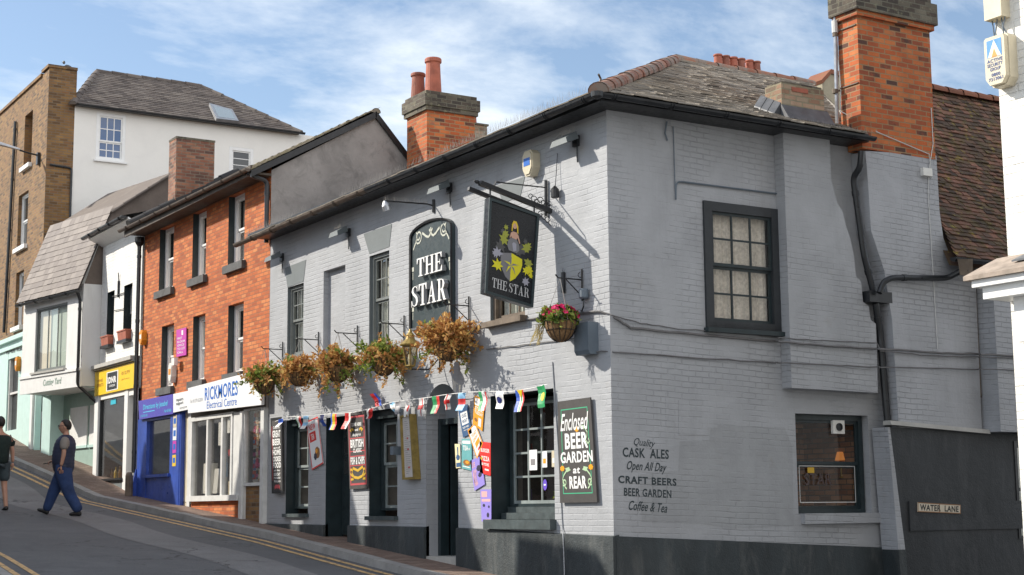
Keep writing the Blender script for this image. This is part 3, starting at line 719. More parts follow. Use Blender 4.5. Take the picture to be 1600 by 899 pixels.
# the kerb line bends a little to the left as the street climbs
KERB = [(-1.6, -1.3), (-.2, -.98), (4.5, -.86), (9, -.66), (12.7, -.80), (18.3, -1.02), (22, -1.25), (26, -1.55), (32, -2.2), (45, -4.5)]
def kx(y): return interp(y, [(y_, x_) for y_, x_ in KERB])
FACADE = [(-2, 0), (21.8, 0), (26.2, -.35), (45, -.35)]
KY = [-1.3, 0, 2, 4.5, 7, 9, 11, 12.7, 15, 18.5, 20, 22, 24, 26, 28, 32, 38, 45]
def xk(y):
    return interp(y, [(-1.3, -1.0), (0, -.95), (4.5, -.86), (9, -.68), (12.7, -.80), (18.3, -1.0), (22, -1.2), (26, -1.5), (32, -2.3), (45, -5)])
mb = MB(); kb = MB(); yl = MB(); rd = MB()
for y0, y1 in zip(KY, KY[1:]):
    mb.poly([(xk(y0)+.20, y0, gz(y0)), (1.2, y0, gz(y0)), (1.2, y1, gz(y1)), (xk(y1)+.20, y1, gz(y1))])
y = -1.3; rngk = random.Random(2)
while y < 44:
    l = rngk.uniform(.82, .95); a, b = y+.006, min(y+l, 45); h = rngk.uniform(-.006, .006)
    kb.hexa([(xk(a)-.004, a, gz(a)-.2), (xk(a)+.20, a, gz(a)-.2), (xk(b)+.20, b, gz(b)-.2), (xk(b)-.004, b, gz(b)-.2)],
            [(xk(a)+.012, a, gz(a)+.002+h), (xk(a)+.199, a, gz(a)+.003+h), (xk(b)+.199, b, gz(b)+.003+h), (xk(b)+.012, b, gz(b)+.002+h)]); y = b
tag(mb.build('pavement', M_PAVE), kind='structure'); tag(kb.build('kerb', M_KERB), kind='structure')
rz = lambda y: gz(y)-.11
def strip(mb, pts, w, dz):
    for (x0, y0), (x1, y1) in zip(pts, pts[1:]):
        mb.poly([(x0, y0, rz(y0)+dz), (x0+w, y0, rz(y0)+dz), (x1+w, y1, rz(y1)+dz), (x1, y1, rz(y1)+dz)])
yy = [-1.3+k*.6 for k in range(76)]
strip(yl, [(xk(v)-.24, v) for v in yy], .095, .006); strip(yl, [(xk(v)-.47, v) for v in yy], .095, .006)
tag(yl.build('yellow_lines', M_YLINE), kind='structure')
# far side of the street
def xo(y): return interp(y, [(-3, -7.0), (2, -6.35), (5, -6.15), (8, -5.95), (12, -6.1), (20, -6.6), (45, -10)])
ok = MB(); op_ = MB(); y2 = MB(); ya = [-3+k*.8 for k in range(60)]
for a, b in zip(ya, ya[1:]):
    ok.hexa([(xo(a)-.14, a, gz(a)-.2), (xo(a), a, gz(a)-.2), (xo(b), b, gz(b)-.2), (xo(b)-.14, b, gz(b)-.2)], [(xo(a)-.14, a, gz(a)), (xo(a)-.01, a, gz(a)), (xo(b)-.01, b, gz(b)), (xo(b)-.14, b, gz(b))])
    op_.poly([(-9.5, a, gz(a)-.004), (xo(a)-.14, a, gz(a)-.004), (xo(b)-.14, b, gz(b)-.004), (-9.5, b, gz(b)-.004)])
tag(ok.build('kerb', M_KERB), kind='structure'); tag(op_.build('pavement', M_PAVE), kind='structure')
strip(y2, [(xo(v)+.16, v) for v in ya], .085, .006); strip(y2, [(xo(v)+.40, v) for v in ya], .085, .006)
tag(y2.build('yellow_lines', M_YLINE), kind='structure')
# resurfaced trench strip along the carriageway
tp = MB(); v = -1
pp = [(-2.95+.10*sin(k*.9)+.02*k*0, -2+k*1.0) for k in range(40)]
for (x0, y0), (x1, y1) in zip(pp, pp[1:]):
    tp.poly([(x0, y0, rz(y0)+.004), (x0+.95, y0, rz(y0)+.004), (x1+.95, y1, rz(y1)+.004), (x1, y1, rz(y1)+.004)])
tag(tp.build('road_patch', M_ASPHP), kind='structure')
# ------------------------------------------------------------------ the pub
F = Face((0, 0, 0), (-1, 0, 0)); S = Face((0, 0, 0), (0, -1, 0))
pub = thing('pub', (0, 0, 0), 'grey painted brick corner pub with hipped slate roof and dark green woodwork', 'pub')
DEEP = dict(ml=1, mr=1)
wA = F.rect(447, 655, 482, 804); dB = F.rect(509, 651, 547, 842); wC = F.rect(577, 640, 621, 808)
dD = F.rect(666, 652, 716, 872); wE = F.rect(767, 613, 866, 812)
u1 = F.rect(449, 446, 474, 556); u2 = F.rect(577, 396, 608, 540); ni = F.rect(505, 419, 539, 610)
u3 = list(F.rect(766, 400, 820, 499)); u3[3] = u3[2]+1.45; u3 = tuple(u3)
arch_top = F.uv(684, 601)[1]; spring = dD[3]+.10
dB = (dB[0], dB[1], gz(-dB[0])-.1, dB[3]); dDo = (dD[0], dD[1], gz(-dD[0])-.1, arch_top)
ops = [op(wA, .25, **DEEP), op(dB, .34, **DEEP), op(wC, .30, **DEEP), op(dDo, .34, mr=0, ml=0), op(wE, .40, **DEEP),
       op(u1, .09, mr=2, ml=2), op(u2, .09, mr=2, ml=2), op(u3, .09, mr=2, ml=2), op(ni, .10, back=0)]
ZT = 6.22
mb = MB(); wall(mb, F, -11.05, 0, lambda a: gz(-a)-.3, ZT, ops)
# arch spandrels over the open door
ac = (dDo[0]+dDo[1])/2; aw = (dDo[1]-dDo[0])/2; n = 14
for sgn in (-1, 1):
    for k in range(n//2):
        t0, t1 = pi/2*k/(n//2), pi/2*(k+1)/(n//2)
        x0, z0 = ac+sgn*aw*cos(t0), spring+(arch_top-spring)*sin(t0); x1, z1 = ac+sgn*aw*cos(t1), spring+(arch_top-spring)*sin(t1)
        mb.poly([F.pt(x0, z0, 0), F.pt(x1, z1, 0), F.pt(x1, arch_top, 0), F.pt(x0, arch_top, 0)], 0)
        mb.poly([F.pt(x0, z0, 0), F.pt(x1, z1, 0), F.pt(x1, z1, -.33), F.pt(x0, z0, -.33)], 3)
mb.poly([F.pt(dDo[0], dD[3], -.335), F.pt(dDo[1], dD[3], -.335), F.pt(dDo[1], arch_top, -.335), F.pt(dDo[0], arch_top, -.335)], 3)
mb.build('front_wall', [M_PUB, M_DGREEN, M_LINTEL, M_PLASTER], pub, recalc=False)
# dark painted trapezoid lintels over the upper windows
for q in (((445, 419), (478, 406), (474, 440), (449, 449)), ((568, 366), (612, 350), (608, 386), (577, 397)), ((776, 291), (820, 276), (813, 306), (786, 318))):
    mb = MB(); Q = [F.P(*p, .006) for p in q]; mb.prism([Q[3], Q[2], Q[1], Q[0]], (.012, 0, 0)); mb.build('lintel', M_LINTEL, pub)
# side wall
s1 = S.rect(1100, 321, 1217, 516); s2 = S.rect(1245, 648, 1359, 803)
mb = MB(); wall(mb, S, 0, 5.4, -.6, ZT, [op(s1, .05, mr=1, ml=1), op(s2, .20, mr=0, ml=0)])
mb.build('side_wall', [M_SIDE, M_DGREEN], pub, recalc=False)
# thickened panel of wall at the right, with a ragged right edge
mb = MB(); Sj = lambda px, py: S.uv(px, py, .2)
edge = [(1372, 614), (1371, 560), (1369, 506), (1361, 500), (1358, 478), (1349, 472), (1346, 440), (1338, 432), (1335, 400), (1329, 372), (1322, 352), (1317, 330), (1309, 318), (1304, 300), (1299, 280), (1297, 226)]
pts = [Sj(1232, 606)]+[Sj(*p) for p in edge]+[Sj(1230, 226)]; xl = (pts[0][0]+pts[-1][0])/2
pts[0] = (xl, pts[0][1]); pts[-1] = (xl, ZT); pts[-2] = (pts[-2][0], ZT)
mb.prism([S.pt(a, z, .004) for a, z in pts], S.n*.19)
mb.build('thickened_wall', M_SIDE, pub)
# plaster margin round the upper side window and the bricked-up vent lower down
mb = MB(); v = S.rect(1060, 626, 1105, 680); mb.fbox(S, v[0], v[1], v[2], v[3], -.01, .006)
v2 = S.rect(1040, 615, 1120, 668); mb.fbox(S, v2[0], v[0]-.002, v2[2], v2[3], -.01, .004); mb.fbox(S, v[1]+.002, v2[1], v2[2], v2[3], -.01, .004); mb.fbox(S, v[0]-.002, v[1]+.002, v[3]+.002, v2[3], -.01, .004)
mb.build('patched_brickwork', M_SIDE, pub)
mb = MB(); mb.poly([S.pt(*S.uv(x, y), .0022) for x, y in ((1003, 815), (1000, 742), (1060, 735), (1062, 690), (1108, 688), (1112, 664), (1226, 668), (1238, 700), (1240, 822), (1150, 826), (1090, 818))]); mb.build('retouched_paint', M_SIDE2, pub)
# plinths
mb = MB()
pz = lambda a: interp(-a, [(0, F.uv(960, 836)[1]), (1.3, F.uv(871, 832)[1]), (3.6, F.uv(745, 824)[1]), (5.0, F.uv(666, 822)[1]), (7.2, F.uv(549, 820)[1]), (8.6, F.uv(511, 819)[1]), (11.05, F.uv(430, 817)[1])])
for p, q in ((-11.05, dB[0]), (dB[1], dDo[0]), (dDo[1], .045)):
    mb = MB(); k = max(1, int((q-p)/.6))
    for j in range(k):
        a, b = p+(q-p)*j/k, p+(q-p)*(j+1)/k
        mb.hexa([F.pt(a, gz(-a)-.3, -.05), F.pt(b, gz(-b)-.3, -.05), F.pt(b, gz(-b)-.3, .045), F.pt(a, gz(-a)-.3, .045)], [F.pt(a, pz(a), -.05), F.pt(b, pz(b), -.05), F.pt(b, pz(b)-.02, .045), F.pt(a, pz(a)-.02, .045)])
    mb.build('plinth', M_PLINTH, pub)
mb = MB(); zl, zr = S.uv(962, 837)[1], S.uv(1418, 855)[1]
mb.hexa([S.pt(0, -.6, -.05), S.pt(4.75, -.6, -.05), S.pt(4.75, -.6, .05), S.pt(0, -.6, .05)], [S.pt(0, zl, -.05), S.pt(4.75, zr, -.05), S.pt(4.75, zr-.01, .05), S.pt(0, zl-.01, .05)])
mb.build('plinth', M_PLINTH, pub)
# closing walls behind (never seen from the street)
mb = MB(); mb.poly([(0, 11.04, 0), (9, 11.04, 0), (9, 11.04, 6.2), (0, 11.04, 6.2)]); mb.poly([(9, 11.04, 0), (9, 0, -1), (9, 0, 6.2), (9, 11.04, 6.2)])
mb.build('rear_wall', M_BROWNREND, pub, recalc=False)

# roof: slated hip, clay ridge and hip tiles
EZ = 6.30; AP = Vector((5.05, 5.0, 8.93)); E0 = Vector((-.42, -.42, EZ)); RE = Vector((8.2, 5.0, 8.93)); ED = Vector((-.42, 11.2, EZ-.08)); AD = Vector((5.05, 11.2, 8.72))
mb = MB(); roofplane(mb, [E0, (4.15, -.42, EZ), (8.2, 5.0, 8.93), AP], .24, .125, .0085, 1, .006, sag=.05, slip=.06)
mb.build('side_roof', M_SLATE, pub)
mb = MB(); roofplane(mb, [ED, E0, AP, AD], .24, .16, .012, 2, .004)
mb.poly([AP, RE, RE+Vector((0, 6.2, -2.6)), AD]); mb.poly([RE, (4.15, -.42, EZ), (4.15, 3, 6.0), (8.2, 8, 6.0)]); mb.build('front_roof', M_SLATE, pub)
mb = MB(); ridge(mb, E0+Vector((.02, .02, .03)), AP+Vector((0, 0, .0)), .125, .52, seed=5, jit=.006, taper=.012); ridge(mb, AP+Vector((0, 0, -.01)), Vector((8.2, 5.0, 8.92)), .11, .40, seed=6, jit=.010)
mb.build('hip_tiles', M_RIDGE, pub)
# eaves: soffit, fascia and gutters
mb = MB(); mb.box(-.36, 0, -.36, 11.05, 6.195, 6.23); mb.box(-.385, -.352, -.385, 11.25, 6.17, 6.31); mb.box(0, 4.25, -.36, 0, 6.20, 6.235); mb.box(-.35, 4.25, -.385, -.352, 6.20, 6.31)
mb.build('fascia_board', M_BLACK, pub)
mb = MB(); gutter(mb, (-.46, -.46, 6.25), (-.46, 6.0, 6.215)); gutter(mb, (-.46, -.46, 6.255), (4.28, -.46, 6.25), .056); gutter(mb, (-.46, 6.004, 6.215), (-.46, 11.65, 6.17), m=1)
mb.lathe((-.46, -.46, 6.17), [(.02, 0), (.075, .03), (.08, .09), (.072, .09)], 12)
# square lead stub standing at the gutter corner
mb.tube([(-.40, -.40, 6.3), (-.36, -.40, 6.46), (-.42, -.44, 6.50)], .014, 6, 1)
mb.build('gutter', [M_GUTTER, M_RUSTGUT], pub)
mb = MB(); spikes(mb, (-.50, -.3, 6.30), (-.50, 11.1, 6.23), .030, .13, 3, gap=.35); spikes(mb, (-.38, -.3, 6.36), (-.38, 11.1, 6.30), .045, .13, 4, gap=.6); spikes(mb, (-.3, -.49, 6.31), (4.2, -.49, 6.31), .045, .05, 5, spread=.02)
mb.build('bird_spikes', M_GALV, pub)

# upper street windows
SILLG = (.07, .08, .05, M_GREYFRAME)
for r in (u1, u2): window(pub, F, r, -.05, 3, (2, 2), .055, M_GREYFRAME, M_GREYFRAME, M_GLASS, .020, sill=SILLG, curtain=(r[2]+.1, r[3]-.1), cm=M_CURT2)
window(pub, F, u3, -.05, 3, (2, 2), .06, M_WOOD, M_WOOD, M_GLASS, .022, sill=(.08, .12, .06, M_WOOD), curtain=(u3[2]+.1, u3[3]-.1), cm=M_CURT2)
# ground floor street windows, deep dark green reveals
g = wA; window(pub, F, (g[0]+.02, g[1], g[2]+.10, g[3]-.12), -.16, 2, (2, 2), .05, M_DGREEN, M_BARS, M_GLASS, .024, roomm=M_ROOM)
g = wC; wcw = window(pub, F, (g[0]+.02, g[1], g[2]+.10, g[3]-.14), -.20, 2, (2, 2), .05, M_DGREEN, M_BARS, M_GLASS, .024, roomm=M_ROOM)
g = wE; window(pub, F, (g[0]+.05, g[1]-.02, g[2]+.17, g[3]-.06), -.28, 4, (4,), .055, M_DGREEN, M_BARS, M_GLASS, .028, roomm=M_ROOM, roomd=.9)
M_SILLW = plain('worn_green_sill_paint', (.055, .072, .075), .5, var=.3)
for g, e, dp in ((wA, .03, .06), (wC, .03, .07)): mb = MB(); mb.fbox(F, g[0]-e, g[1]+e, g[2]-.05, g[2]+.012, -.25, dp); mb.build('window_sill', M_SILLW, pub)
mb = MB(); g = wE; mb.fbox(F, g[0]-.06, g[1]+.03, g[2]-.13, g[2], -.40, .10); mb.fbox(F, g[0]+.04, g[1]-.02, g[2]+.002, g[2]+.09, -.40, -.14); mb.fbox(F, g[0]+.05, g[1]-.02, g[2]+.091, g[2]+.17, -.40, -.24)
mb.build('window_sill', M_SILLW, pub)
mb = MB()     # head boards under the lintels
g = wC; mb.fbox(F, g[0]+.01, g[1]-.01, g[3]-.13, g[3]-.005, -.26, -.10); mb.build('window_head', M_DGREEN, pub); mb = MB(); g = wA; mb.fbox(F, g[0]+.01, g[1]-.01, g[3]-.11, g[3]-.005, -.22, -.08)
mb.build('window_head', M_DGREEN, pub)
# panelled door between the two left windows
mb = MB(); g = (dB[0]+.02, dB[1]-.02, gz(-dB[0])+.03, dB[3]-.02); dd = -.30
mb.fbox(F, g[0], g[1], g[2], g[3], dd-.05, dd); W_ = g[1]-g[0]
for z0, z1 in ((.06, .40), (.46, .95)):
    for a in (.06, .53): mb.fbox(F, g[0]+W_*a, g[0]+W_*(a+.40), g[2]+z0, g[2]+z1, dd+.001, dd+.014)
d1 = mb.build('door', M_DGREEN, pub); mb = MB()
for k in range(2):
    for j in range(3): mb.fbox(F, g[0]+W_*(.08+.46*k), g[0]+W_*(.46+.46*k), g[2]+1.02+.31*j, g[2]+1.29+.31*j, dd+.002, dd+.006)
mb.build('pane', M_PANE, d1)
mb = MB(); mb.tube([F.pt(g[1]-.08, g[2]+1.0, dd+.01), F.pt(g[1]-.08, g[2]+1.0, dd+.06)], .025, 10); mb.build('handle', M_BRASS, d1)
# open doorway: leaf folded back inside, threshold, dark hall behind
mb = MB(); g = dDo
mb.fbox(F, g[0]+.004, g[0]+.09, g[2], dD[3], -.34, -.20); mb.fbox(F, g[1]-.05, g[1]-.004, g[2], dD[3], -.34, -.24); mb.fbox(F, g[0]+.09, g[1]-.05, dD[3]-.09, dD[3]-.002, -.34, -.22)
mb.build('door_frame', M_DGREEN, pub)
mb = MB(); mb.hexa([F.pt(g[0]+.10, g[2]+.13, -.36), F.pt(g[0]+.14, g[2]+.13, -.36), F.pt(g[0]+.30, g[2]+.13, -1.15), F.pt(g[0]+.26, g[2]+.13, -1.15)], [F.pt(g[0]+.10, dD[3]-.1, -.36), F.pt(g[0]+.14, dD[3]-.1, -.36), F.pt(g[0]+.30, dD[3]-.1, -1.15), F.pt(g[0]+.26, dD[3]-.1, -1.15)])
mb.build('door', M_DGREEN, pub)
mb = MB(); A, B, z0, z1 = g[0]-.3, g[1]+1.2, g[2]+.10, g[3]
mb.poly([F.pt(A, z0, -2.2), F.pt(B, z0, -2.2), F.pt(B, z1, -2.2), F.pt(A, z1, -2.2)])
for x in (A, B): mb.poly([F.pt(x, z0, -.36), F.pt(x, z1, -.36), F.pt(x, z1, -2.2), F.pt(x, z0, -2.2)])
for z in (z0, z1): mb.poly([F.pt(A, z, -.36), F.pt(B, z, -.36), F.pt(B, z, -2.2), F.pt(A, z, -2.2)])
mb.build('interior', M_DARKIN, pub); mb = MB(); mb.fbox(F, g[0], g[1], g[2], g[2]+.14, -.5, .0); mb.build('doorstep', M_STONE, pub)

# side windows
window(pub, S, s1, .035, 3, (2, 2), .13, plain('charcoal_window_paint', (.030, .034, .038), .5, var=.15), M_DGREEN, M_GLASS, .026, sill=(.06, .10, .03, M_DGREEN), curtain=(s1[2]+.12, s1[3]-.12), cm=M_CURTAIN)
w2 = window(pub, S, (s2[0], s2[1]-.02, s2[2], s2[3]), -.10, 1, (1, 1), .075, M_DGREEN, M_DGREEN, M_GLASS, .02, sill=None, roomd=1.1, roomm=red_brick('dark_interior_brick', [(.1, (.12, .06, .03)), (.5, (.30, .14, .07)), (.9, (.42, .22, .11))], mortar=(.12, .09, .06)))
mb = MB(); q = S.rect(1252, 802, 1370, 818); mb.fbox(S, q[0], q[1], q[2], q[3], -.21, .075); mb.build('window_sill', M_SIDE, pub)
# spiked strip on the upper window sill
mb = MB(); spikes(mb, S.pt(s1[0]+.08, s1[2]+.01, .06), S.pt(s1[1]-.05, s1[2]+.01, .06), .02, .10, 8, spread=.02, r=.003); mb.build('bird_spikes', M_BLACK, pub)

# painted lettering on the side wall
mb = MB()
def wtext(st, tl, tr, bl, bold=0, shear=0, m=0):
    A, B, C = S.P(*tl, .0035), S.P(*tr, .0035), S.P(*bl, .0035); Quad(A, B, C+(B-A), C, S.n).text(mb, st, 0, 0, 1, 1, 0, m, bold, shear)
wtext('Quality', (991, 684), (1024, 688), (990, 699), 0, .35)
wtext('CASK  ALES', (973, 699), (1045, 703), (973, 714), .022)
wtext('Open All Day', (980, 720), (1042, 724), (979, 738), .012, .3)
wtext('CRAFT BEERS', (966, 743), (1057, 748), (966, 755), .03)
wtext('BEER GARDEN', (975, 762), (1049, 766), (975, 775), .022)
wtext('Coffee & Tea', (983, 782), (1043, 787), (982, 797), .012, .3)
mb.build('painted_lettering', M_LETD, pub)

# chimneys
X1 = 2.75; yb = hit(636, 200, (X1, 0, 0), (1, 0, 0)).y; ya_ = hit(667, 200, (X1, 0, 0), (1, 0, 0)).y; x2 = hit(742, 200, (0, ya_, 0), (0, 1, 0)).x
zc = hit(667, 172, (X1, 0, 0), (1, 0, 0)).z; zt_ = hit(667, 146, (X1, 0, 0), (1, 0, 0)).z
c1 = stack(pub, [M_STACK, M_STACKTOP], X1, x2, ya_, yb, 6.6, zt_, [(zc, zc+.09, .05, 1), (zc+.09, zt_-.02, .08, 1), (zt_-.02, zt_+.06, .03, 1)])
xm, ym = (X1+x2)/2, (ya_+yb)/2
chimney_pot('chimney_pot', (X1+.34, ym-.05, zt_+.04), .80, .17, M_TERRA, c1); chimney_pot('chimney_pot', (X1+.22, ym+.36, zt_+.04), .58, .15, M_TERRAD, c1)
# tall stack at the lane end
CX0, CX1, CY0 = 4.20, 5.66, -.30; zb_ = S.uv(1400, 240, .30)[1]; zk = S.uv(1400, 38, .30)[1]
yk = hit(1313, 150, (CX0, 0, 0), (1, 0, 0)).y
c2 = stack(pub, [M_STACK, M_STACKTOP], CX0, CX1, CY0, yk, 6.34, zk+.05, [(zk, zk+.08, .05, 0), (zk+.08, zk+.40, .09, 1), (zk+.40, zk+.60, .03, 1)])
mb = MB(); mb.box(CX0, CX1, CY0+.0005, -.012, zb_, 6.341); mb.build('shaft_foot', M_STACK, c2)
for k in range(2): chimney_pot('chimney_pot', (CX0+.4+.6*k, CY0+.35, zk+.58), .6, .15, M_TERRA, c2)
# stub of an old stack on the side slope, with lead apron
sx0 = hit(1222, 170, (0, .0, 0), (0, 1, 0)).x; sx1 = hit(1288, 170, (0, .0, 0), (0, 1, 0)).x; zs_ = hit(1250, 134, (0, 0, 0), (0, 1, 0)).z
ysk = hit(1196, 165, (sx0, 0, 0), (1, 0, 0)).y
c3 = stack(pub, [M_STACKOLD, M_STACKTOP], sx0, sx1, 0, ysk, 6.3, zs_, [(zs_, zs_+.03, -.02, 1)])
mb = MB(); mb.hexa([(sx0-.02, -.16, 6.44), (sx1+.05, -.16, 6.44), (sx1+.05, 0, 6.50), (sx0-.02, 0, 6.50)], [(sx0-.02, -.015, 6.66), (sx1+.05, -.015, 6.66), (sx1+.05, -.002, 6.67), (sx0-.02, -.002, 6.67)])
for k in range(3): mb.hexa([(sx0-.14, .02+.14*k, 6.50+.07*k), (sx0-.002, .02+.14*k, 6.53+.07*k), (sx0-.002, .15+.14*k, 6.58+.07*k), (sx0-.14, .15+.14*k, 6.56+.07*k)], [(sx0-.13, .02+.14*k, 6.53+.07*k), (sx0-.003, .02+.14*k, 6.70+.07*k), (sx0-.003, .15+.14*k, 6.76+.07*k), (sx0-.13, .15+.14*k, 6.59+.07*k)])
mb.build('lead_flashing', M_LEAD, c3)
mb = MB(); v = [hit(p[0], p[1], (0, -.004, 0), (0, 1, 0)) for p in ((1237, 136), (1262, 140))]
mb.box(v[0].x, v[1].x, -.012, 0, v[0].z-.06, v[0].z+.0); mb.build('air_brick', M_TERRA, c3)
# downpipes
mb = MB()
P_ = lambda px, py, d: S.P(px, py, d)
bent_pipe(mb, [P_(1346, 236, .40), P_(1344, 262, .36), P_(1333, 277, .20), P_(1350, 400, .22), P_(1366, 462, .22)], .045)
mb.fbox(S, *(lambda r: (r[0], r[1], r[2], r[3]))(S.rect(1351, 457, 1386, 474, .2)), .06, .30)
bent_pipe(mb, [P_(1368, 474, .22), P_(1375, 520, .16), P_(1403, 852, .16)], .050)
mb.build('downpipe', M_GUTTER, pub)
mb = MB(); bent_pipe(mb, [F.P(863, 566, .01), F.P(872, 700, .01), F.P(879, 828, .01), F.P(880, 838, .055), F.P(882, 899, .055)], .008, 6, collars=False)
mb.build('conduit', M_PUB, pub)
mb = MB(); bent_pipe(mb, [S.P(1056, 312, .02), S.P(1056, 283, .02), S.P(1215, 303, .02)], .012, 6, collars=False); mb.tube([S.P(1052, 198, .015), S.P(1055, 300, .015)], .007, 5)
mb.tube([S.P(1042, 190, .03), S.P(1039, 208, .03), S.P(1043, 220, .03)], .012, 5)
mb.build('conduit', M_GREYBOX, pub)
# ------------------------------------------------------------------ red brick house next up the street
rh = thing('red_brick_house', (0, 15, gz(15)), 'three storey orange-red brick terraced house with black window reveals and two shops below', 'house')
RL, RR = -18.55, -11.06
tops = [F.rect(249, 356, 271, 458), F.rect(301, 330, 322, 432), F.rect(357, 300, 382, 407)]
mids = [F.rect(252, 511, 271, 606), F.rect(301, 491, 320, 597), F.rect(356, 473, 380, 580)]
zt_ = sum(r[3] for r in tops)/3; zb_ = sum(r[2] for r in tops)/3; zm1 = sum(r[3] for r in mids)/3; zm0 = sum(r[2] for r in mids)/3
wins = [(r[0], r[1], zb_, zt_) for r in tops]+[(r[0], r[1], zm0, zm1) for r in mids]
RE_Z = 7.62
SHOPZ = F.uv(298, 607)[1]
mb = MB(); wall(mb, F, RL, RR, SHOPZ-.10, RE_Z, [op(w, .22, mr=0, ml=1) for w in wins]); mb.build('front_wall', [M_RED, M_DGREEN], rh, recalc=False)
for w in wins:
    window(rh, F, w, -.13, 1, (1, 1), .085, M_WHITE, M_WHITE, M_GLASS, sill=None, curtain=(w[2]+.1, w[3]-.1), cm=M_CURT2)
    mb = MB(); mb.fbox(F, w[0]-.08, w[1]+.10, w[2]-.16, w[2]-.002, -.2, .09); mb.build('window_sill', plain('dark_stone_sill', (.085, .085, .085), .8, var=.3) if 'dark_stone_sill' not in MATS else MATS['dark_stone_sill'], rh)
# roof and rendered gable toward the pub
gA = Vector((2.17, 11.05, 8.95)); GY = 11.06
mb = MB(); mb.poly([(0, GY, 4), (5.2, GY, 4), (5.2, GY, 5.6), (2.2, GY, 8.86), (0, GY, 7.55)]); mb.build('gable_wall', M_GABLE, rh, recalc=False)
mb = MB(); ev = Vector((-.42, GY-.06, 7.50)); ev2 = Vector((-.42, 18.6, 7.62)); rg = Vector((2.18, GY-.06, 9.0)); rg2 = Vector((2.18, 18.6, 9.12))
roofplane(mb, [ev2, ev, rg, rg2], .17, .115, .014, 11, .006, slip=.05); mb.build('front_roof', M_MOSSB if 'M_MOSSB' in globals() else M_MOSSTILE, rh)
mb = MB(); mb.poly([rg, (5.4, GY-.06, 5.5), (5.4, 18.6, 5.5), rg2]); mb.build('rear_roof', M_DARKTILE, rh)
mb = MB()     # barge boards
for a, b in ((Vector((-.44, GY-.03, 7.49)), Vector((2.19, GY-.03, 8.97))), (Vector((2.17, GY-.03, 8.98)), Vector((5.35, GY-.03, 5.52)))):
    mb.prism([a, b, b-Vector((0, 0, .13)), a-Vector((0, 0, .13))], (0, -.05, 0))
mb.build('barge_board', M_BLACK, rh)
mb = MB(); ridge(mb, rg+Vector((0, 0, -.01)), rg2+Vector((0, 0, -.01)), .08, .4, seed=8); mb.build('ridge_tiles', M_MOSSB, rh)
mb = MB(); ridge(mb, Vector((-.40, 18.5, 7.70)), Vector((2.18, 18.5, 9.2)), .12, .42, seed=9); mb.build('verge_tiles', M_DARKTILE, rh)
mb = MB(); mb.box(-.40, 0, 11.05, 18.6, 7.44, 7.48); mb.box(-.44, -.402, 11.03, 18.7, 7.40, 7.60); mb.build('soffit_board', plain('brown_soffit', (.07, .055, .042), .7, var=.35), rh)
mb = MB(); gutter(mb, (-.50, 11.0, 7.52), (-.50, 18.85, 7.58), .06, brackets=1.0); mb.build('gutter', M_RUSTGUT, rh)
mb = MB(); bent_pipe(mb, [(-.46, 11.14, 7.46), (-.30, 11.12, 7.40), (-.06, 11.12, 7.34), (-.06, 11.12, 6.15)], .045); mb.build('downpipe', M_GUTTER, rh)
mb = MB(); mb.lathe(F.pt(-18.62, 7.30, .10), [(.045, -.2), (.05, -.1), (.11, 0), (.11, .12), (.10, .12)], 8); bent_pipe(mb, [F.pt(-18.62, 7.2, .10), F.pt(-18.62, 2.0, .10)], .045); mb.build('downpipe', M_GUTTER, rh)
# brick stack at the far party wall
xr0 = hit(275, 250, (0, 18.4, 0), (0, 1, 0)).x; xr1 = hit(335, 250, (0, 18.4, 0), (0, 1, 0)).x; zr = hit(300, 219, (0, 18.4, 0), (0, 1, 0)).z
yr = hit(264, 250, (xr0, 0, 0), (1, 0, 0)).y
stack(rh, [red_brick('dark_stack_brick', [(.1, (.09, .05, .04)), (.5, (.26, .10, .06)), (.9, (.36, .17, .10))], mortar=(.22, .17, .13), soot=.4, lich=.25), M_STACKTOP], xr0, xr1, 18.4, yr, 6.8, zr, [(zr, zr+.05, .01, 1)])
# shop fronts
ZP = lambda a: gz(-a)
e_ = F.uv(298, 650)[0]          # division between the two shops
sgL = F.uv(219, 627, .14)[0]; sgR = F.uv(414, 600, .14)[0]
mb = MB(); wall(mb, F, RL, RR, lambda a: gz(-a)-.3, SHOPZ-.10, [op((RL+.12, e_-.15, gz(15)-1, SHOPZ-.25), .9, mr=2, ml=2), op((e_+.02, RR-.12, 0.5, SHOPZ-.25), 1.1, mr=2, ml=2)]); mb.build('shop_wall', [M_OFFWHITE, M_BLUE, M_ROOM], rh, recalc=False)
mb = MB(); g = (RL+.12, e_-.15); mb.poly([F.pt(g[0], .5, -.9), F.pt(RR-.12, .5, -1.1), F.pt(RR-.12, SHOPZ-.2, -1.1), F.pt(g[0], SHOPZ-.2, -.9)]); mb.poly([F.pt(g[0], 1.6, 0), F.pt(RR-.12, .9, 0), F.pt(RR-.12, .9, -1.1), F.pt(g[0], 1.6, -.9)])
mb.build('shop_interior', M_ROOM, rh)
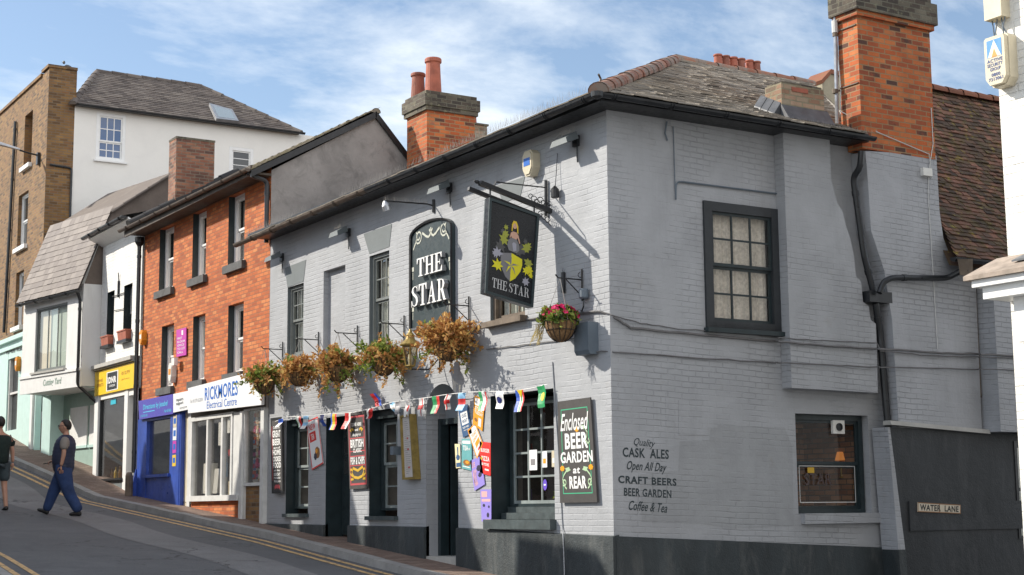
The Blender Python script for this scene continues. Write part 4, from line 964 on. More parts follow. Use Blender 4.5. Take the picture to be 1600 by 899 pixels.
# blue shop
bw = F.rect(234, 656, 271, 741); bd = F.rect(286, 660, 300, 790)
b0, b1 = RL+.10, e_-.02; zf = F.uv(245, 652)[1]
mb = MB()
gw = (bw[0], bw[1], bw[2], bw[3])
mb.fbox(F, b0, gw[0], gz(-b0)-.2, zf, -.05, .08); mb.fbox(F, gw[1], bd[0]-.03, gz(-gw[1])-.3, zf, -.05, .08); mb.fbox(F, gw[0], gw[1], gz(-gw[1])-.3, gw[2], -.05, .06)
mb.fbox(F, gw[0], gw[1], gw[3], zf, -.05, .075); mb.fbox(F, gw[0]-.05, gw[1]+.05, gw[2]-.07, gw[2]-.002, .061, .13)
mb.fbox(F, bd[0]-.03, bd[0]+.03, gz(-bd[0])-.3, zf-.02, -.10, .07); mb.fbox(F, bd[0]+.03, b1, bd[3]+.22, zf, -.10, .078)
mb.hexa([F.pt(b0-.10, gz(-b0)-.2, 0), F.pt(b0, gz(-b0)-.2, 0), F.pt(b0, gz(-b0)-.2, .25), F.pt(b0-.10, gz(-b0)-.2, .25)], [F.pt(b0-.03, gz(-b0)+.6, 0), F.pt(b0, gz(-b0)+.6, 0), F.pt(b0, gz(-b0)+.6, .10), F.pt(b0-.03, gz(-b0)+.6, .10)])
sf = mb.build('shopfront', M_BLUE, rh)
mb = MB(); mb.fbox(F, gw[0], gw[1], gw[2], gw[3], -.01, .0); mb.build('pane', M_GLASSD, sf)
mb = MB(); zd = gz(-bd[1]); mb.fbox(F, bd[0]+.03, b1, zd-.1, bd[3]+.22, -.06, -.02); mb.fbox(F, bd[0]+.14, b1-.10, zd+.95, bd[3], -.019, -.012); mb.fbox(F, bd[0]+.14, b1-.10, zd+.15, zd+.8, -.019, -.008); mb.build('door', M_CREAMPL, rh)
for k, (v, h_, m_, lb) in enumerate(((.92, .26, M_CREAMPL, 'cream notice at the top of the strip beside the blue shop window'), (.70, .28, M_SIGNW, 'white notice in the strip beside the blue shop window'), (.46, .26, tint('magenta_panel', (.50, .04, .36)), 'magenta notice in the strip beside the blue shop window'), (.22, .24, tint('yellow_label', (.70, .48, .03)), 'yellow notice at the foot of the strip beside the blue shop window'))):
    z = gw[2]+(gw[3]-gw[2])*v; a = (gw[1]+bd[0]-.03)/2; mb = MB(); mb.fbox(F, a-.11, a+.11, z-h_/2, z+h_/2, .0805, .085); mb.fbox(F, a-.07, a+.07, z-h_*.2, z+h_*.25, .0855, .087, 1); tag(mb.build('paper_notice', [m_, M_LETB], origin=F.pt(a, z, .08)), lb, 'notice')
# electrical shop
rw = F.rect(305, 652, 366, 776); rdoor = F.rect(384, 640, 412, 815)
mb = MB(); z0, z1 = rw[2], F.uv(335, 648)[1]-.03
cols_ = [rw[0]-.08, F.uv(328, 715)[0], F.uv(351, 715)[0], rw[1]]
for a in cols_: mb.fbox(F, a-.045, a+.045, z0, z1, -.02, .07)
mb.fbox(F, cols_[0]-.045, cols_[-1]+.045, z1-.06, z1+.02, -.03, .075); mb.fbox(F, cols_[0]-.10, cols_[-1]+.45, z0-.09, z0+.02, -.03, .12)
mb.fbox(F, cols_[-1]+.046, rdoor[0]-.14, z0+.021, z1, -.03, .05)
zdb = gz(-rdoor[0])
mb.fbox(F, rdoor[0]-.14, rdoor[0]-.02, zdb-.2, z1, -.03, .085); mb.fbox(F, rdoor[1]+.02, RR, gz(-RR)-.2, z1, -.03, .085)
mb.fbox(F, rdoor[0]-.02, rdoor[1]+.02, rdoor[3]+.02, z1, -.03, .055); mb.fbox(F, rdoor[0]-.02, rdoor[0]+.03, zdb, rdoor[3], -.03, .05); mb.fbox(F, rdoor[1]-.03, rdoor[1]+.02, zdb, rdoor[3], -.03, .05)
mb.fbox(F, rdoor[0]+.03, rdoor[1]-.03, zdb+.62, zdb+.68, -.03, .045)
sf2 = mb.build('shopfront', M_OFFWHITE, rh)
mb = MB(); mb.fbox(F, cols_[0], cols_[-1], z0+.02, z1-.06, .0, .008); mb.build('pane', M_GLASSD, sf2)
mb = MB(); mb.fbox(F, rdoor[0]+.03, rdoor[1]-.03, zdb+.68, rdoor[3]+.02, .0, .008); mb.build('pane', M_GLASSD, sf2)
mb = MB(); mb.fbox(F, rw[0]-.13, rdoor[0]-.141, gz(-rw[0])-.5, z0-.091, -.05, .02); mb.build('stall_riser', M_RED, rh)
mb = MB(); mb.fbox(F, rdoor[0]+.03, rdoor[1]-.03, zdb-.4, zdb+.62, -.06, .0); mb.build('stall_riser', M_BROWN, rh)

# shop signs
def sign_quad(fc, px, d): return Quad(*[fc.P(x, y, d) for x, y in px], n=fc.n)
def sign(name, quad, label, t=.04, base=M_SIGNW, edge=None, cat='shop sign', d0=0):
    mb = MB(); quad.slab(mb, t, 0, d0); c = (quad.c[2]+quad.c[3])/2; th = thing(name, c, label, cat); mb.build('panel', base, th); return th
def level(fc, xl, yl, xr, yr, h, d):
    """an upright, level rectangle on a facade from its two lower corners seen in the photograph and its height"""
    a0, za = fc.uv(xl, yl, d); a1, zb = fc.uv(xr, yr, d); z = (za+zb)/2
    return Quad(fc.pt(a0, z+h, d), fc.pt(a1, z+h, d), fc.pt(a1, z, d), fc.pt(a0, z, d), fc.n)
q = sign_quad(F, ((219, 627), (273, 616), (273, 647), (220, 656)), .10)
t = sign('shop_sign', q, 'indigo fascia sign with pale blue script over the royal blue shopfront', base=M_VIOLET); mb = MB()
LC = tint('sky_blue_lettering', (.10, .55, .80))
q.text(mb, 'Directions by Jezebel', .14, .26, .86, .60, .043, 0, .012, .2); q.patch(mb, .14, .64, .48, .68, .043); q.text(mb, '01279 505 505', .06, .78, .26, .90, .043, 0, .01); q.text(mb, 'Hair & Nails', .76, .70, .96, .86, .043, 0, .01); mb.build('lettering', LC, t)
q = sign_quad(F, ((273.5, 616), (297, 611), (297, 640), (273.5, 645)), .10)
t = sign('shop_sign', q, 'small white fascia sign between the indigo sign and the white electrical shop sign'); mb = MB()
q.text(mb, 'repairs', .2, .28, .68, .50, .043, 0, .015); q.text(mb, 'support', .2, .50, .68, .70, .043, 0, .015); q.text(mb, '01279 505 999', .45, .80, .92, .90, .043); mb.build('lettering', M_LETD, t)
q = sign_quad(F, ((298, 607), (414, 577), (413, 633), (298, 646)), .13)
t = sign('shop_sign', q, 'long white fascia sign with bold blue lettering over the electrical shop', t=.06); mb = MB()
q.text(mb, 'RICKMORES', .25, .15, .70, .62, .063, 0, .016); q.text(mb, 'Electrical Centre', .28, .66, .69, .92, .063, 0, .0); mb.build('lettering', M_LETB, t)
mb = MB(); q.text(mb, 'Tel: 01279 652891', .03, .48, .22, .62, .063, 0, .005); mb.build('phone_number', tint('grey_lettering', (.42, .44, .46)), t)
q = sign_quad(F, ((277, 516), (292, 512), (292, 555), (277, 558)), .02)
t = sign('notice_board', q, 'small magenta notice fixed on the red brick wall between the first floor windows', t=.02, base=tint('magenta_panel', (.50, .04, .36)), cat='notice'); mb = MB()
for k, (w, s_) in enumerate(((.5, 'FIRST'), (.8, 'FLOOR'), (.7, 'OFFICE'), (.8, 'TO LET'), (.6, 'CALL'))): q.text(mb, s_, .12, .30+.13*k, .12+w, .38+.13*k, .023, 0, .01)
q.patch(mb, .55, .07, .72, .24, .023); mb.build('lettering', M_LETW, t)
# alarm boxes and small fittings on the brick
def alarm(px, py, w, h, mat, label, fc=F, name='alarm_box', d=.0, dep=.10, mat2=None):
    a, z = fc.uv(px, py, d); mb = MB(); th = thing(name, fc.pt(a, z, d), label, 'alarm box')
    pts = [(-.5, .35), (-.3, .5), (.3, .5), (.5, .35), (.5, -.2), (.22, -.5), (-.22, -.5), (-.5, -.2)]
    mb.prism([fc.pt(a+w*x, z+h*y, d) for x, y in pts], fc.n*dep); mb.prism([fc.pt(a+w*x*.86, z+h*y*.86, d+dep) for x, y in pts], fc.n*.015); mb.build('cover', mat, th)
    m2 = MB(); m2.fbox(fc, a-w*.3, a+w*.3, z-h*.1, z+h*.2, d+dep+.016, d+dep+.019); m2.build('label_plate', mat2 or M_LETB, th); return th
alarm(273, 583, .22, .42, M_WHITEPL, 'white and orange alarm box above the small white fascia sign on the red brick house', mat2=M_ORANGE)
alarm(227, 528, .22, .34, M_ORANGE, 'orange alarm box at the left edge of the red brick wall beside the downpipe', mat2=M_WHITEPL)
th = thing('security_light', F.P(281, 566), 'small white floodlight on the red brick wall below the magenta notice', 'light'); mb = MB(); a, z = F.uv(281, 566)
mb.fbox(F, a-.09, a+.09, z-.08, z+.08, .08, .16); mb.tube([F.pt(a, z, 0), F.pt(a, z, .09)], .02, 6); mb.build('lamp_body', M_WHITEPL, th)
# window display of the electrical shop
goods = [('white appliance box standing in the electrical shop window, leaning', 322, 748, .34, .62, M_WHITEPL), ('white carton beside the leaning box in the electrical shop window', 338, 752, .24, .50, M_SIGNW), ('red lantern standing on a high shelf in the electrical shop window', 360, 704, .18, .22, tint('red_plastic', (.55, .02, .02))), ('blue bottle lamp in the middle of the electrical shop window', 349, 726, .10, .5, tint('blue_plastic', (.05, .25, .55))), ('pale carton at the right of the electrical shop window', 362, 765, .22, .34, M_CREAMPL)]
for k, (lb, px, py, w, h, m_) in enumerate(goods):
    a, z = F.uv(px, py, -.25); mb = MB(); ln = .10 if 'leaning' in lb else 0
    mb.hexa([F.pt(a-w/2, z-h/2, -.4), F.pt(a+w/2, z-h/2, -.4), F.pt(a+w/2, z-h/2, -.22), F.pt(a-w/2, z-h/2, -.22)], [F.pt(a-w/2+ln, z+h/2, -.4), F.pt(a+w/2+ln, z+h/2, -.4), F.pt(a+w/2+ln, z+h/2, -.22), F.pt(a-w/2+ln, z+h/2, -.22)])
    if 'lantern' in lb or 'bottle' in lb: mb = MB(); mb.lathe(F.pt(a, z-h/2, -.3), [(w*.45, 0), (w*.5, h*.1), (w*.5, h*.55), (w*.3, h*.62), (w*.3, h*.85), (w*.4, h*.9), (w*.2, h)], 12)
    tag(mb.build('display_item', m_, origin=F.pt(a, z-h/2, -.3)), lb, 'shop goods')
for k, (px, py, w, h) in enumerate(((326, 677, .20, .34), (345, 678, .34, .46), (356, 665, .16, .30), (361, 683, .15, .44))):
    a, z = F.uv(px, py, .012); mb = MB(); mb.fbox(F, a-w/2, a+w/2, z-h/2, z+h/2, -.006, -.002)
    tag(mb.build('paper_notice', M_SIGNW, origin=F.pt(a, z, 0)), ['white paper notice on the left pane of the electrical shop', 'largest white paper notice on the middle pane of the electrical shop', 'small blue-white notice high on the right pane of the electrical shop', 'tall white notice on the right pane of the electrical shop'][k], 'notice')
# packets hung behind the glass of the shop's door panel
rng = random.Random(21); pc = [tint('packet_%d' % k, c) for k, c in enumerate(((.45, .03, .10), (.60, .10, .25), (.05, .05, .06), (.65, .60, .55), (.50, .08, .04), (.10, .20, .40), (.55, .35, .20), (.35, .04, .18)))]
protos = []
for m_ in pc:
    mb = MB(); mb.box(-.015, 0, -.055, .055, -.09, .07); mb.tube([(-.008, 0, .07), (-.008, 0, .10)], .004, 5)
    protos.append(mb.data if False else mb)
n_ = 0
for row in range(8):
    for c_ in range(5):
        a = rdoor[0]+.10+(rdoor[1]-rdoor[0]-.18)*(c_+.5)/5+rng.uniform(-.02, .02); z = zdb+.82+row*.215+rng.uniform(-.02, .02)
        if z > rdoor[3]-.08: continue
        k = rng.randrange(8); mb = MB(); w, h = rng.uniform(.04, .07), rng.uniform(.07, .11)
        mb.fbox(F, -w, w, -h, h, -.02, 0); mb.fbox(F, -w*.8, w*.8, -h*.6, h*.2, .0005, .012, 1); mb.tube([F.pt(0, h, -.01), F.pt(0, h+.03, -.01)], .004, 5)
        o = mb.build('packet', [pc[k], pc[(k*3+1) % 8]]); o.location = F.pt(a, z, -.10)
        tag(o, 'small packet hung on the display board behind the electrical shop door glass', 'packet', 'packets hung behind the shop door glass')
mb = MB(); mb.fbox(F, rdoor[0]+.04, rdoor[1]-.04, zdb+.70, rdoor[3], -.16, -.13); mb.build('display_board', M_OFFWHITE, rh)
# ------------------------------------------------------------------ white house with the yellow shop sign
wh = thing('white_house', (0, 20, gz(20)), 'narrow white painted house with two slim windows above the yellow shop sign', 'house')
WL, WR = -21.8, -18.70
w1 = F.rect(167, 458, 178, 540); w2_ = F.rect(193, 443, 206, 531); zl_ = (w1[2]+w2_[2])/2; zh_ = (w1[3]+w2_[3])/2
fq = [F.uv(148, 582, .1), F.uv(217, 565, .1), F.uv(217, 604, .1), F.uv(148, 620, .1)]
fz1 = (fq[0][1]+fq[1][1])/2; fz0 = (fq[2][1]+fq[3][1])/2; WT = F.uv(175, 372)[1]+.15
sw = F.rect(158, 622, 198, 748); sd = F.rect(203, 618, 214, 768)
ww = [(w1[0], w1[1], zl_, zh_), (w2_[0], w2_[1], zl_, zh_)]
mb = MB(); wall(mb, F, WL, WR, fz0, WT, [op(w, .2, mr=1, ml=1) for w in ww]); mb.build('front_wall', [M_WHITEBRICK, M_DGREEN], wh, recalc=False)
mb = MB(); mb.poly([(0, WR_ := -WR, 1), (0, WR_, WT), (3, WR_, WT+1.2), (3, WR_, 1)]); mb.poly([(0, -WL, 1), (0, -WL, WT), (3, -WL, WT+1.2), (3, -WL, 1)]); mb.build('party_wall', M_WHITEBRICK, wh, recalc=False)
for w in ww: window(wh, F, w, -.12, 1, (1, 1), .05, M_DGREEN, M_OFFWHITE, M_PANE, sill=(.07, .14, .04, M_BLACK))
mb = MB(); mb.poly([(-.45, WR_, WT-.02), (-.45, -WL+.1, WT-.02), (3.2, -WL+.1, WT+1.0), (3.2, WR_, WT+1.0)]); mb.build('roof', M_DARKTILE, wh)
mb = MB(); mb.prism([(-.36, WR_, WT-.10), (0, WR_, WT-.28), (0, -WL+.05, WT-.28), (-.36, -WL+.05, WT-.10)], (0, 0, .05)); mb.build('soffit_board', M_WHITE, wh)
mb = MB(); gutter(mb, (-.44, WR_+.05, WT-.02), (-.44, -WL+.25, WT-.04), .065, brackets=.8); mb.build('gutter', M_GUTTER, wh)
mb = MB(); mb.fbox(F, WL+.02, WR, fz1+.06, fz1+.15, 0, .22); mb.fbox(F, WL+.02, WR, fz1+.02, fz1+.058, 0, .17); mb.build('cornice', M_STONE, wh)
mb = MB(); zb = gz(-WL)-.6
mb.fbox(F, WL, sw[0], zb, fz0, -.05, .10); mb.fbox(F, sw[1], sd[0], zb, fz0, -.05, .08); mb.fbox(F, sd[1], WR, zb, fz0, -.05, .08); mb.fbox(F, sw[0], sw[1], sw[3], fz0, -.04, .07); mb.fbox(F, sd[0], sd[1], sd[3], fz0, -.04, .06)
sf = mb.build('shopfront', M_WHITE, wh)
mb = MB(); mb.fbox(F, sw[0], sw[1], zb, sw[2]-.05, -.05, .06); mb.build('stall_riser', M_LINTEL, wh)
mb = MB(); mb.fbox(F, sw[0]-.02, sw[1]+.02, sw[2]-.048, sw[2], -.05, .14); mb.fbox(F, sw[0], sw[0]+.04, sw[2], sw[3], -.04, .05); mb.fbox(F, sw[1]-.04, sw[1], sw[2], sw[3], -.04, .05); mb.build('window_frame', M_BLACK, wh)
mb = MB(); mb.fbox(F, sw[0]+.04, sw[1]-.04, sw[2], sw[3], 0, .008); mb.build('pane', M_GLASSD, sf)
mb = MB(); mb.fbox(F, sd[0], sd[1], gz(-sd[0])-.2, sd[3], -.3, -.26); mb.build('door', M_GREYFRAME, wh)
mb = MB(); mb.poly([F.pt(WL+.1, zb, -1.2), F.pt(WR-.1, zb, -1.2), F.pt(WR-.1, fz0+.1, -1.2), F.pt(WL+.1, fz0+.1, -1.2)])
for a in (WL+.1, WR-.1): mb.poly([F.pt(a, zb, -.06), F.pt(a, fz0+.1, -.06), F.pt(a, fz0+.1, -1.2), F.pt(a, zb, -1.2)])
for z in (sw[2]-.05, fz0+.1): mb.poly([F.pt(WL+.1, z, -.06), F.pt(WR-.1, z, -.06), F.pt(WR-.1, z, -1.2), F.pt(WL+.1, z, -1.2)])
mb.build('shop_interior', M_ROOM, wh)
for k, w in enumerate(ww):
    th = thing('window_box', F.pt((w[0]+w[1])/2, w[2], .1), ['terracotta planter box on the left sill above the yellow sign', 'terracotta planter box on the right sill above the yellow sign'][k], 'planter'); mb = MB()
    mb.hexa([F.pt(w[0]+.02, w[2]+.002, 0), F.pt(w[1]-.02, w[2]+.002, 0), F.pt(w[1]-.02, w[2]+.002, .12), F.pt(w[0]+.02, w[2]+.002, .12)], [F.pt(w[0], w[2]+.2, -.02), F.pt(w[1], w[2]+.2, -.02), F.pt(w[1], w[2]+.2, .14), F.pt(w[0], w[2]+.2, .14)])
    mb.fbox(F, w[0]-.015, w[1]+.015, w[2]+.2, w[2]+.23, -.03, .155); mb.build('trough', M_TERRA, th)
q = Quad(F.pt(WL+.03, fz1, .06), F.pt(WR-.02, fz1, .06), F.pt(WR-.02, fz0, .06), F.pt(WL+.03, fz0, .06), F.n)
t = sign('shop_sign', q, 'bright yellow fascia sign with a black badge on the white house', t=.06, base=M_YELLOW)
mb = MB(); q.patch(mb, .32, .14, .62, .92, .064, 1); q.patch(mb, .345, .18, .595, .88, .068, 0); q.text(mb, 'IDNR', .36, .36, .58, .62, .072, 1, .05); q.text(mb, 'LONDON', .40, .68, .55, .77, .072, 1, .02); mb.build('badge', [M_SIGNBK, M_LETW], t)
mb = MB(); q.text(mb, 'WINE', .07, .34, .22, .46, .064, 0, .02); q.text(mb, 'SPIRITS', .06, .52, .24, .66, .064, 0, .02); q.text(mb, '01279', .70, .26, .90, .40, .064, 0, .02); q.text(mb, 'gifts & more', .70, .54, .90, .62, .064, 0, .01); mb.build('lettering', tint('amber_lettering', (.50, .24, .01)), t)
th = thing('shop_window_sticker', F.P(177, 628, .02), 'small turquoise sticker at the top of the shop window under the yellow sign', 'sticker'); mb = MB(); r = F.rect(174, 624, 182, 632); mb.fbox(F, r[0], r[1], r[2], r[3], .012, .016); mb.build('panel', tint('turquoise_panel', (.02, .45, .60)), th)
rng = random.Random(5)
for k in range(9):
    a = sw[0]+.12+(sw[1]-sw[0]-.24)*k/8.; mb = MB(); h = rng.choice((.22, .3, .26)); r_ = .045
    mb.lathe(F.pt(a, sw[2]+.0, -.25-.03*(k % 3)), [(r_, 0), (r_, h*.55), (r_*.4, h*.75), (r_*.35, h)], 8)
    tag(mb.build('bottle', [tint('amber_glass', (.30, .15, .02), .15), tint('yellow_label', (.70, .48, .03)), tint('green_glass', (.02, .08, .03), .1)][k % 3], origin=F.pt(a, sw[2], -.25)), 'small bottle in the row along the bottom of the shop window under the yellow sign', 'bottle', 'bottles in the shop window under the yellow sign')
th = thing('wall_bracket', F.pt((w1[1]+w2_[0])/2, zl_+.9, .0), 'black iron bracket with a hook between the two white house windows', 'bracket'); mb = MB(); a = (w1[1]+w2_[0])/2; z = zl_+.75
mb.tube([F.pt(a, z+.35, .02), F.pt(a, z+.75, .02)], .03, 6); mb.tube([F.pt(a, z+.75, .02), F.pt(a, z+.95, .04)], .012, 6); mb.tube([F.pt(a-.45, z+.42, .03), F.pt(a+.45, z+.40, .03)], .012, 6); mb.tube([F.pt(a-.30, z+.06, .03), F.pt(a+.45, z+.02, .03)], .010, 6); mb.build('iron_bar', M_BLACK, th)
th = thing('bollard', (-.25, 18.45, gz(18.45)), 'short brown post beside the blue shopfront', 'bollard'); mb = MB(); mb.lathe((-.25, 18.45, gz(18.45)-.05), [(.09, 0), (.09, .5), (.07, .55), (.05, .58)], 10); mb.build('post', M_WOOD, th)

# ------------------------------------------------------------------ white jettied house with a slate mansard
J = Face((-.45, 21.82, 0), (-cos(radians(10)), -sin(radians(10)), 0))
jh = thing('jettied_house', (0, 23.4, gz(23.4)), 'white jettied house with pinkish slate mansard and a large mint blind window', 'house')
a0, a1 = -3.45, 0.0; zj0 = J.uv(90, 605)[1]; zj1 = J.uv(80, 465)[1]
jw = J.rect(55, 478, 104, 579); zfl = J.uv(90, 585)[1]; zfb = J.uv(90, 608)[1]
mb = MB(); wall(mb, J, a0, a1, zfb, zj1+.15, [op(jw, .10)]); 
P0, P1, P2 = J.pt(a1, zfb), J.pt(a1, zj1+.15), Vector((2.6, 21.84, zj1+.15)); mb.poly([P0, (0.08, 21.84, zfb), (0.08, 21.84, zj1+.15), P1])
mb.poly([J.pt(a0, zfb), J.pt(a0, zj1+.2), Vector((2, J.pt(a0, 0).y, zj1+.2)), Vector((2, J.pt(a0, 0).y, zfb))])
mb.poly([J.pt(a0, zfb), P0, (0.6, 21.84, zfb), (0.6, 25.5, zfb)]); mb.build('front_wall', M_WHITEREND, jh, recalc=False)
mb = MB(); mb.poly([(0.0, 21.85, zfb), (.0, 21.85, zj1+.1), Vector((.18, 21.85, 8.62)), Vector((1.58, 21.85, 9.66)), Vector((5, 21.85, 9.0)), Vector((5, 21.85, 5))]); mb.poly([J.pt(a1, zj1+.1), Vector((.18, 21.85, 8.62)), Vector((0.0, 21.85, zj1+.1))]); mb.build('flank_wall', M_BROWNREND, jh, recalc=False)
TR = Vector((.18, 21.80, 8.62)); BR = J.pt(a1+.06, zj1+.02, .16); BL = J.pt(a0-.08, zj1+.02, .16); TL = TR+(BL-BR)*1.0
mb = MB(); roofplane(mb, [BL, BR, TR, TL], .26, .175, .008, 31, .003); mb.build('mansard_roof', M_MANSARD, jh)
mb = MB(); AP2 = Vector((1.75, 21.78, 9.78)); mb.prism([TR, AP2, AP2+(TL-TR), TL], (0, 0, -.06)); mb.poly([AP2, Vector((5, 21.78, 9.1)), Vector((5, 25, 9.1)), AP2+(TL-TR)]); mb.build('upper_roof', M_SLATEFAR, jh)
mb = MB(); ridge(mb, TR+Vector((0, -.02, -.01)), AP2+Vector((0, -.02, -.01)), .05, .35, seed=4, taper=.01); mb.build('verge_tiles', M_SLATEFAR, jh)
mb = MB(); gutter(mb, BL+Vector((0, 0, -.05)), BR+Vector((0, 0, -.05)), .06); bent_pipe(mb, [BR+Vector((0, .1, -.1)), J.pt(-.05, zj1-.25, .06), J.pt(-.05, zfb+.02, .06), J.pt(.0, zfb-.12, -.1), Vector((-.02, 21.75, zfb-.45)), Vector((-.02, 21.75, 2.2))], .04); mb.build('gutter', M_GUTTER, jh)
# big window with pulled blinds
window(jh, J, jw, -.02, 3, (1,), .05, M_GREYFRAME, M_GREYFRAME, M_GLASS, .035, sill=(.05, .09, .06, M_STONE), room=False)
mb = MB(); x = jw[0]+(jw[1]-jw[0])*.36; mb.fbox(J, jw[0]+.05, x, jw[2]+.05, jw[3]-.05, -.13, -.12, 1); mb.fbox(J, x+.01, jw[1]-.05, jw[2]+.05, jw[3]-.05, -.13, -.12); mb.build('blind', [M_BLIND, M_BLINDC], jh)
mb = MB(); mb.fbox(J, a0-.02, a1+.02, zfl, zfl+.07, -.02, .06); mb.fbox(J, a0, a1+.01, zfb-.02, zfl-.002, -.02, .03); mb.build('fascia_board', M_WHITE, jh)
q = Quad(J.pt(-2.1, zfl-.06, .034), J.pt(-.95, zfl-.06, .034), J.pt(-.95, zfb+.04, .034), J.pt(-2.1, zfb+.04, .034), J.n); mb = MB(); q.text(mb, 'Cutting Yard', .05, .1, .95, .9, 0, 0, .02, .15); mb.build('lettering', tint('sage_lettering', (.25, .35, .29)), jh)
# recessed ground floor
Jb = Face((.42, 21.9, 0), (-cos(radians(6)), -sin(radians(6)), 0)); zg = gz(22); bz = zfb-.12
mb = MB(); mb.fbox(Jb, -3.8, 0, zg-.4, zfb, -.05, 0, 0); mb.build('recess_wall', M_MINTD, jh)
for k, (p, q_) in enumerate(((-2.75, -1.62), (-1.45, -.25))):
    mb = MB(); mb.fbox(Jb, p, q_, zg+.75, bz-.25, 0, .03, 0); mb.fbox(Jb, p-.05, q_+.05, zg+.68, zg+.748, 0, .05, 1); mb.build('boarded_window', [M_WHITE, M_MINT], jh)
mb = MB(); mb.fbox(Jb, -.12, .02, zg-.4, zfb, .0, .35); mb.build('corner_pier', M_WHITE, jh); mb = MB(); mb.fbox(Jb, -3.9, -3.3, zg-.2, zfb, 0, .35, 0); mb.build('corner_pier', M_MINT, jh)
mb = MB()     # curved timber brackets under the jetty
for a in (-.06, -3.4):
    c = Jb.pt(a, zfb-.62, .0); pts = [Jb.pt(a, zfb-.02, .0), Jb.pt(a, zfb-.02, .75)]+[Jb.pt(a, zfb-.02-.6*(1-cos(t_)), .75-.72*sin(t_)) for t_ in [pi/2*k/6 for k in range(1, 7)]]+[Jb.pt(a, zfb-.7, 0)]
    mb.prism(pts, J.r*.07)
mb.build('jetty_bracket', M_MINT, jh)
th = thing('utility_cabinet', (-.55, 25.2, gz(25.2)), 'narrow grey metal utility pillar on the pavement beneath the jettied house', 'cabinet'); mb = MB(); c = hit(62, 727, (0, 0, gz(25.5)), (0, 0, 1)); zc0 = gz(c.y); mb.box(c.x-.10, c.x+.10, c.y-.1, c.y+.12, zc0-.1, zc0+.75); mb.box(c.x-.105, c.x+.105, c.y-.105, c.y+.125, zc0+.42, zc0+.48, 1); mb.build('cabinet_body', [M_LEAD, M_TERRA], th)

# ------------------------------------------------------------------ tall brown brick building with cream flank
BX = -.35; BF = Face((BX, 26.2, 0), (-1, 0, 0)); BK = Face((BX, 26.2, 0), (0, -1, 0))
bb = thing('brick_building', (0, 28, gz(28)), 'tall brown stock brick building with parapet, cream rendered flank and slate roof', 'building')
PT = 13.32; bl = -9.0
o1 = BF.rect(38, 178, 50, 258); o2 = BF.rect(28, 303, 43, 385); o3 = BF.rect(24, 425, 36, 510)
FZ = BF.uv(20, 535)[1]
mb = MB(); wall(mb, BF, bl, 0, FZ, PT, [op(o1, .22), op(o2, .15), op(o3, .15)], 0); wall(mb, BK, 0, .74, 5.0, PT+.06, [], 0); mb.box(BX-.04, BX+.78, 26.16, 26.9, PT+.06, PT+.14); mb.box(BX-.05, BX+.34, 26.9, 35.2, PT-.04, PT+.05); mb.box(BX+.36, BX+.78, 26.22, 26.88, 11, PT+.06)
mb.build('front_wall', M_BROWN, bb, recalc=False)
for r in (o2, o3):
    window(bb, BF, r, -.10, 1, (1, 1), .06, M_WHITE, M_WHITE, M_PANE, sill=(.12, .10, .08, M_WHITE))
mb = MB(); mb.fbox(BF, o1[0], o1[1], o1[2], o1[3], -.24, -.22); mb.build('blind_recess', M_BROWN, bb); mb = MB(); mb.fbox(BF, o1[0]-.08, o1[1]+.08, o1[2]-.12, o1[2], -.1, .1); mb.build('window_sill', M_WHITE, bb)
mb = MB()    # cream flank
cw = BK.rect(150, 178, 196, 252); c2_ = BK.rect(358, 231, 396, 275); CE = BK.uv(280, 186)[1]
wall(mb, BK, .74, 9.5, 5.0, CE, [op(cw, .08), op(c2_, .08)]); mb.build('flank_wall', M_CREAM, bb, recalc=False)
window(bb, BK, cw, -.0, 3, (2, 2), .09, M_WHITE, M_WHITE, M_PANESKY, .025, sill=(.05, .08, .05, M_WHITE), meet=cw[2]+(cw[3]-cw[2])*.40)
window(bb, BK, c2_, -.0, 1, (3,), .10, M_WHITE, M_WHITE, M_PANE, .02)
EV = lambda a: BK.pt(a, CE+.02, .20)
rl = BK.uv(155, 117)[0]; k_ = 3.2
Aa = EV(.62); Bb = EV(7.5); T1 = Vector((BX+2.0, 28.5, CE+1.75)); T2 = Vector((BX+5.2, 28.5, CE+1.75))
mb = MB(); roofplane(mb, [Aa, Bb, T2, T1], .26, .15, .012, 41, .004); mb.build('flank_roof', M_SLATEFAR, bb)
mb = MB(); mb.poly([Bb, Vector((7.0, 33, CE)), T2]); mb.poly([T1, T2, Vector((5, 33, CE)), Vector((1, 33, CE))]); mb.poly([Aa, T1, Vector((1, 33, CE)), Vector((BX+.3, 30, CE))]); mb.build('rear_roof', M_SLATEFAR, bb)
mb = MB(); ridge(mb, Aa, T1, .10, .4, seed=12); ridge(mb, T1, T2, .10, .4, seed=13); ridge(mb, Bb, T2, .10, .4, seed=14); mb.build('ridge_tiles', M_SLATEFAR, bb)
mb = MB(); gutter(mb, EV(.76)+Vector((0, -.05, -.02)), EV(7.6)+Vector((0, -.05, -.02)), .06, brackets=0); mb.fbox(BK, .75, 7.5, CE-.02, CE+.0, .0, .20); mb.build('gutter', M_GUTTER, bb)
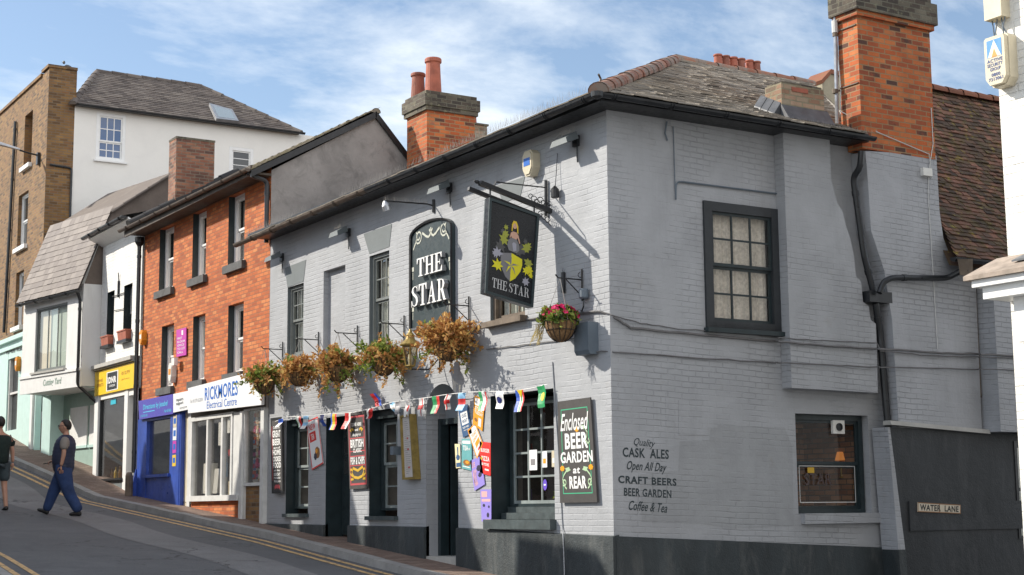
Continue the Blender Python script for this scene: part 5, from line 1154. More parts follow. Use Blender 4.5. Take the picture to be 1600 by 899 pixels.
# roof window
nr = (Bb-Aa).cross(T1-Aa).normalized(); nr = nr if nr.z > 0 else -nr
hp = lambda px, py: hit(px, py, Aa+nr*.03, nr)
sk = [hp(326, 166), hp(362, 176), hp(372, 194), hp(337, 190)]; q = Quad(*sk, n=nr); mb = MB()
q.slab(mb, .10); rw_ = mb.build('roof_window', M_STEEL, bb); mb = MB(); q.patch(mb, .12, .14, .88, .88, .103); mb.build('pane', darkglass('roof_pane', (.20, .26, .30), .08), rw_)
mb = MB(); bent_pipe(mb, [BF.P(24, 190, .06), BF.P(6, 520, .06)], .045, 8); mb.build('downpipe', M_GUTTER, bb); mb = MB(); bent_pipe(mb, [BK.pt(.10, BK.uv(80, 258)[1], .03), BK.pt(.70, BK.uv(98, 262)[1], .03), BK.pt(.70, 9.2, .03)], .03, 6, collars=False); mb.build('downpipe', M_GUTTER, bb)
# mint shopfront at street level
mb = MB(); zg = gz(27); sz = FZ
d1_ = BF.rect(14, 560, 31, 672)
mb.fbox(BF, bl, d1_[0], zg-.5, sz, -.1, .06); mb.fbox(BF, d1_[1], .02, zg-.5, sz, -.1, .06); mb.fbox(BF, d1_[0], d1_[1], d1_[3], sz, -.1, .055); mb.fbox(BF, d1_[0], d1_[1], zg-.5, d1_[2], -.1, .055)
mb.fbox(BF, bl, .04, sz-.002, sz+.12, -.05, .16); mb.fbox(BF, bl, .03, d1_[3]+.25, d1_[3]+.32, .061, .12); mb.build('shopfront', M_MINT, bb)
mb = MB(); mb.fbox(BF, d1_[0], d1_[1], d1_[2], d1_[3], -.09, -.08); mb.build('pane', M_PANE, bb); mb = MB(); mb.fbox(BF, d1_[0]+.02, d1_[0]+.1, d1_[2], d1_[3], -.078, .02); mb.fbox(BF, d1_[0]+.1, d1_[1], (d1_[2]+d1_[3])/2, (d1_[2]+d1_[3])/2+.06, -.078, 0); mb.build('window_frame', M_OFFWHITE, bb)
q = Quad(*[BF.P(x, y, .064) for x, y in ((8, 546), (40, 538), (40, 547), (8, 556))], n=BF.n); mb = MB(); q.text(mb, '01279 466451', .06, .1, .5, .9, 0, 0, .02); q.text(mb, 'www.salon.co.uk', .56, .1, 1.0, .9, 0, 0, .02); mb.build('lettering', M_LETD, bb)
mb = MB(); mb.box(BX-.12, BX-.03, 26.3, 26.5, zg-.3, 5.6); mb.build('corner_pier', M_WHITE, bb)
alarm(31, 569, .24, .40, M_ORANGE, 'orange alarm box on the mint shopfront at the far left', fc=BF, d=.06, mat2=M_WHITEPL)
# street lamp carried on the brick wall
th = thing('street_lamp', BF.P(62, 245, 0), 'grey street lamp on a black arm fixed to the brown brick building', 'street lamp'); mb = MB(); a, z = BF.uv(62, 246)
mb.fbox(BF, a-.08, a+.08, z-.22, z+.12, 0, .08); mb.tube([BF.pt(a, z+.05, .06), BF.pt(a-.02, z+.09, .3), BF.pt(a-.04, z+.15, .55)], .025, 8); mb.build('arm', M_BLACK, th)
mb = MB(); c = BF.pt(a-.04, z+.15, .55); e = BF.pt(a-.08, z+.27, 1.30); s_ = Vector((0, .11, 0)); u_ = Vector((0, 0, .09)); mb.hexa([c-s_*.5, c+s_*.5, e+s_, e-s_], [c-s_*.4+u_*.5, c+s_*.4+u_*.5, e+s_*.8+u_, e-s_*.8+u_]); mb.build('lamp_head', M_STEEL, th)
th = thing('pigeon', BK.pt(.52, PT+.13, -.2), 'small grey pigeon perched on the brick parapet', 'bird'); mb = MB(); c = BK.pt(.55, PT+.13, -.2)
mb.lathe(c+Vector((-.08, 0, .09)), [(.01, 0), (.05, .04), (.065, .10), (.055, .17), (.03, .22), (.005, .30)], 10, axis=Vector((.9, 0, -.25)).normalized()); mb.lathe(c+Vector((-.10, 0, .13)), [(.005, 0), (.035, .02), (.04, .05), (.028, .085), (.004, .10)], 10); mb.tube([c+Vector((-.12, 0, .19)), c+Vector((-.17, 0, .18))], .012, 6, r2=.002); mb.tube([c+Vector((-.02, -.02, .07)), c+Vector((-.02, -.02, 0))], .006, 5); mb.tube([c+Vector((-.02, .02, .07)), c+Vector((-.02, .02, 0))], .006, 5); mb.build('body', M_LEAD, th)
# ------------------------------------------------------------------ lane end: chimney base, cottage, dark lane wall
mb = MB(); D_ = .30
pts = [(1405, 672), (1394, 500), (1382, 424), (1361, 360), (1356, 280), (1352, 236), (1463, 243), (1468, 330), (1474, 372), (1486, 404), (1500, 420), (1524, 430), (1535, 690)]
mb.prism([S.P(x, y, D_-.002) for x, y in pts], (0, .29, 0)); mb.build('chimney_base', M_ANX, pub)
cot = thing('lane_cottage', (6.3, -.45, -.5), 'low cottage with steep mossy clay tile roof and dark lower wall beside the tall chimney', 'cottage')
ez = S.uv(1525, 406, .60)[1]; rz_ = hit(1500, 150, (0, 2, 0), (0, 1, 0)).z
mb = MB(); roofplane(mb, [(5.62, -.62, ez), (11.0, -.62, ez), (11.0, 2, rz_), (7.0, 2, rz_)], .165, .098, .013, 51, .010, slip=.12, sag=.10); mb.build('roof', M_MOSSTILE, cot)
mb = MB(); mb.poly([(7.0, 2, rz_), (11, 2, rz_), (11, 5, 4), (7.0, 5, 4)]); mb.build('rear_roof', M_MOSSTILE, cot); mb = MB(); ridge(mb, (7.0, 2, rz_+.03), (11, 2, rz_+.03), .12, .36, seed=17); mb.build('ridge_tiles', M_REDTILE, cot)
xr = S.P(1533, 640, D_).x; xq = S.P(1562, 640, .58).x
mb = MB(); mb.box(xr-.02, xq, -.24, .2, 1.9, ez+.02); mb.box(xq, 11, -.58, -.2, S.P(1580, 675, .58).z, ez-.03); mb.build('upper_wall', M_ANX, cot)
mb = MB(); mb.hexa([(xr-.02, -.28, S.P(1535, 612, .4).z), (xq-.02, -.28, S.P(1535, 620, .4).z), (xq-.02, -.241, S.P(1535, 620, .4).z), (xr-.02, -.241, S.P(1535, 612, .4).z)], [(xr-.02, -.28, ez), (xq-.02, -.28, ez), (xq-.02, -.241, ez), (xr-.02, -.241, ez)]); mb.build('timber_post', M_WOOD, cot)
zt0, zt1 = S.P(1392, 657, .40).z, S.P(1560, 672, .40).z; zpr = S.uv(1418, 855)[1]
mb = MB(); mb.hexa([S.pt(4.42, zt0-.06, .25), S.pt(xq-.02, zt1-.06, .25), S.pt(xq-.02, zt1-.06, .41), S.pt(4.42, zt0-.06, .41)], [S.pt(4.42, zt0, .25), S.pt(xq-.02, zt1, .25), S.pt(xq-.02, zt1, .39), S.pt(4.42, zt0, .39)]); mb.build('drip_moulding', M_STONE, cot)
mb = MB(); mb.hexa([S.pt(4.62, -1, .1), S.pt(11, -1, .1), S.pt(11, -1, .34), S.pt(4.62, -1, .34)], [S.pt(4.42, zt0-.091, .1), S.pt(11, zt1-.11, .1), S.pt(11, zt1-.11, .34), S.pt(4.42, zt0-.091, .34)])
r = S.rect(1424, 783, 1592, 828, .39); mb.fbox(S, r[0], r[1]+1.2, r[2], r[3], .339, .362); mb.build('lower_wall', M_DARKWALL, cot)
mb = MB(); mb.hexa([S.pt(4.50, zpr-.02, .05), S.pt(4.63, zpr-.02, .05), S.pt(4.63, zpr-.02, .36), S.pt(4.50, zpr-.02, .36)], [S.pt(4.40, zt0-.092, .05), S.pt(4.44, zt0-.092, .05), S.pt(4.44, zt0-.092, .36), S.pt(4.40, zt0-.092, .36)]); mb.hexa([S.pt(4.56, -.8, .05), S.pt(4.66, -.8, .05), S.pt(4.66, -.8, .365), S.pt(4.56, -.8, .365)], [S.pt(4.50, zpr-.021, .05), S.pt(4.64, zpr-.021, .05), S.pt(4.64, zpr-.021, .365), S.pt(4.50, zpr-.021, .365)], 1); mb.build('corner_post', [M_ANX, M_PLINTH], cot)
mb = MB(); r = S.rect(1589, 690, 1640, 842, .36); mb.fbox(S, r[0], r[1], r[2], r[3], .33, .355)
cw_ = mb.build('window', M_BLACK, cot); mb = MB(); mb.fbox(S, r[0]+.05, r[1]-.05, r[2]+.05, (r[2]+r[3])/2-.02, .356, .359); mb.fbox(S, r[0]+.05, r[1]-.05, (r[2]+r[3])/2+.03, r[3]-.10, .356, .359); mb.build('pane', tint('frosted_pane', (.45, .46, .42), .25), cw_)
mb = MB(); qf = Quad(S.pt(r[0]+.05, r[3]-.1, .361), S.pt(r[1]-.05, r[3]-.1, .361), S.pt(r[1]-.05, r[2]+.05, .361), S.pt(r[0]+.05, r[2]+.05, .361), S.n)
for cu, cv in ((.18, .2), (.18, .75), (.45, .3), (.45, .85)): qf.poly(mb, [(cu+.05*cos(t), cv+.05*sin(t)) for t in [2*pi*k/10 for k in range(10)]], 0)
mb.build('red_motif', tint('red_motif', (.55, .05, .05)), cw_)
mb = MB(); bent_pipe(mb, [P_(1374, 458, .36), P_(1380, 441, .37), P_(1394, 434, .37), P_(1480, 435, .37), P_(1512, 418, .62)], .042); gutter(mb, (5.5, -.68, ez-.02), (11, -.68, ez-.02), .06); mb.tube([P_(1504, 405, .66), P_(1508, 425, .66)], .06, 8); mb.build('gutter', M_GUTTER, cot)
mb = MB(); mb.hexa([S.P(1500, 430, .47), S.P(1520, 432, .47), S.P(1520, 432, .70), S.P(1500, 430, .70)], [S.P(1496, 405, .47), S.P(1520, 405, .47), S.P(1520, 405, .75), S.P(1496, 405, .75)]); mb.build('eaves_bracket', M_WOOD, cot)

# ------------------------------------------------------------------ white building on the other corner of the lane
wb = thing('white_corner_building', (0, -7, -.5), 'sunlit white painted brick building at the right edge with a projecting shop cornice', 'building')
WB = Face((0, -6.31, 0), (-1, 0, 0)); WK = Face((0, -6.31, 0), (0, 1, 0))
mb = MB(); wall(mb, WB, 0, 11, -1.5, 8.6, []); mb.build('front_wall', painted_brick('cream_painted_brick', (.82, .80, .74), 0, joint=.86, dirtamt=.08), wb, recalc=False)
mb = MB(); mb.poly([(0, -6.31, -1.5), (11, -6.31, -1.5), (11, -6.31, 8.6), (0, -6.31, 8.6)]); mb.poly([(0, -17.3, -1.5), (11, -17.3, -1.5), (11, -17.3, 8.6), (0, -17.3, 8.6)]); mb.poly([(11, -6.31, -1.5), (11, -17.3, -1.5), (11, -17.3, 8.6), (11, -6.31, 8.6)]); mb.build('lane_wall', stucco('grey_lane_render', (.33, .33, .33), .15), wb, recalc=False)
mb = MB(); mb.prism([(-.3, -6.1, 8.6), (-.3, -17.4, 8.6), (5.5, -17.4, 11.2), (5.5, -6.1, 11.2)], (0, 0, .12)); mb.prism([(5.5, -6.1, 11.2), (5.5, -17.4, 11.2), (11.2, -17.4, 8.6), (11.2, -6.1, 8.6)], (0, 0, .12)); mb.poly([(0, -6.31, 8.6), (11, -6.31, 8.6), (5.5, -6.31, 11.2)]); mb.build('roof', M_DARKTILE, wb)
def zw(px, py, d): return WB.uv(px, py, d)[1]
ct = zw(1570, 408, .0); y0 = hit(1506, 435, (-.45, 0, 0), (1, 0, 0)).y
zA, zB = zw(1530, 428, .45), zw(1530, 440, .45)
mb = MB()   # cornice: sloped lead-covered top, moulded edge, frieze and end console
yE = -16
mb.hexa([(-.46, y0, zA-.045), (-.46, yE, zA-.045), (.0, yE, zA-.045), (.0, y0, zA-.045)], [(-.46, y0, zA-.005), (-.46, yE, zA-.005), (.0, yE, zA+.20), (.0, y0, zA+.20)], 1)
mb.box(-.42, 0, yE, y0-.06, zA-.11, zA-.046, 0); mb.box(-.36, 0, yE, y0-.13, zA-.22, zA-.111, 0)
mb.box(-.22, 0, yE, y0-.35, zA-.62, zA-.221, 0); mb.build('cornice', [M_WHITE, plain('aged_cornice_lead', (.33, .27, .22), .8, var=.35)], wb)
mb = MB()
for k in range(9): mb.hexa([(-.30, y0-.42-.62*k, zA+.085), (-.30, y0-1.0-.62*k, zA+.085), (-.02, y0-1.0-.62*k, zA+.20), (-.02, y0-.42-.62*k, zA+.20)], [(-.30, y0-.42-.62*k, zA+.10), (-.30, y0-1.0-.62*k, zA+.115), (-.02, y0-1.0-.62*k, zA+.235), (-.02, y0-.42-.62*k, zA+.215)])
mb.build('flashing', M_LEAD, wb)
mb = MB(); mb.lathe((-.24, y0-.75, zA-.40), [(.02, -.03), (.13, -.02), (.14, 0), (.10, .015)], 14, axis=Vector((-1, 0, 0)), sx=.7); mb.build('console_boss', M_STONE, wb)
# boxes on the white wall
a, z = WB.uv(1573, 98); th = thing('alarm_box', WB.pt(a, z), 'cream alarm box with a blue and orange triangle and phone number on the white wall', 'alarm box'); mb = MB()
w, h = .125, .24
o_ = [(-1, .9), (-.85, 1), (.85, 1), (1, .9), (1, -.72), (.6, -1), (-.6, -1), (-1, -.72)]
mb.prism([WB.pt(a+w*x, z+h*y, 0) for x, y in o_], WB.n*.11); mb.prism([WB.pt(a+w*x*.93, z+h*y*.95, .11) for x, y in o_], WB.n*.05); mb.build('cover', M_CREAMPL, th)
q = Quad(WB.pt(a-w*.85, z+h*.85, .162), WB.pt(a+w*.85, z+h*.85, .162), WB.pt(a+w*.85, z-h*.85, .162), WB.pt(a-w*.85, z-h*.85, .162), WB.n)
mb = MB(); q.patch(mb, .10, .02, .90, .42, .0005, 0); q.poly(mb, [(.14, .42), (.5, .03), (.86, .42)], .001, 1); q.poly(mb, [(.34, .42), (.5, .22), (.66, .42)], .0015, 2)
for k, (s_, u0, u1, v0, v1) in enumerate((('ACTIVE', .08, .92, .46, .54), ('SECURITY', .08, .92, .56, .64), ('GROUP', .22, .80, .66, .74), ('0800', .28, .76, .79, .87), ('7313061', .12, .90, .89, .97))): q.text(mb, s_, u0, v0, u1, v1, .001, 3, .02)
mb.build('printed_label', [tint('label_blue', (.05, .25, .60)), tint('label_white', (.78, .75, .66)), tint('label_orange', (.75, .28, .04)), tint('label_navy', (.02, .06, .22))], th)
a, z = WB.uv(1563, -8); th = thing('junction_box', WB.pt(a, z), 'cream junction box with loose wires near the top of the white wall', 'junction box'); mb = MB(); mb.fbox(WB, a-.10, a+.10, WB.uv(1565, 32)[1], WB.uv(1565, 32)[1]+.42, 0, .12); mb.build('cover', M_CREAMPL, th)
mb = MB(); zb2 = WB.uv(1565, 32)[1]
for k, (dx, l) in enumerate(((-.06, .20), (.0, .26), (.05, .22), (.09, .18))): mb.tube([WB.pt(a+dx, zb2, .06), WB.pt(a+dx+.02*(-1)**k, zb2-l*.5, .07), WB.pt(a+dx+.01, zb2-l, .05)], .007, 5)
mb.build('wire', M_GREYBOX, th)
p = hit(1545, 98, (0, -6.2, 0), (0, 1, 0)); th = thing('bell_box', p, 'slim beige box on the lane side edge of the white wall', 'alarm box'); mb = MB(); zc_ = WB.uv(1545, 98)[1]; mb.box(.06, .20, -6.27, -6.19, zc_-.10, zc_+.09); mb.box(.03, .23, -6.309, -6.27, zc_-.12, zc_+.14, 1); mb.build('cover', [M_CREAMPL, M_BLACK], th)

# ------------------------------------------------------------------ chimneys of houses behind the pub
rb = thing('rear_building', (12, 10, 0), 'house behind the pub roof of which only a long chimney with six pots shows', 'house')
Yq = 10.0; x0 = hit(1122, 110, (0, Yq, 0), (0, 1, 0)).x; x1 = hit(1214, 110, (0, Yq, 0), (0, 1, 0)).x; zt3 = hit(1160, 111, (0, Yq, 0), (0, 1, 0)).z
mb = MB(); mb.box(8, 18, Yq+.2, 18, 0, 9.4); mb.build('walls', M_BROWN, rb)
ck = stack(rb, [M_STACKOLD, M_STACKTOP], x0, x1, Yq, Yq+.5, 8, zt3-.1, [(zt3-.1, zt3, .04, 0)])
for k, px in enumerate((1131, 1143, 1155, 1167, 1180, 1191)):
    x = hit(px, 100, (0, Yq, 0), (0, 1, 0)).x; chimney_pot('chimney_pot', (x, Yq+.2, zt3-.03-.0*k), .38, .105, [M_TERRA, M_TERRAD][k % 2], ck)
mb = MB(); x = hit(1207, 100, (0, Yq, 0), (0, 1, 0)).x; mb.tube([(x, Yq+.2, zt3-.1), (x, Yq+.2, zt3+.08)], .06, 10); mb.build('flue_pipe', M_STEEL, ck)
rb2 = thing('rear_building', (10, 4, 0), 'pale rendered gable with red tiles peeping out behind the aerial mast', 'house')
Yg = 6.2; gx0 = hit(1285, 140, (0, Yg, 0), (0, 1, 0)).x; gx1 = hit(1345, 140, (0, Yg, 0), (0, 1, 0)).x; gzt = hit(1297, 112, (0, Yg, 0), (0, 1, 0)).z
mb = MB(); mb.prism([(gx0, Yg, 7.5), (gx1, Yg, 7.5), (gx1, Yg, gzt-.05), (gx0+.22, Yg, gzt), (gx0, Yg, gzt-.22)], (0, .5, 0)); mb.build('gable_wall', stucco('tan_render', (.36, .32, .23), .25, 3), rb2)
mb = MB(); mb.prism([(gx0-.05, Yg-.04, gzt-.22), (gx0+.22, Yg-.04, gzt+.04), (gx1, Yg-.04, gzt+.02), (gx1, Yg-.04, gzt-.10), (gx0+.22, Yg-.04, gzt-.05), (gx0-.01, Yg-.04, gzt-.28)], (0, .6, 0)); mb.build('verge_tiles', M_REDTILE, rb2)
rb3 = thing('rear_building', (4.6, 13, 0), 'house behind the pub with a short stack showing beside the near brick chimney', 'house')
Yg = 13.0; p0 = hit(739, 200, (0, Yg, 0), (0, 1, 0)); p1 = hit(761, 200, (0, Yg, 0), (0, 1, 0)); zt4 = hit(750, 196, (0, Yg, 0), (0, 1, 0)).z
ck = stack(rb3, [M_STACKOLD, M_STACKTOP], p0.x, p1.x, Yg, Yg+.5, 7, zt4, [(zt4, zt4+.04, .03, 1)]); chimney_pot('chimney_pot', ((p0.x+p1.x)/2-.08, Yg+.2, zt4+.02), .36, .10, M_TERRA, ck); mb = MB(); mb.box(p0.x-1.5, p1.x+3, Yg+.01, Yg+4, 0, 8.2); mb.build('walls', M_BROWN, rb3)

# ------------------------------------------------------------------ the row across the street (its roofline throws the shade on the ground floors)
kY, kZ = 8*.95, 8*.92
def opp(name, y0, y1, sky, label, mat, trim):
    """sky: (Y, z) points of the shade line this front throws on the pub's side, uphill order"""
    th = thing(name, (-8, (y0+y1)/2, gz((y0+y1)/2)), label, 'house'); mb = MB()
    top = [(-8, y+kY, z+kZ) for y, z in sky]; base = [(-8, y1, gz(y1)-.3), (-8, y0, gz(y0)-.3)]
    mb.prism(top+base, (-.22, 0, 0)); mb.build('front_wall', mat, th)
    h = min(z+kZ for y, z in sky)-.25; mb = MB(); mb.box(-14, -8.23, y0+.02, y1-.02, gz(y0)-.5, h); mb.build('rear_walls', M_BROWN, th)
    OF = Face((-8, 0, 0), (1, 0, 0)); n = max(1, int((y1-y0)/1.7))
    for k in range(n):
        c = y0+(y1-y0)*(k+.5)/n
        for z0 in (gz(c)+.9, gz(c)+3.6):
            if z0+1.5 > h: continue
            m2 = MB(); m2.fbox(OF, c-.45, c+.45, z0, z0+1.5, 0, .03, 0); m2.fbox(OF, c-.38, c+.38, z0+.07, z0+.72, .031, .034, 1); m2.fbox(OF, c-.38, c+.38, z0+.80, z0+1.43, .031, .034, 1); m2.fbox(OF, c-.55, c+.55, z0-.1, z0-.002, 0, .1, 0); m2.build('window', [trim, M_PANE], th)
    return th
opp('terraced_house', 6.2, 10.6, [(-1.4, -.6), (-.05, -.35), (.30, .55), (2.15, .72), (2.3, -.4), (3.0, -.4)], 'low brick house with a parapet across the street, nearest the junction', M_BROWN, M_WHITE)
opp('terraced_house', 10.62, 14.5, [(3.02, -.35), (3.12, .10), (4.55, 2.55), (6.75, 2.6), (6.88, .2)], 'white rendered house across the street with a stepped parapet', M_WHITEREND, M_WHITE)
opp('terraced_house', 14.52, 17.4, [(6.92, .2), (7.05, .5), (8.2, 2.62), (9.35, 2.66), (9.45, .7), (9.8, .7)], 'narrow grey brick house across the street', M_STACKTOP, M_WHITE)
opp('terraced_house', 17.42, 22.0, [(9.82, .6), (10.9, 2.5), (12.05, 2.6), (12.6, 1.3), (12.65, .6), (14.4, .8)], 'cream rendered house across the street opposite the electrical shop', M_CREAM, M_WHITE)
opp('terraced_house', 22.02, 26.5, [(14.42, .9), (15.6, .9), (16.3, 2.0), (17.9, 2.6), (18.3, 1.3), (18.9, 1.3)], 'brown brick house across the street opposite the blue shop', M_BROWN, M_WHITE)
opp('terraced_house', 26.52, 34.0, [(18.92, 1.4), (22.0, 2.0), (26.4, 2.6)], 'low white house furthest up the far side of the street', M_WHITEREND, M_WHITE)
# ------------------------------------------------------------------ signs and boards on the pub
def fquad(px, d, fc=F): return Quad(*[fc.P(x, y, d) for x, y in px], n=fc.n)
def board(name, q, label, mat, t=.02, cat='sign'):
    th = thing(name, (q.c[2]+q.c[3])/2, label, cat); mb = MB(); q.slab(mb, t); mb.build('panel', mat, th); return th
C_RED = tint('signal_red', (.55, .018, .025)); C_GRN = tint('sign_green', (.05, .42, .22)); C_PGRN = tint('pale_leaf_green', (.42, .58, .36)); C_ORG = tint('sign_orange', (.75, .33, .01)); C_ROSE = tint('rose_border', (.55, .08, .09)); C_GOLD = tint('gold_lettering', (.62, .38, .03))
# arched name board
bl_, br_ = F.uv(641, 440, .06)[0], F.uv(706, 400, .06)[0]; zbt = F.uv(676, 500, .06)[1]-.1; zsh = (F.uv(641, 375, .06)[1]+F.uv(711, 349, .06)[1])/2; ztp = F.uv(674, 343, .06)[1]
th = thing('name_board', F.pt((bl_+br_)/2, zbt, 0), 'tall arched dark board with raised white serif letters THE STAR on the street wall', 'pub sign')
def archpts(ins, n=16):
    c = (bl_+br_)/2; w = (br_-bl_)/2-ins; return [(bl_+ins, zbt+ins), (br_-ins, zbt+ins)]+[(c+w*cos(pi*k/n), zsh+(ztp-ins-zsh)*sin(pi*k/n)) for k in range(n+1)]
mb = MB(); mb.prism([F.pt(a, z, 0) for a, z in archpts(.0)], F.n*.05); mb.build('panel', M_SIGNDK, th)
mb = MB(); o_, i_ = archpts(0), archpts(.035)
for k in range(len(o_)):
    a, b, c, d = o_[k], o_[(k+1) % len(o_)], i_[(k+1) % len(o_)], i_[k]
    mb.hexa([F.pt(*a, .051), F.pt(*b, .051), F.pt(*c, .051), F.pt(*d, .051)], [F.pt(*a, .085), F.pt(*b, .085), F.pt(*c, .075), F.pt(*d, .075)])
mb.build('moulding', M_BLACK, th)
bq = Quad(F.pt(bl_, ztp, .052), F.pt(br_, ztp, .052), F.pt(br_, zbt, .052), F.pt(bl_, zbt, .052), F.n)
def bloc(px, py):
    a, z = F.uv(px, py, .127); return ((a-bl_)/(br_-bl_), (ztp-z)/(ztp-zbt))
def rel(word, tl, br, th_, nm):
    (u0, v0), (u1, v1) = bloc(*tl), bloc(*br); mb = MB(); serif(mb, lambda u, v, d: bq.pt(u, v, d), word, u0, v0, u1, v1, .075, .06, 0, 1); mb.build(nm, [M_LETW, tint('letter_edge', (.30, .31, .32))], th_)
uT0, vT0 = bloc(651, 405); uT1 = bloc(691, 405)[0]; vT1 = bloc(653, 433)[1]; uS0, vS0 = bloc(643, 448); uS1 = bloc(698, 448)[0]; vS1 = bloc(644, 481)[1]
for w_, u0, v0, u1, v1 in (('THE', uT0, vT0, uT1, vT1), ('STAR', uS0, vS0, uS1, vS1)):
    mb = MB(); serif(mb, bq.pt, w_, u0, v0, u1, v1, .075, .06, 0, 1); mb.build('raised_letters', [M_LETW, tint('letter_edge', (.30, .31, .32))], th)
mb = MB()
def spiral(cx, cy, r, a0, turns, s=1, n=18, asp=1.0): return [(cx+s*r*(1-.75*k/n)*cos(a0+turns*2*pi*k/n), cy+asp*r*(1-.75*k/n)*sin(a0+turns*2*pi*k/n)) for k in range(n+1)]
asp = bq.w/bq.h
def orn(mb, q, asp):
    for s in (-1, 1):
        X = lambda u: .5+s*u
        mb.ribbon(q.pt, [(X(u), v) for u, v in [(.43, .235), (.40, .20), (.36, .165), (.33, .13)]]+[(X(.30+.085*(1-.7*k/14)*cos(.6+k*.62)), .125+.085*asp*(1-.7*k/14)*sin(.6+k*.62)) for k in range(15)], .028*.6, .0025)
        mb.ribbon(q.pt, [(X(u), v) for u, v in [(.21, .10), (.17, .115), (.12, .14), (.06, .155), (.02, .14), (.0, .10)]], .022, .003)
        mb.ribbon(q.pt, [(X(u), v) for u, v in [(.33, .10), (.345, .085), (.36, .075)]], .015, .003)
        for v in (.42, .80): mb.ribbon(q.pt, [(X(.44), v-.02), (X(.44), v+.02)], .05, .0025); mb.ribbon(q.pt, [(X(.44), v+.03), (X(.44), v+.10)], .012, .0025)
orn(mb, bq, asp)
for k, (du, dv) in enumerate(((0, -.05), (-.04, -.035), (.04, -.035))): mb.ribbon(bq.pt, [(.5, .12), (.5+du, .12+dv)], .02, .0035)
mb.build('painted_scrolls', M_LETC, th)

# hanging sign with the star shield
YS = 1.34; HS = Face((0, YS, 0), (0, -1, 0))
fq_ = [HS.P(764, 309), HS.P(842, 336), HS.P(832, 481), HS.P(757, 458)]
q = Quad(*fq_, n=HS.n); th = thing('hanging_sign', HS.pt(-.3, q.c[2].z, 0), 'dark hanging sign with a star shield above THE STAR, on an iron beam', 'pub sign')
mb = MB(); q.slab(mb, .09, 0, -.09); mb.build('panel', M_SIGNBK, th)
mb = MB(); w = .035
for u0, v0, u1, v1 in ((0, 0, 1, w/q.h), (0, 1-w/q.h, 1, 1), (0, w/q.h, w/q.w, 1-w/q.h), (1-w/q.w, w/q.h, 1, 1-w/q.h)):
    for d0, d1 in ((.0005, .022), (-.112, -.0905)):
        mb.hexa([q.pt(u0, v1, d0), q.pt(u1, v1, d0), q.pt(u1, v1, d1), q.pt(u0, v1, d1)], [q.pt(u0, v0, d0), q.pt(u1, v0, d0), q.pt(u1, v0, d1), q.pt(u0, v0, d1)])
mb.build('frame', M_SIGNDK, th)
mb = MB(); serif(mb, q.pt, 'THE', .14, .815, .44, .915, .003); serif(mb, q.pt, 'STAR', .485, .815, .90, .915, .003); mb.build('lettering', tint('silver_lettering', (.55, .56, .56)), th)
cG, cY, cS, cD, cSk, cHair = tint('shield_grey', (.20, .20, .21)), tint('shield_yellow', (.72, .66, .02)), tint('mantling_silver', (.36, .36, .42)), tint('mantling_dark', (.085, .085, .085)), tint('skin_paint', (.60, .36, .26)), tint('olive_paint', (.34, .36, .05))
mb = MB()
L_half = [(.50, .50), (.30, .53), (.285, .60), (.31, .68), (.40, .765), (.50, .80)]; R_half = [(.50, .50), (.50, .80), (.60, .755), (.70, .665), (.73, .59), (.72, .53)]
q.poly(mb, L_half, .003, 0); q.poly(mb, R_half, .003, 1)
cx, cy, R1, R2 = .505, .635, .165, .062; k_ = q.w/q.h
P5 = [(cx+(R1 if k % 2 == 0 else R2)*sin(pi*k/5), cy-(R1 if k % 2 == 0 else R2)*k_*cos(pi*k/5)) for k in range(10)]
for k in range(10): q.poly(mb, [(cx, cy), P5[k], P5[(k+1) % 10]], .005+.0002*k, (1, 0)[k % 2])
mb.build('shield', [cG, cY], th)
rng = random.Random(9); mb = MB()
def leafblob(c, r, n, m, seed):
    rg = random.Random(seed); pts = []
    for k in range(n*2):
        a = 2*pi*k/(n*2); rr = r*(1.0 if k % 2 == 0 else .55)*rg.uniform(.8, 1.2); pts.append((c[0]+rr*cos(a), c[1]+rr*k_*sin(a)))
    for k in range(len(pts)): q.poly(mb, [c, pts[k], pts[(k+1) % len(pts)]], .0035+.0004*(seed % 7), m)
for (c, r, m, sd) in (((.27, .46, ), .10, 3, 1), ((.22, .54), .085, 2, 2), ((.17, .56), .06, 2, 3), ((.24, .67), .10, 1, 4), ((.33, .38), .085, 4, 5), ((.36, .32), .06, 4, 6), ((.70, .43), .10, 3, 8), ((.79, .40), .085, 4, 9), ((.83, .37), .06, 4, 10), ((.85, .55), .085, 4, 11), ((.88, .62), .075, 1, 12), ((.91, .67), .05, 1, 13), ((.82, .64), .065, 1, 15), ((.82, .75), .075, 2, 16), ((.76, .33), .045, 3, 17), ((.36, .25), .045, 4, 18), ((.30, .30), .05, 3, 19), ((.62, .46), .075, 3, 20)): leafblob(c, r*1.2, 7, m, sd)
mb.build('mantling', [cG, cY, cS, cD, cHair], th)
mb = MB(); q.poly(mb, [(.44, .48), (.40, .43), (.42, .37), (.48, .34), (.58, .34), (.64, .39), (.65, .45), (.60, .485)], .0065, 0); q.poly(mb, [(.50, .40), (.53, .38), (.58, .39), (.59, .46), (.53, .48)], .0072, 1)
q.poly(mb, [(.44, .34), (.46, .29), (.50, .27), (.58, .27), (.62, .30), (.66, .37), (.64, .38), (.60, .32), (.58, .345), (.48, .34), (.47, .32), (.45, .355)], .0075, 2)
q.poly(mb, [(.53+.045*cos(t), .205+.045*k_*1.2*sin(t)) for t in [2*pi*k/12 for k in range(12)]], .008, 2)
q.poly(mb, [(.47, .27), (.47, .20), (.50, .155), (.56, .155), (.60, .20), (.61, .28), (.585, .27), (.57, .20), (.53, .175), (.495, .20), (.49, .27)], .0085, 3); mb.build('crest_figure', [cG, cS, cSk, tint('yellow_hair', (.70, .50, .03))], th)
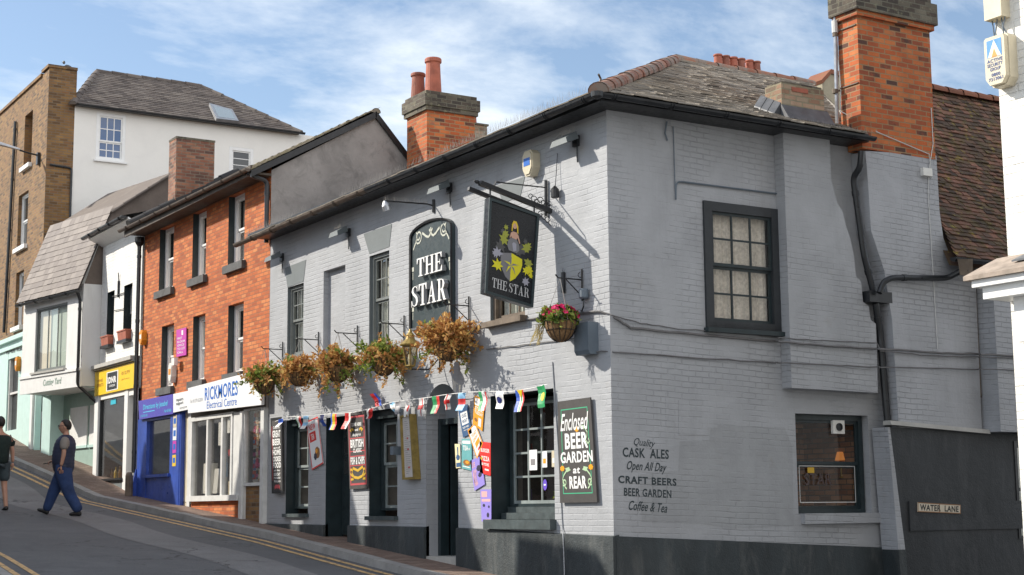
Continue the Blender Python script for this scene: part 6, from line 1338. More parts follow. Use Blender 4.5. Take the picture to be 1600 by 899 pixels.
# beam, stays and scrolls
mb = MB(); A = HS.P(752, 287); B = HS.P(862, 331); A = A.lerp(B, -.02); B = Vector((0, B.y, B.z)) if B.x < 0 else B
def bar(mb, a, b, w, h):
    t = (b-a).normalized(); s_ = t.cross(Vector((0, 0, 1))).normalized()*w/2; u_ = s_.cross(t).normalized()*h/2
    mb.hexa([a-s_-u_, a+s_-u_, b+s_-u_, b-s_-u_], [a-s_+u_, a+s_+u_, b+s_+u_, b-s_+u_])
bar(mb, A, B, .07, .06); bar(mb, A+Vector((0, .30, -.02)), B+Vector((0, .30, -.02)), .06, .05)
mb.lathe(A, [(.01, -.09), (.03, -.05), (.02, -.02), (.045, 0), (.02, .03)], 8, axis=(B-A).normalized())
for t in (.14, .75): mb.tube([A.lerp(B, t)+Vector((0, 0, -.02)), A.lerp(B, t)+Vector((0, .0, -.12))], .012, 5)
mb.build('beam', M_BLACK, th)
mb = MB(); W0 = F.P(853, 282, .03); W1 = F.P(853, 338, .03); mb.tube([W0, W1], .022, 6); mb.tube([W0+Vector((0, 0, -.10)), A.lerp(B, .22)+Vector((0, 0, .10)), A.lerp(B, .18)], .010, 5)
for k in range(7):
    c = A.lerp(B, .70+.045*k)+Vector((0, 0, .09-.02*(k % 3))); r = .045+.012*(k % 2)
    mb.tube([c+Vector((r*(1-.06*j)*cos(j*.55), 0, r*(1-.06*j)*sin(j*.55))) for j in range(13)], .006, 4)
for k in range(4):
    c = A.lerp(B, .84+.05*k)+Vector((0, 0, -.10-.02*k)); r = .05
    mb.tube([c+Vector((r*(1-.06*j)*cos(j*.55+1), 0, r*(1-.06*j)*sin(j*.55+1))) for j in range(13)], .006, 4)
mb.build('scrollwork', M_BLACK, th)
mb = MB(); a, z = F.uv(868, 302, .06); mb.lathe(F.pt(a, z, .07), [(.03, -.07), (.055, -.06), (.055, .05), (.03, .08), (.01, .10)], 10); mb.tube([F.pt(a, z+.1, .06), F.pt(a, z+.55, .02)], .006, 4)
tag(mb.build('sensor_lamp', M_BLACK, origin=F.pt(a, z, 0)), 'small black lamp on the wall where the hanging sign beam is fixed', 'light')

# beer garden board
q = fquad(((873, 628), (924, 621), (935, 785), (877, 786)), .03); t = board('sign_board', q, 'charcoal board lettered Enclosed BEER GARDEN at REAR beside the pub corner', M_BOARD)
mb = MB(); q.frame(mb, .10, .085, .90, .915, .012, .0215); mb.build('border', C_GRN, t)
mb = MB(); q.text(mb, 'Enclosed', .08, .13, .92, .30, .0245, 0, .012, .4); q.text(mb, 'BEER', .20, .325, .86, .48, .0245, 0, .035); q.text(mb, 'GARDEN', .06, .505, .97, .615, .0245, 0, .03); q.text(mb, 'at', .40, .66, .60, .72, .0245, 0, .025, .1); q.text(mb, 'REAR', .29, .745, .76, .865, .0245, 0, .035); mb.build('lettering', M_LETW, t)
mb = MB()
for cu, cv in ((.56, .292), (.10, .665), (.90, .665)): q.poly(mb, [(cu+(.055 if k % 2 else .07)*cos(2*pi*k/14), cv+(.024 if k % 2 else .03)*sin(2*pi*k/14)) for k in range(14)], .024)
mb.build('painted_flowers', C_ORG, t); mb = MB()
for s in (-1, 1):
    X = lambda u: .5+s*u
    mb.ribbon(q.pt, [(X(.36+.07*(1-.05*k)*cos(1+k*.5)), .80+.035*(1-.05*k)*sin(1+k*.5)) for k in range(14)], .016, .0242); mb.ribbon(q.pt, [(X(.20), .66), (X(.28), .69), (X(.36), .73), (X(.40), .77), (X(.33), .85), (X(.29), .865)], .018, .0243)
    q.poly(mb, [(X(.16), .685), (X(.22), .655), (X(.32), .665), (X(.27), .705)], .0241)
q.poly(mb, [(.66, .285), (.72, .255), (.83, .27), (.76, .30)], .0241); mb.ribbon(q.pt, [(.80, .29), (.86, .33), (.84, .37), (.80, .40), (.86, .44), (.91, .42), (.88, .39)], .018, .0243)
mb.build('painted_leaves', C_PGRN, t)
# fish and chips board
q = fquad(((544, 646), (572, 642), (577, 763), (548, 765)), .03); t = board('sign_board', q, 'charcoal and red board advertising British classic fish and chips between door and window', M_BOARD)
mb = MB(); q.frame(mb, .06, .05, .94, .95, .02, .0215); q.frame(mb, .12, .068, .88, .932, .008, .022)
for v in (.335, .505, .57, .69): q.patch(mb, .10, v, .90, v+.012, .0218)
mb.build('border', C_ROSE, t); mb = MB()
for s_, u0, u1, v0, v1, sh in (('COME HERE', .22, .78, .14, .185, 0), ('and', .40, .60, .215, .25, 0), ('Enjoy a', .28, .72, .275, .325, .3), ('BRITISH', .14, .86, .355, .465, 0), ('CLASSIC', .28, .74, .475, .53, 0), ('FISH & CHIPS', .12, .88, .585, .685, 0)): q.text(mb, s_, u0, v0, u1, v1, .0245, 0, .035, sh)
mb.build('lettering', M_LETW, t); mb = MB()
mb.ribbon(q.pt, [(.24, .73), (.5, .765), (.76, .72), (.82, .78), (.72, .84), (.5, .86), (.28, .845), (.18, .79)], .035, .0243, closed=True)
for s in (-1, 1): mb.ribbon(q.pt, [(.5+s*.30, .75), (.5+s*.40, .745), (.5+s*.42, .80), (.5+s*.30, .83), (.5+s*.24, .87), (.5+s*.40, .875)], .03, .0246); mb.ribbon(q.pt, [(.5+s*.16, .235), (.5+s*.26, .215), (.5+s*.36, .235), (.5+s*.26, .25)], .03, .0246)
mb.build('painted_banner', C_GOLD, t)
# narrow board by the left end
q = fquad(((426, 657), (442, 655), (444, 767), (428, 768)), .035); t = board('sign_board', q, 'narrow black board crowded with white lettering at the uphill end of the pub', M_BOARD, .03)
mb = MB(); q.frame(mb, -.06, -.03, 1.06, 1.03, .05, .032); mb.build('frame', M_BLACK, t)
mb = MB()
for s_, v0, v1, b in (('Come In', .09, .13, .02), ('GREAT', .15, .25, .04), ('BEER', .27, .36, .04), ('and', .38, .41, .02), ('HOME', .42, .50, .04), ('COOKED', .515, .59, .04), ('FOOD', .60, .68, .04), ('all day', .70, .73, .02), ('SUNDAY', .745, .79, .03), ('roasts', .80, .83, .02), ('Welcome', .845, .88, .02)): q.text(mb, s_, .12 if v1-v0 > .05 else .2, v0, .90 if v1-v0 > .05 else .82, v1, .0335, 0, b)
mb.build('lettering', M_LETW, t); mb = MB(); q.patch(mb, .06, .09, .10, .85, .0335); mb.ribbon(q.pt, [(.25, .955), (.4, .93), (.5, .945), (.6, .93), (.75, .955)], .05, .034); mb.build('border', C_ROSE, t)
# brass menu case
q = fquad(((627, 650), (643, 647), (650, 749), (631, 750)), .09); th = thing('menu_case', q.c[3], 'slim brass framed menu case on the wall left of the open door', 'menu case'); mb = MB()
q.slab(mb, .085, 0, -.085)
wv, wu = .035, .11
for u0, v0, u1, v1 in ((0, 0, 1, wv), (0, 1-wv, 1, 1), (0, wv, wu, 1-wv), (1-wu, wv, 1, 1-wv)): mb.hexa([q.pt(u0, v1, .0005), q.pt(u1, v1, .0005), q.pt(u1, v1, .03), q.pt(u0, v1, .03)], [q.pt(u0, v0, .0005), q.pt(u1, v0, .0005), q.pt(u1, v0, .03), q.pt(u0, v0, .03)])
mb.build('case', M_BRASS, th); mb = MB(); q.patch(mb, wu, wv, 1-wu, 1-wv, .002, 0)
rng = random.Random(3)
for k in range(26):
    v = .10+.032*k; q.patch(mb, .24, v, .24+rng.uniform(.2, .52), v+.007, .003, 1)
for v in (.35, .52, .80): q.patch(mb, .42, v, .58, v+.028, .0036, 2)
mb.build('menu_sheet', [tint('menu_paper', (.62, .60, .62)), tint('print_grey', (.25, .24, .25)), C_RED], th)
mb = MB(); q.patch(mb, wu, wv, 1-wu, 1-wv, .012); mb.build('pane', M_GLASS, th)
# paper posters
def poster(px, label, base, items, d=.012, cat='poster'):
    q = fquad(px, d); th = board('poster', q, label, base, .006, cat)
    by = {}
    for it in items: by.setdefault(it[1].name, (it[1], []))[1].append(it)
    for k, (m_, its) in enumerate(by.values()):
        mb = MB()
        for it in its:
            e = .0072+.0006*k
            if it[0] == 't': q.text(mb, it[2], *it[3:7], e, 0, .025)
            elif it[0] == 'p': q.patch(mb, *it[2:6], e-.0004)
            elif it[0] == 'f': q.frame(mb, 0, 0, 1, 1, it[2], e-.0004)
            elif it[0] == 'o': q.poly(mb, [(it[2]+it[4]*cos(2*pi*k/14)*(1+.15*sin(3*k)), it[3]+it[5]*sin(2*pi*k/14)) for k in range(14)], e)
        mb.build('print', m_, th)
    return th
WHT = M_LETW; cNavy = tint('poster_navy', (.035, .10, .22)); cOr = tint('poster_orange', (.80, .33, .015)); cTeal = tint('poster_teal', (.13, .38, .39)); cRd = tint('poster_red', (.70, .025, .02)); cPu = tint('poster_purple', (.30, .24, .66)); cCr = tint('poster_cream', (.78, .70, .42)); cPk = tint('poster_pink', (.75, .42, .42)); cBn = tint('poster_brown', (.28, .12, .03)); cPl = tint('poster_pale', (.72, .70, .72)); cDn = tint('poster_dark', (.03, .03, .06))
poster(((716, 638), (731, 632), (738, 677), (724, 684)), 'navy and white poster, topmost left of the cluster by the open door', cNavy, [('p', WHT, .14, .20, .84, .62), ('t', cNavy, 'QUIZ', .24, .26, .74, .40), ('t', cNavy, 'NIGHT', .22, .44, .76, .56), ('t', WHT, 'EVERY WEEK', .16, .68, .80, .74), ('t', WHT, 'from eight', .22, .78, .76, .83)])
poster(((742, 618), (758, 624), (754, 674), (739, 663)), 'bright orange poster at the top of the cluster by the open door', cOr, [('p', WHT, .10, .06, .55, .30), ('t', WHT, 'STEAK', .14, .34, .92, .46), ('t', WHT, 'TUESDAY', .14, .48, .94, .58), ('o', cBn, .30, .78, .16, .06), ('p', cPl, .55, .66, .84, .92)])
poster(((731, 673), (743, 661), (755, 693), (746, 718)), 'white poster with an orange border tilted in the middle of the cluster', M_SIGNW, [('f', cOr, .02), ('t', cOr, 'TOAST', .22, .24, .84, .36), ('t', cOr, 'SUNDAY', .18, .40, .84, .52), ('p', cOr, .30, .58, .84, .76), ('o', cRd, .5, .88, .12, .04)])
poster(((722, 686), (737, 686), (738, 736), (722, 732)), 'teal poster reading TEA with a plate of food at its foot', cTeal, [('p', WHT, .08, .06, .90, .16), ('t', WHT, 'TEA', .12, .22, .66, .38), ('t', WHT, 'at', .70, .28, .84, .36), ('o', cBn, .5, .78, .36, .10), ('o', cOr, .55, .76, .18, .05), ('p', WHT, .10, .90, .8, .93)])
poster(((750, 690), (767, 692), (767, 744), (750, 739)), 'red poster advertising burger, pizza and more, on the right of the cluster', cRd, [('t', WHT, 'BURGER', .12, .20, .90, .32), ('t', WHT, 'PIZZA', .18, .44, .90, .58), ('t', WHT, '& MORE', .2, .64, .86, .73), ('o', C_GOLD, .18, .52, .10, .05), ('p', WHT, .48, .82, .84, .87)])
poster(((711, 694), (720, 694), (721, 731), (713, 732)), 'slim cream poster with a navy bottle next to the door jamb', cCr, [('p', cNavy, .38, .12, .58, .45), ('o', cNavy, .48, .56, .34, .12), ('p', cNavy, .10, .78, .92, .96), ('p', cNavy, .90, 0, 1, 1)])
poster(((735, 720), (752, 713), (758, 757), (742, 767)), 'purple poster tilted at the bottom of the cluster under the red poster', cPu, [('t', cPk, 'LIVE', .12, .10, .40, .28), ('t', cPk, 'MUSIC', .10, .34, .42, .90), ('o', cDn, .66, .36, .20, .10), ('o', cDn, .70, .60, .16, .08)])
poster(((751, 765), (768, 765), (768, 815), (753, 815)), 'purple poster hanging alone below the cluster, left of the big window', cPu, [('p', cPk, .10, .06, .62, .24), ('p', cPk, .10, .30, .92, .38), ('o', cDn, .30, .50, .12, .05), ('o', cDn, .78, .54, .08, .04), ('o', cDn, .68, .80, .12, .08), ('p', cPk, .4, .93, .9, .955)])
poster(((479, 659), (497, 651), (506, 724), (488, 735)), 'white poster with a red edge reading NEW and TEA and a picture of fried chicken', M_SIGNW, [('f', cRd, .025), ('t', cRd, 'NEW', .14, .10, .72, .22), ('p', cRd, .12, .26, .66, .46), ('t', WHT, 'TEA', .24, .30, .52, .42), ('o', cBn, .62, .72, .20, .12), ('o', cOr, .56, .68, .10, .05), ('o', cDn, .42, .78, .12, .07)], d=.02)
# street name plate on the lane wall
q = Quad(*[S.P(x, y, .364) for x, y in ((1433, 785), (1500, 789), (1500, 803), (1433, 800))], n=S.n); t = board('street_sign', q, 'cream street name plate reading WATER LANE with rusty edges on the dark wall', tint('cream_enamel', (.66, .58, .45)), .012, 'street sign')
mb = MB(); q.text(mb, 'WATER  LANE', .05, .18, .95, .84, .0135, 0, .035); mb.build('lettering', tint('black_enamel', (.015, .015, .015)), t); mb = MB(); q.frame(mb, 0, 0, 1, 1, .012, .013); q.patch(mb, .49, .08, .51, .92, .0132); mb.build('rusty_edge', tint('rust_edge', (.28, .13, .05)), t)
# ------------------------------------------------------------------ hanging baskets
def leaf(mb, p, dr, nrm, l, w, m=0):
    s_ = dr.cross(nrm).normalized()*w/2; k = dr*l; f = nrm*l*.12
    mb.v += [p, p+k*.5+s_+f, p+k, p+k*.5-s_+f]; i = len(mb.v)-4; mb.f += [[i, i+1, i+2], [i, i+2, i+3]]; mb.m += [m, m]
def rdir(rng, up=.3):
    while True:
        v = Vector((rng.uniform(-1, 1), rng.uniform(-1, 1), rng.uniform(-1, 1)))
        if .1 < v.length < 1: v.normalize(); v.z += up; return v.normalized()
def basket(px, py, label, seed, sx=1.0, sz=1.0, green=.15, d=.37, flowers=False, dens=1.0, hang=.0, r=.20):
    rng = random.Random(seed); c = F.P(px, py, d); a, z = F.uv(px, py, d); a = -c.y
    th = thing('hanging_basket', (c.x, c.y, c.z-.27), label, 'hanging basket', 'hanging baskets along the pub front')
    mb = MB(); prof = [(r*sin(t), -.27*cos(t)) for t in [pi/2*k/8 for k in range(9)]]; mb.lathe(c, [(.03, -.272)]+prof[1:]+[(r*.93, .0), (r*.85, -.04)], 20)
    bowl = mb.build('basket_bowl', M_COIR, th, smooth=False)
    mb = MB()
    for k in range(14): an = 2*pi*k/14; mb.tube([c+Vector((cos(an)*(r+.006)*sin(t), sin(an)*(r+.006)*sin(t), -.276*cos(t))) for t in [pi/2*j/6 for j in range(1, 7)]], .0045, 4)
    for zz_, f in ((0, 1), (-.12, .90)): mb.tube([c+Vector((cos(2*pi*k/20)*(r+.007)*f, sin(2*pi*k/20)*(r+.007)*f, zz_)) for k in range(21)], .005, 4, caps=False)
    mb.build('wire_frame', M_BLACK, bowl)
    mb = MB(); top = c+Vector((0, 0, .50))
    mb.tube([F.pt(a, c.z+.28, .02), F.pt(a, c.z+.70, .02)], .012, 6); mb.tube([F.pt(a, c.z+.56, .02), F.pt(a, c.z+.56, d+.03), F.pt(a, c.z+.60, d+.07)], .010, 6); mb.tube([F.pt(a, c.z+.34, .02), F.pt(a, c.z+.55, d*.75)], .008, 5)
    mb.tube([F.pt(a, c.z+.62+.03*cos(t), .05+.03*sin(t)) for t in [k*.6 for k in range(9)]], .006, 4); mb.build('bracket', M_BLACK, th)
    mb = MB()
    for k in range(3): an = 2*pi*k/3+.4; mb.tube([F.pt(a, c.z+.56, d), c+Vector((cos(an)*r, sin(an)*r, 0))], .004, 4)
    mb.build('chain', M_GALV, th)
    fo = MB(); n = int(150*dens)
    for k in range(n):
        v = rdir(rng, .45 if not flowers else .9); p = c+Vector((rng.uniform(-.13, .13), rng.uniform(-.13, .13), rng.uniform(-.02, .06)))
        L_ = rng.uniform(.14, .44)*(1 if v.z > 0 else .8); v = Vector((v.x*sx, v.y*sx, v.z*sz)); m = 1 if rng.random() < green+.5*green*(v.x < -.2) else 0
        if flowers: m = 1 if rng.random() < .8 else 2; L_ *= .55
        bend = Vector((rng.uniform(-.1, .1), rng.uniform(-.1, .1), -.25-hang)); pts = [p+v*(L_*t)+bend*(L_*t*t) for t in (0, .35, .7, 1)]
        if c.x > -.05: pass
        fo.tube(pts, .0035, 3, m, caps=False)
        for t in [.18+.075*j for j in range(12)]:
            if t > 1.02: break
            q = p+v*(L_*t)+bend*(L_*t*t)
            if q.x > -.03: continue
            for s_ in range(2): dr = (rdir(rng, .1)+v*.5).normalized(); leaf(fo, q, dr, rdir(rng), *(lambda L0: (L0, L0*rng.uniform(.45, .62)))(rng.choice((.035, .05, .06, .075, .10))*rng.uniform(.85, 1.15)), m)
    for k in range(int(110*dens)):
        v = rdir(rng, .3); q_ = c+Vector((v.x*.17, v.y*.17, v.z*.11+.03))
        if q_.x < -.03: leaf(fo, q_, rdir(rng), rdir(rng), rng.uniform(.04, .08), rng.uniform(.025, .05), 2 if k % 3 else 1)
    # trailing strands under the rim
    for k in range(int(22*dens)):
        an = rng.uniform(0, 2*pi); p = c+Vector((cos(an)*r, sin(an)*r, .02)); o = Vector((cos(an), sin(an), 0)); L_ = rng.uniform(.12, .42) if not flowers else rng.uniform(.05, .15); m = 1 if rng.random() < green*1.5 else 0
        if flowers: m = 1
        for j in range(int(L_/.028)):
            q = p+o*(.10*min(1, j*.12))+Vector((rng.uniform(-.02, .02), rng.uniform(-.02, .02), -.028*j))
            if q.x > -.03: continue
            leaf(fo, q, rdir(rng, -.5), rdir(rng), rng.uniform(.03, .06), rng.uniform(.018, .035), m)
    fo.build('foliage', [M_LEAFB, M_LEAFG, M_LEAFD], th, recalc=False)
    if flowers:
        fl = MB()
        for k in range(120):
            v = rdir(rng, .9); p = c+Vector((v.x*.24, v.y*.24, .03+abs(v.z)*.17)); R_ = rng.uniform(.024, .036); nn = (v+rdir(rng)*.4).normalized(); x_ = nn.orthogonal().normalized(); y_ = nn.cross(x_)
            for j in range(5): an = 2*pi*j/5; leaf(fl, p, (x_*cos(an)+y_*sin(an)+nn*.2).normalized(), nn, R_*1.2, R_*1.1)
        fl.build('flowers', M_PINK, th, recalc=False)
        st = MB()
        for k in range(26): st.tube([c+Vector((-.05, .15, 0)), c+Vector((-.10+rng.uniform(-.1, .05), .26+rng.uniform(0, .05), -.03)), c+Vector((-.12+rng.uniform(-.12, .05), .30+rng.uniform(0, .10), -.18-rng.uniform(0, .12)))], .0035, 3)
        st.build('straw_trails', M_STRAW, th)
    return th
basket(413, 593, 'hanging basket with green and rust foliage, the furthest uphill, overlapping the electrical shop sign', 101, 1.15, .9, .42)
basket(468, 580, 'rust brown hanging basket, second from the uphill end, below a sash window', 102, 1.0, .95, .06)
basket(528, 573, 'rust brown hanging basket with trailing stems, third from the uphill end', 103, 1.2, 1.1, .13, hang=.1)
basket(600, 561, 'greenest of the dry hanging baskets, just uphill of the lantern', 104, 1.25, 1.0, .45)
basket(700, 536, 'largest orange brown hanging basket, directly below the THE STAR name board', 105, 1.35, 1.3, .07, dens=1.35, hang=.1)
basket(876, 502, 'hanging basket of pink flowers near the pub corner under the hanging sign', 106, .9, .8, .9, d=.36, flowers=True, r=.205)
# lantern
c = F.P(641, 551, .52); a = -c.y; th = thing('wall_lantern', (c.x, c.y, c.z-.2), 'old brass topped lantern on a bracket between two hanging baskets', 'lantern'); mb = MB()
r0, r1 = .075, .125; H0, H1 = -.20, .10; ring = lambda r, h: [c+Vector((r*cos(2*pi*k/6), r*sin(2*pi*k/6), h)) for k in range(6)]
A_, B_ = ring(r0, H0), ring(r1, H1)
for k in range(6): mb.tube([A_[k], B_[k]], .010, 5)
for R_ in (A_, B_): mb.tube(R_+[R_[0]], .012, 5, caps=False)
mb.lathe(c, [(.02, H0-.06), (.03, H0-.03), (r0+.01, H0)], 6); lf = mb.build('frame', M_BRASS, th)
mb = MB()
for k in range(6): q_ = (k+1) % 6; mb.poly([A_[k]*.985+c*.015, A_[q_]*.985+c*.015, B_[q_]*.985+c*.015, B_[k]*.985+c*.015])
mb.build('pane', glass('lantern_glass', (.75, .72, .62), .02), lf)
mb = MB(); mb.lathe(c, [(r1+.03, H1), (r1+.035, H1+.02), (.07, H1+.10), (.06, H1+.14), (.075, H1+.15), (.03, H1+.20), (.015, H1+.25)], 12); mb.build('cap', M_BRASS, th)
mb = MB(); mb.lathe(c, [(.025, H0+.02), (.04, H0+.10), (.03, H0+.17)], 8); mb.build('lamp', M_WHITEPL, th); mb = MB(); mb.tube([F.pt(a, c.z-.05, .02), F.pt(a, c.z-.24, .20), c+Vector((0, 0, H0-.05))], .012, 6); mb.tube([F.pt(a, c.z+.1, .02), F.pt(a, c.z-.25, .02)], .014, 6); mb.build('bracket', M_BLACK, th)

# ------------------------------------------------------------------ floodlights, boxes, cables on the pub
def flood(px, py, label, w=.20, seed=0, spk=True):
    a, z = F.uv(px, py, .15); th = thing('floodlight', F.pt(a, z, 0), label, 'floodlight', 'floodlights under the pub eaves'); mb = MB()
    P = lambda x, dz, d: F.pt(a+x, z+dz, d)
    mb.hexa([P(-w*.62, -.02, .10), P(w*.62, -.02, .10), P(w*.7, -.10, .30), P(-w*.7, -.10, .30)], [P(-w*.45, .09, .10), P(w*.45, .09, .10), P(w*.55, -.02, .29), P(-w*.55, -.02, .29)]); mb.build('housing', M_LINTEL, th)
    mb = MB(); mb.poly([P(-w*.55, -.026, .115), P(w*.55, -.026, .115), P(w*.62, -.100, .285), P(-w*.62, -.100, .285)]); mb.build('lamp_glass', tint('flood_glass', (.5, .5, .48), .15), th)
    mb = MB(); mb.fbox(F, a-.06, a+.06, z-.08, z+.06, 0, .04); mb.tube([P(0, 0, .03), P(0, .02, .14)], .02, 6); mb.tube([P(.02, -.05, .02), P(.03, -.30, .02)], .010, 5); mb.build('bracket', M_GUTTER, th)
    if spk: mb = MB(); spikes(mb, P(-w*.5, .07, .15), P(w*.5, .07, .15), .014, .12, seed, .002, .05); spikes(mb, P(-w*.5, .05, .22), P(w*.5, .05, .22), .016, .11, seed+1, .002, .05); mb.build('bird_spikes', M_GALV, th)
flood(430, 401, 'small dark floodlight at the uphill end of the pub under the gutter', .24, 1, False)
flood(533, 362, 'floodlight with bird spikes over the left upper window of the pub', .26, 2)
flood(690, 292, 'floodlight with bird spikes above the arched name board', .28, 3)
flood(887, 218, 'floodlight with bird spikes near the pub corner, high under the gutter', .30, 4)
a, z = F.uv(676, 322, .03); th = thing('spot_lamp', F.pt(a, z, 0), 'small spot lamp on a long spiked arm reaching over the name board', 'light'); mb = MB(); E_ = F.P(601, 314, .85)
mb.tube([F.pt(a, z, .01), F.pt(a, z+.02, .12), E_], .012, 6); mb.tube([F.pt(a, z-.1, .01), F.pt(a, z+.1, .01)], .03, 6); mb.build('arm', M_BLACK, th)
mb = MB(); mb.lathe(E_+Vector((-.0, .0, -.01)), [(.07, -.14), (.066, -.06), (.03, -.01), (.015, .01)], 12, axis=Vector((-.35, .0, .93)).normalized()); mb.build('lamp_head', M_STEEL, th)
mb = MB(); spikes(mb, F.pt(a, z+.03, .12), E_, .03, .10, 7, .002, .04); mb.build('bird_spikes', M_GALV, th)
alarm(836, 257, .26, .36, M_CREAMPL, 'cream alarm box with bird spikes on the pub wall under the eaves near the corner', d=0, dep=.12)
mb = MB(); r = F.rect(903, 505, 925, 551, .1); th = thing('meter_box', F.pt(r[0], r[2], 0), 'blue grey metal box on the pub wall beside the pink basket', 'meter box'); mb.fbox(F, r[0], r[1], r[2]+.02, r[3], .0, .16); mb.prism([F.pt(r[0], r[2]+.02, 0), F.pt(r[0], r[2]-.03, .02), F.pt(r[0], r[2]-.03, .13), F.pt(r[0], r[2]+.02, .159)], F.r*(r[1]-r[0])); mb.build('cover', M_GREYBOX, th)
a, z = F.uv(913, 460, .05); th = thing('junction_box', F.pt(a, z, 0), 'small round grey junction box above the blue grey box, with a looped cable', 'junction box'); mb = MB(); mb.lathe(F.pt(a, z, .06), [(.05, -.06), (.065, -.04), (.065, .05), (.05, .07)], 12); mb.fbox(F, a-.02, a+.02, z-.02, z+.04, 0, .06); mb.build('cover', M_GREYBOX, th); mb = MB(); mb.tube([F.pt(a, z-.06, .06), F.pt(a+.02, z-.16, .08), F.pt(a-.03, z-.22, .07), F.pt(a-.10, z-.20, .04)], .010, 5); mb.build('wire', M_BLACK, th)
a, z = F.uv(880, 440, .03); mb = MB(); mb.tube([F.pt(a, z-.15, .03), F.pt(a, z+.12, .03)], .03, 7); spikes(mb, F.pt(a-.02, z+.12, .03), F.pt(a+.02, z+.12, .03), .008, .10, 4, .002, .06); tag(mb.build('bracket_post', M_BLACK, origin=F.pt(a, z-.15, 0)), 'black iron post with spikes on the wall above the pink flower basket', 'bracket')
a, z = F.uv(623, 705, .06); th = thing('security_camera', F.pt(a, z, 0), 'small dark camera on the wall between the window and the brass menu case', 'camera'); mb = MB(); mb.fbox(F, a-.06, a+.05, z-.06, z+.07, .04, .18); mb.tube([F.pt(a, z, 0), F.pt(a, z, .05)], .03, 6); mb.build('housing', M_GREYBOX, th)
def cable(pts, r, label, mat=None, sag=True):
    mb = MB(); P = []
    for k in range(len(pts)-1):
        for j in range(6): P.append(pts[k].lerp(pts[k+1], j/6))
    P.append(pts[-1]); rg = random.Random(len(label)); P = [p+Vector((0, 0, rg.uniform(-.006, .006))) for p in P]
    mb.tube(P, r, 5); return tag(mb.build('cable', mat or M_GREYBOX, origin=pts[0]), label, 'cable')
M_CBL = plain('grey_cable', (.15, .145, .145), .6, var=.2)
def sp(px, py, x=0): return S.P(px, py, (.025 if px < 1214 else .225 if px < 1372 else .33 if px < 1530 else .61)+x)
cable([F.P(738, 512, .02), F.P(800, 503, .02), F.P(870, 492, .02), F.P(938, 487, .03), sp(962, 497), sp(985, 512), sp(1100, 524), sp(1212, 534), sp(1216, 534), sp(1290, 540), sp(1368, 545), sp(1375, 545), sp(1460, 551), sp(1528, 553), sp(1532, 554), sp(1640, 558)], .016, 'thick grey cable sagging along the lane wall at the level of the window sill', M_CBL)
cable([F.P(940, 487, .04), sp(955, 492, .01), sp(1000, 505), sp(1060, 514), sp(1140, 519), sp(1212, 527), sp(1216, 528), sp(1300, 533), sp(1370, 536), sp(1376, 548), sp(1450, 556), sp(1528, 558), sp(1532, 558), sp(1640, 560)], .008, 'thin grey cable looping just under the upper lane window', M_CBL)
cable([F.P(905, 553, .03), F.P(940, 549, .03), sp(960, 550), sp(1100, 560), sp(1212, 567), sp(1216, 567), sp(1300, 571), sp(1370, 574), sp(1376, 574), sp(1528, 577), sp(1532, 577), sp(1640, 580)], .010, 'grey cable running straight along the lane wall below the other cables', M_CBL)
cable([F.P(760, 546, .02), F.P(830, 538, .02), F.P(905, 528, .02)], .008, 'thin grey cable on the sunlit wall behind the pink flower basket', M_CBL)
cable([S.P(1455, 170, .31), S.P(1458, 225, .31), S.P(1452, 262, .31), S.P(1450, 300, .31), S.P(1458, 430, .31), S.P(1465, 545, .31)], .007, 'thin grey wire hanging down the white painted base of the tall chimney', M_OFFWHITE)
mb = MB(); r = S.rect(1438, 264, 1452, 276, .30); mb.fbox(S, r[0], r[1], r[2], r[3], .301, .36); tag(mb.build('junction_box', M_WHITEPL, origin=S.pt(r[0], r[2], .3)), 'small white junction box on the painted base of the tall chimney', 'junction box')
# aerial mast strapped to the tall chimney
ym = .10; mt = hit(1303, -60, (0, ym, 0), (0, 1, 0)); mbm = hit(1308, 196, (0, ym, 0), (0, 1, 0)); th = thing('aerial_mast', mbm, 'thin galvanised aerial mast strapped beside the tall brick chimney', 'mast'); mb = MB(); mb.tube([mbm, mt], .028, 8); mb.build('pole', M_STEEL, th); mb = MB()
for py in (54, 143):
    p = hit(1305, py, (0, ym, 0), (0, 1, 0)); mb.tube([p, Vector((CX0+.02, ym, p.z+.03))], .016, 6); mb.tube([p+Vector((0, 0, -.03)), p+Vector((0, 0, .03))], .04, 8); mb.tube([Vector((CX0-.01, CY0+.02, p.z+.05)), Vector((CX0-.01, yk-.02, p.z+.05))], .012, 5); mb.build('clamp', M_WOOD, th); mb = MB()
mb = MB(); p = hit(1304, 33, (0, ym, 0), (0, 1, 0)); mb.tube([p, p+Vector((0, 0, -.18))], .045, 8); mb.tube([p+Vector((.03, 0, 0)), p+Vector((.04, 0, -.5)), p+Vector((.05, -.02, -1.0)), mbm+Vector((.03, -.05, .2)), Vector((CX0+.3, CY0-.02, mbm.z-.15)), Vector((CX1-.15, CY0-.02, mbm.z-.35)), Vector((CX1-.12, CY0-.02, mbm.z-.7))], .008, 5); mb.build('coaxial_wire', M_OFFWHITE, th)

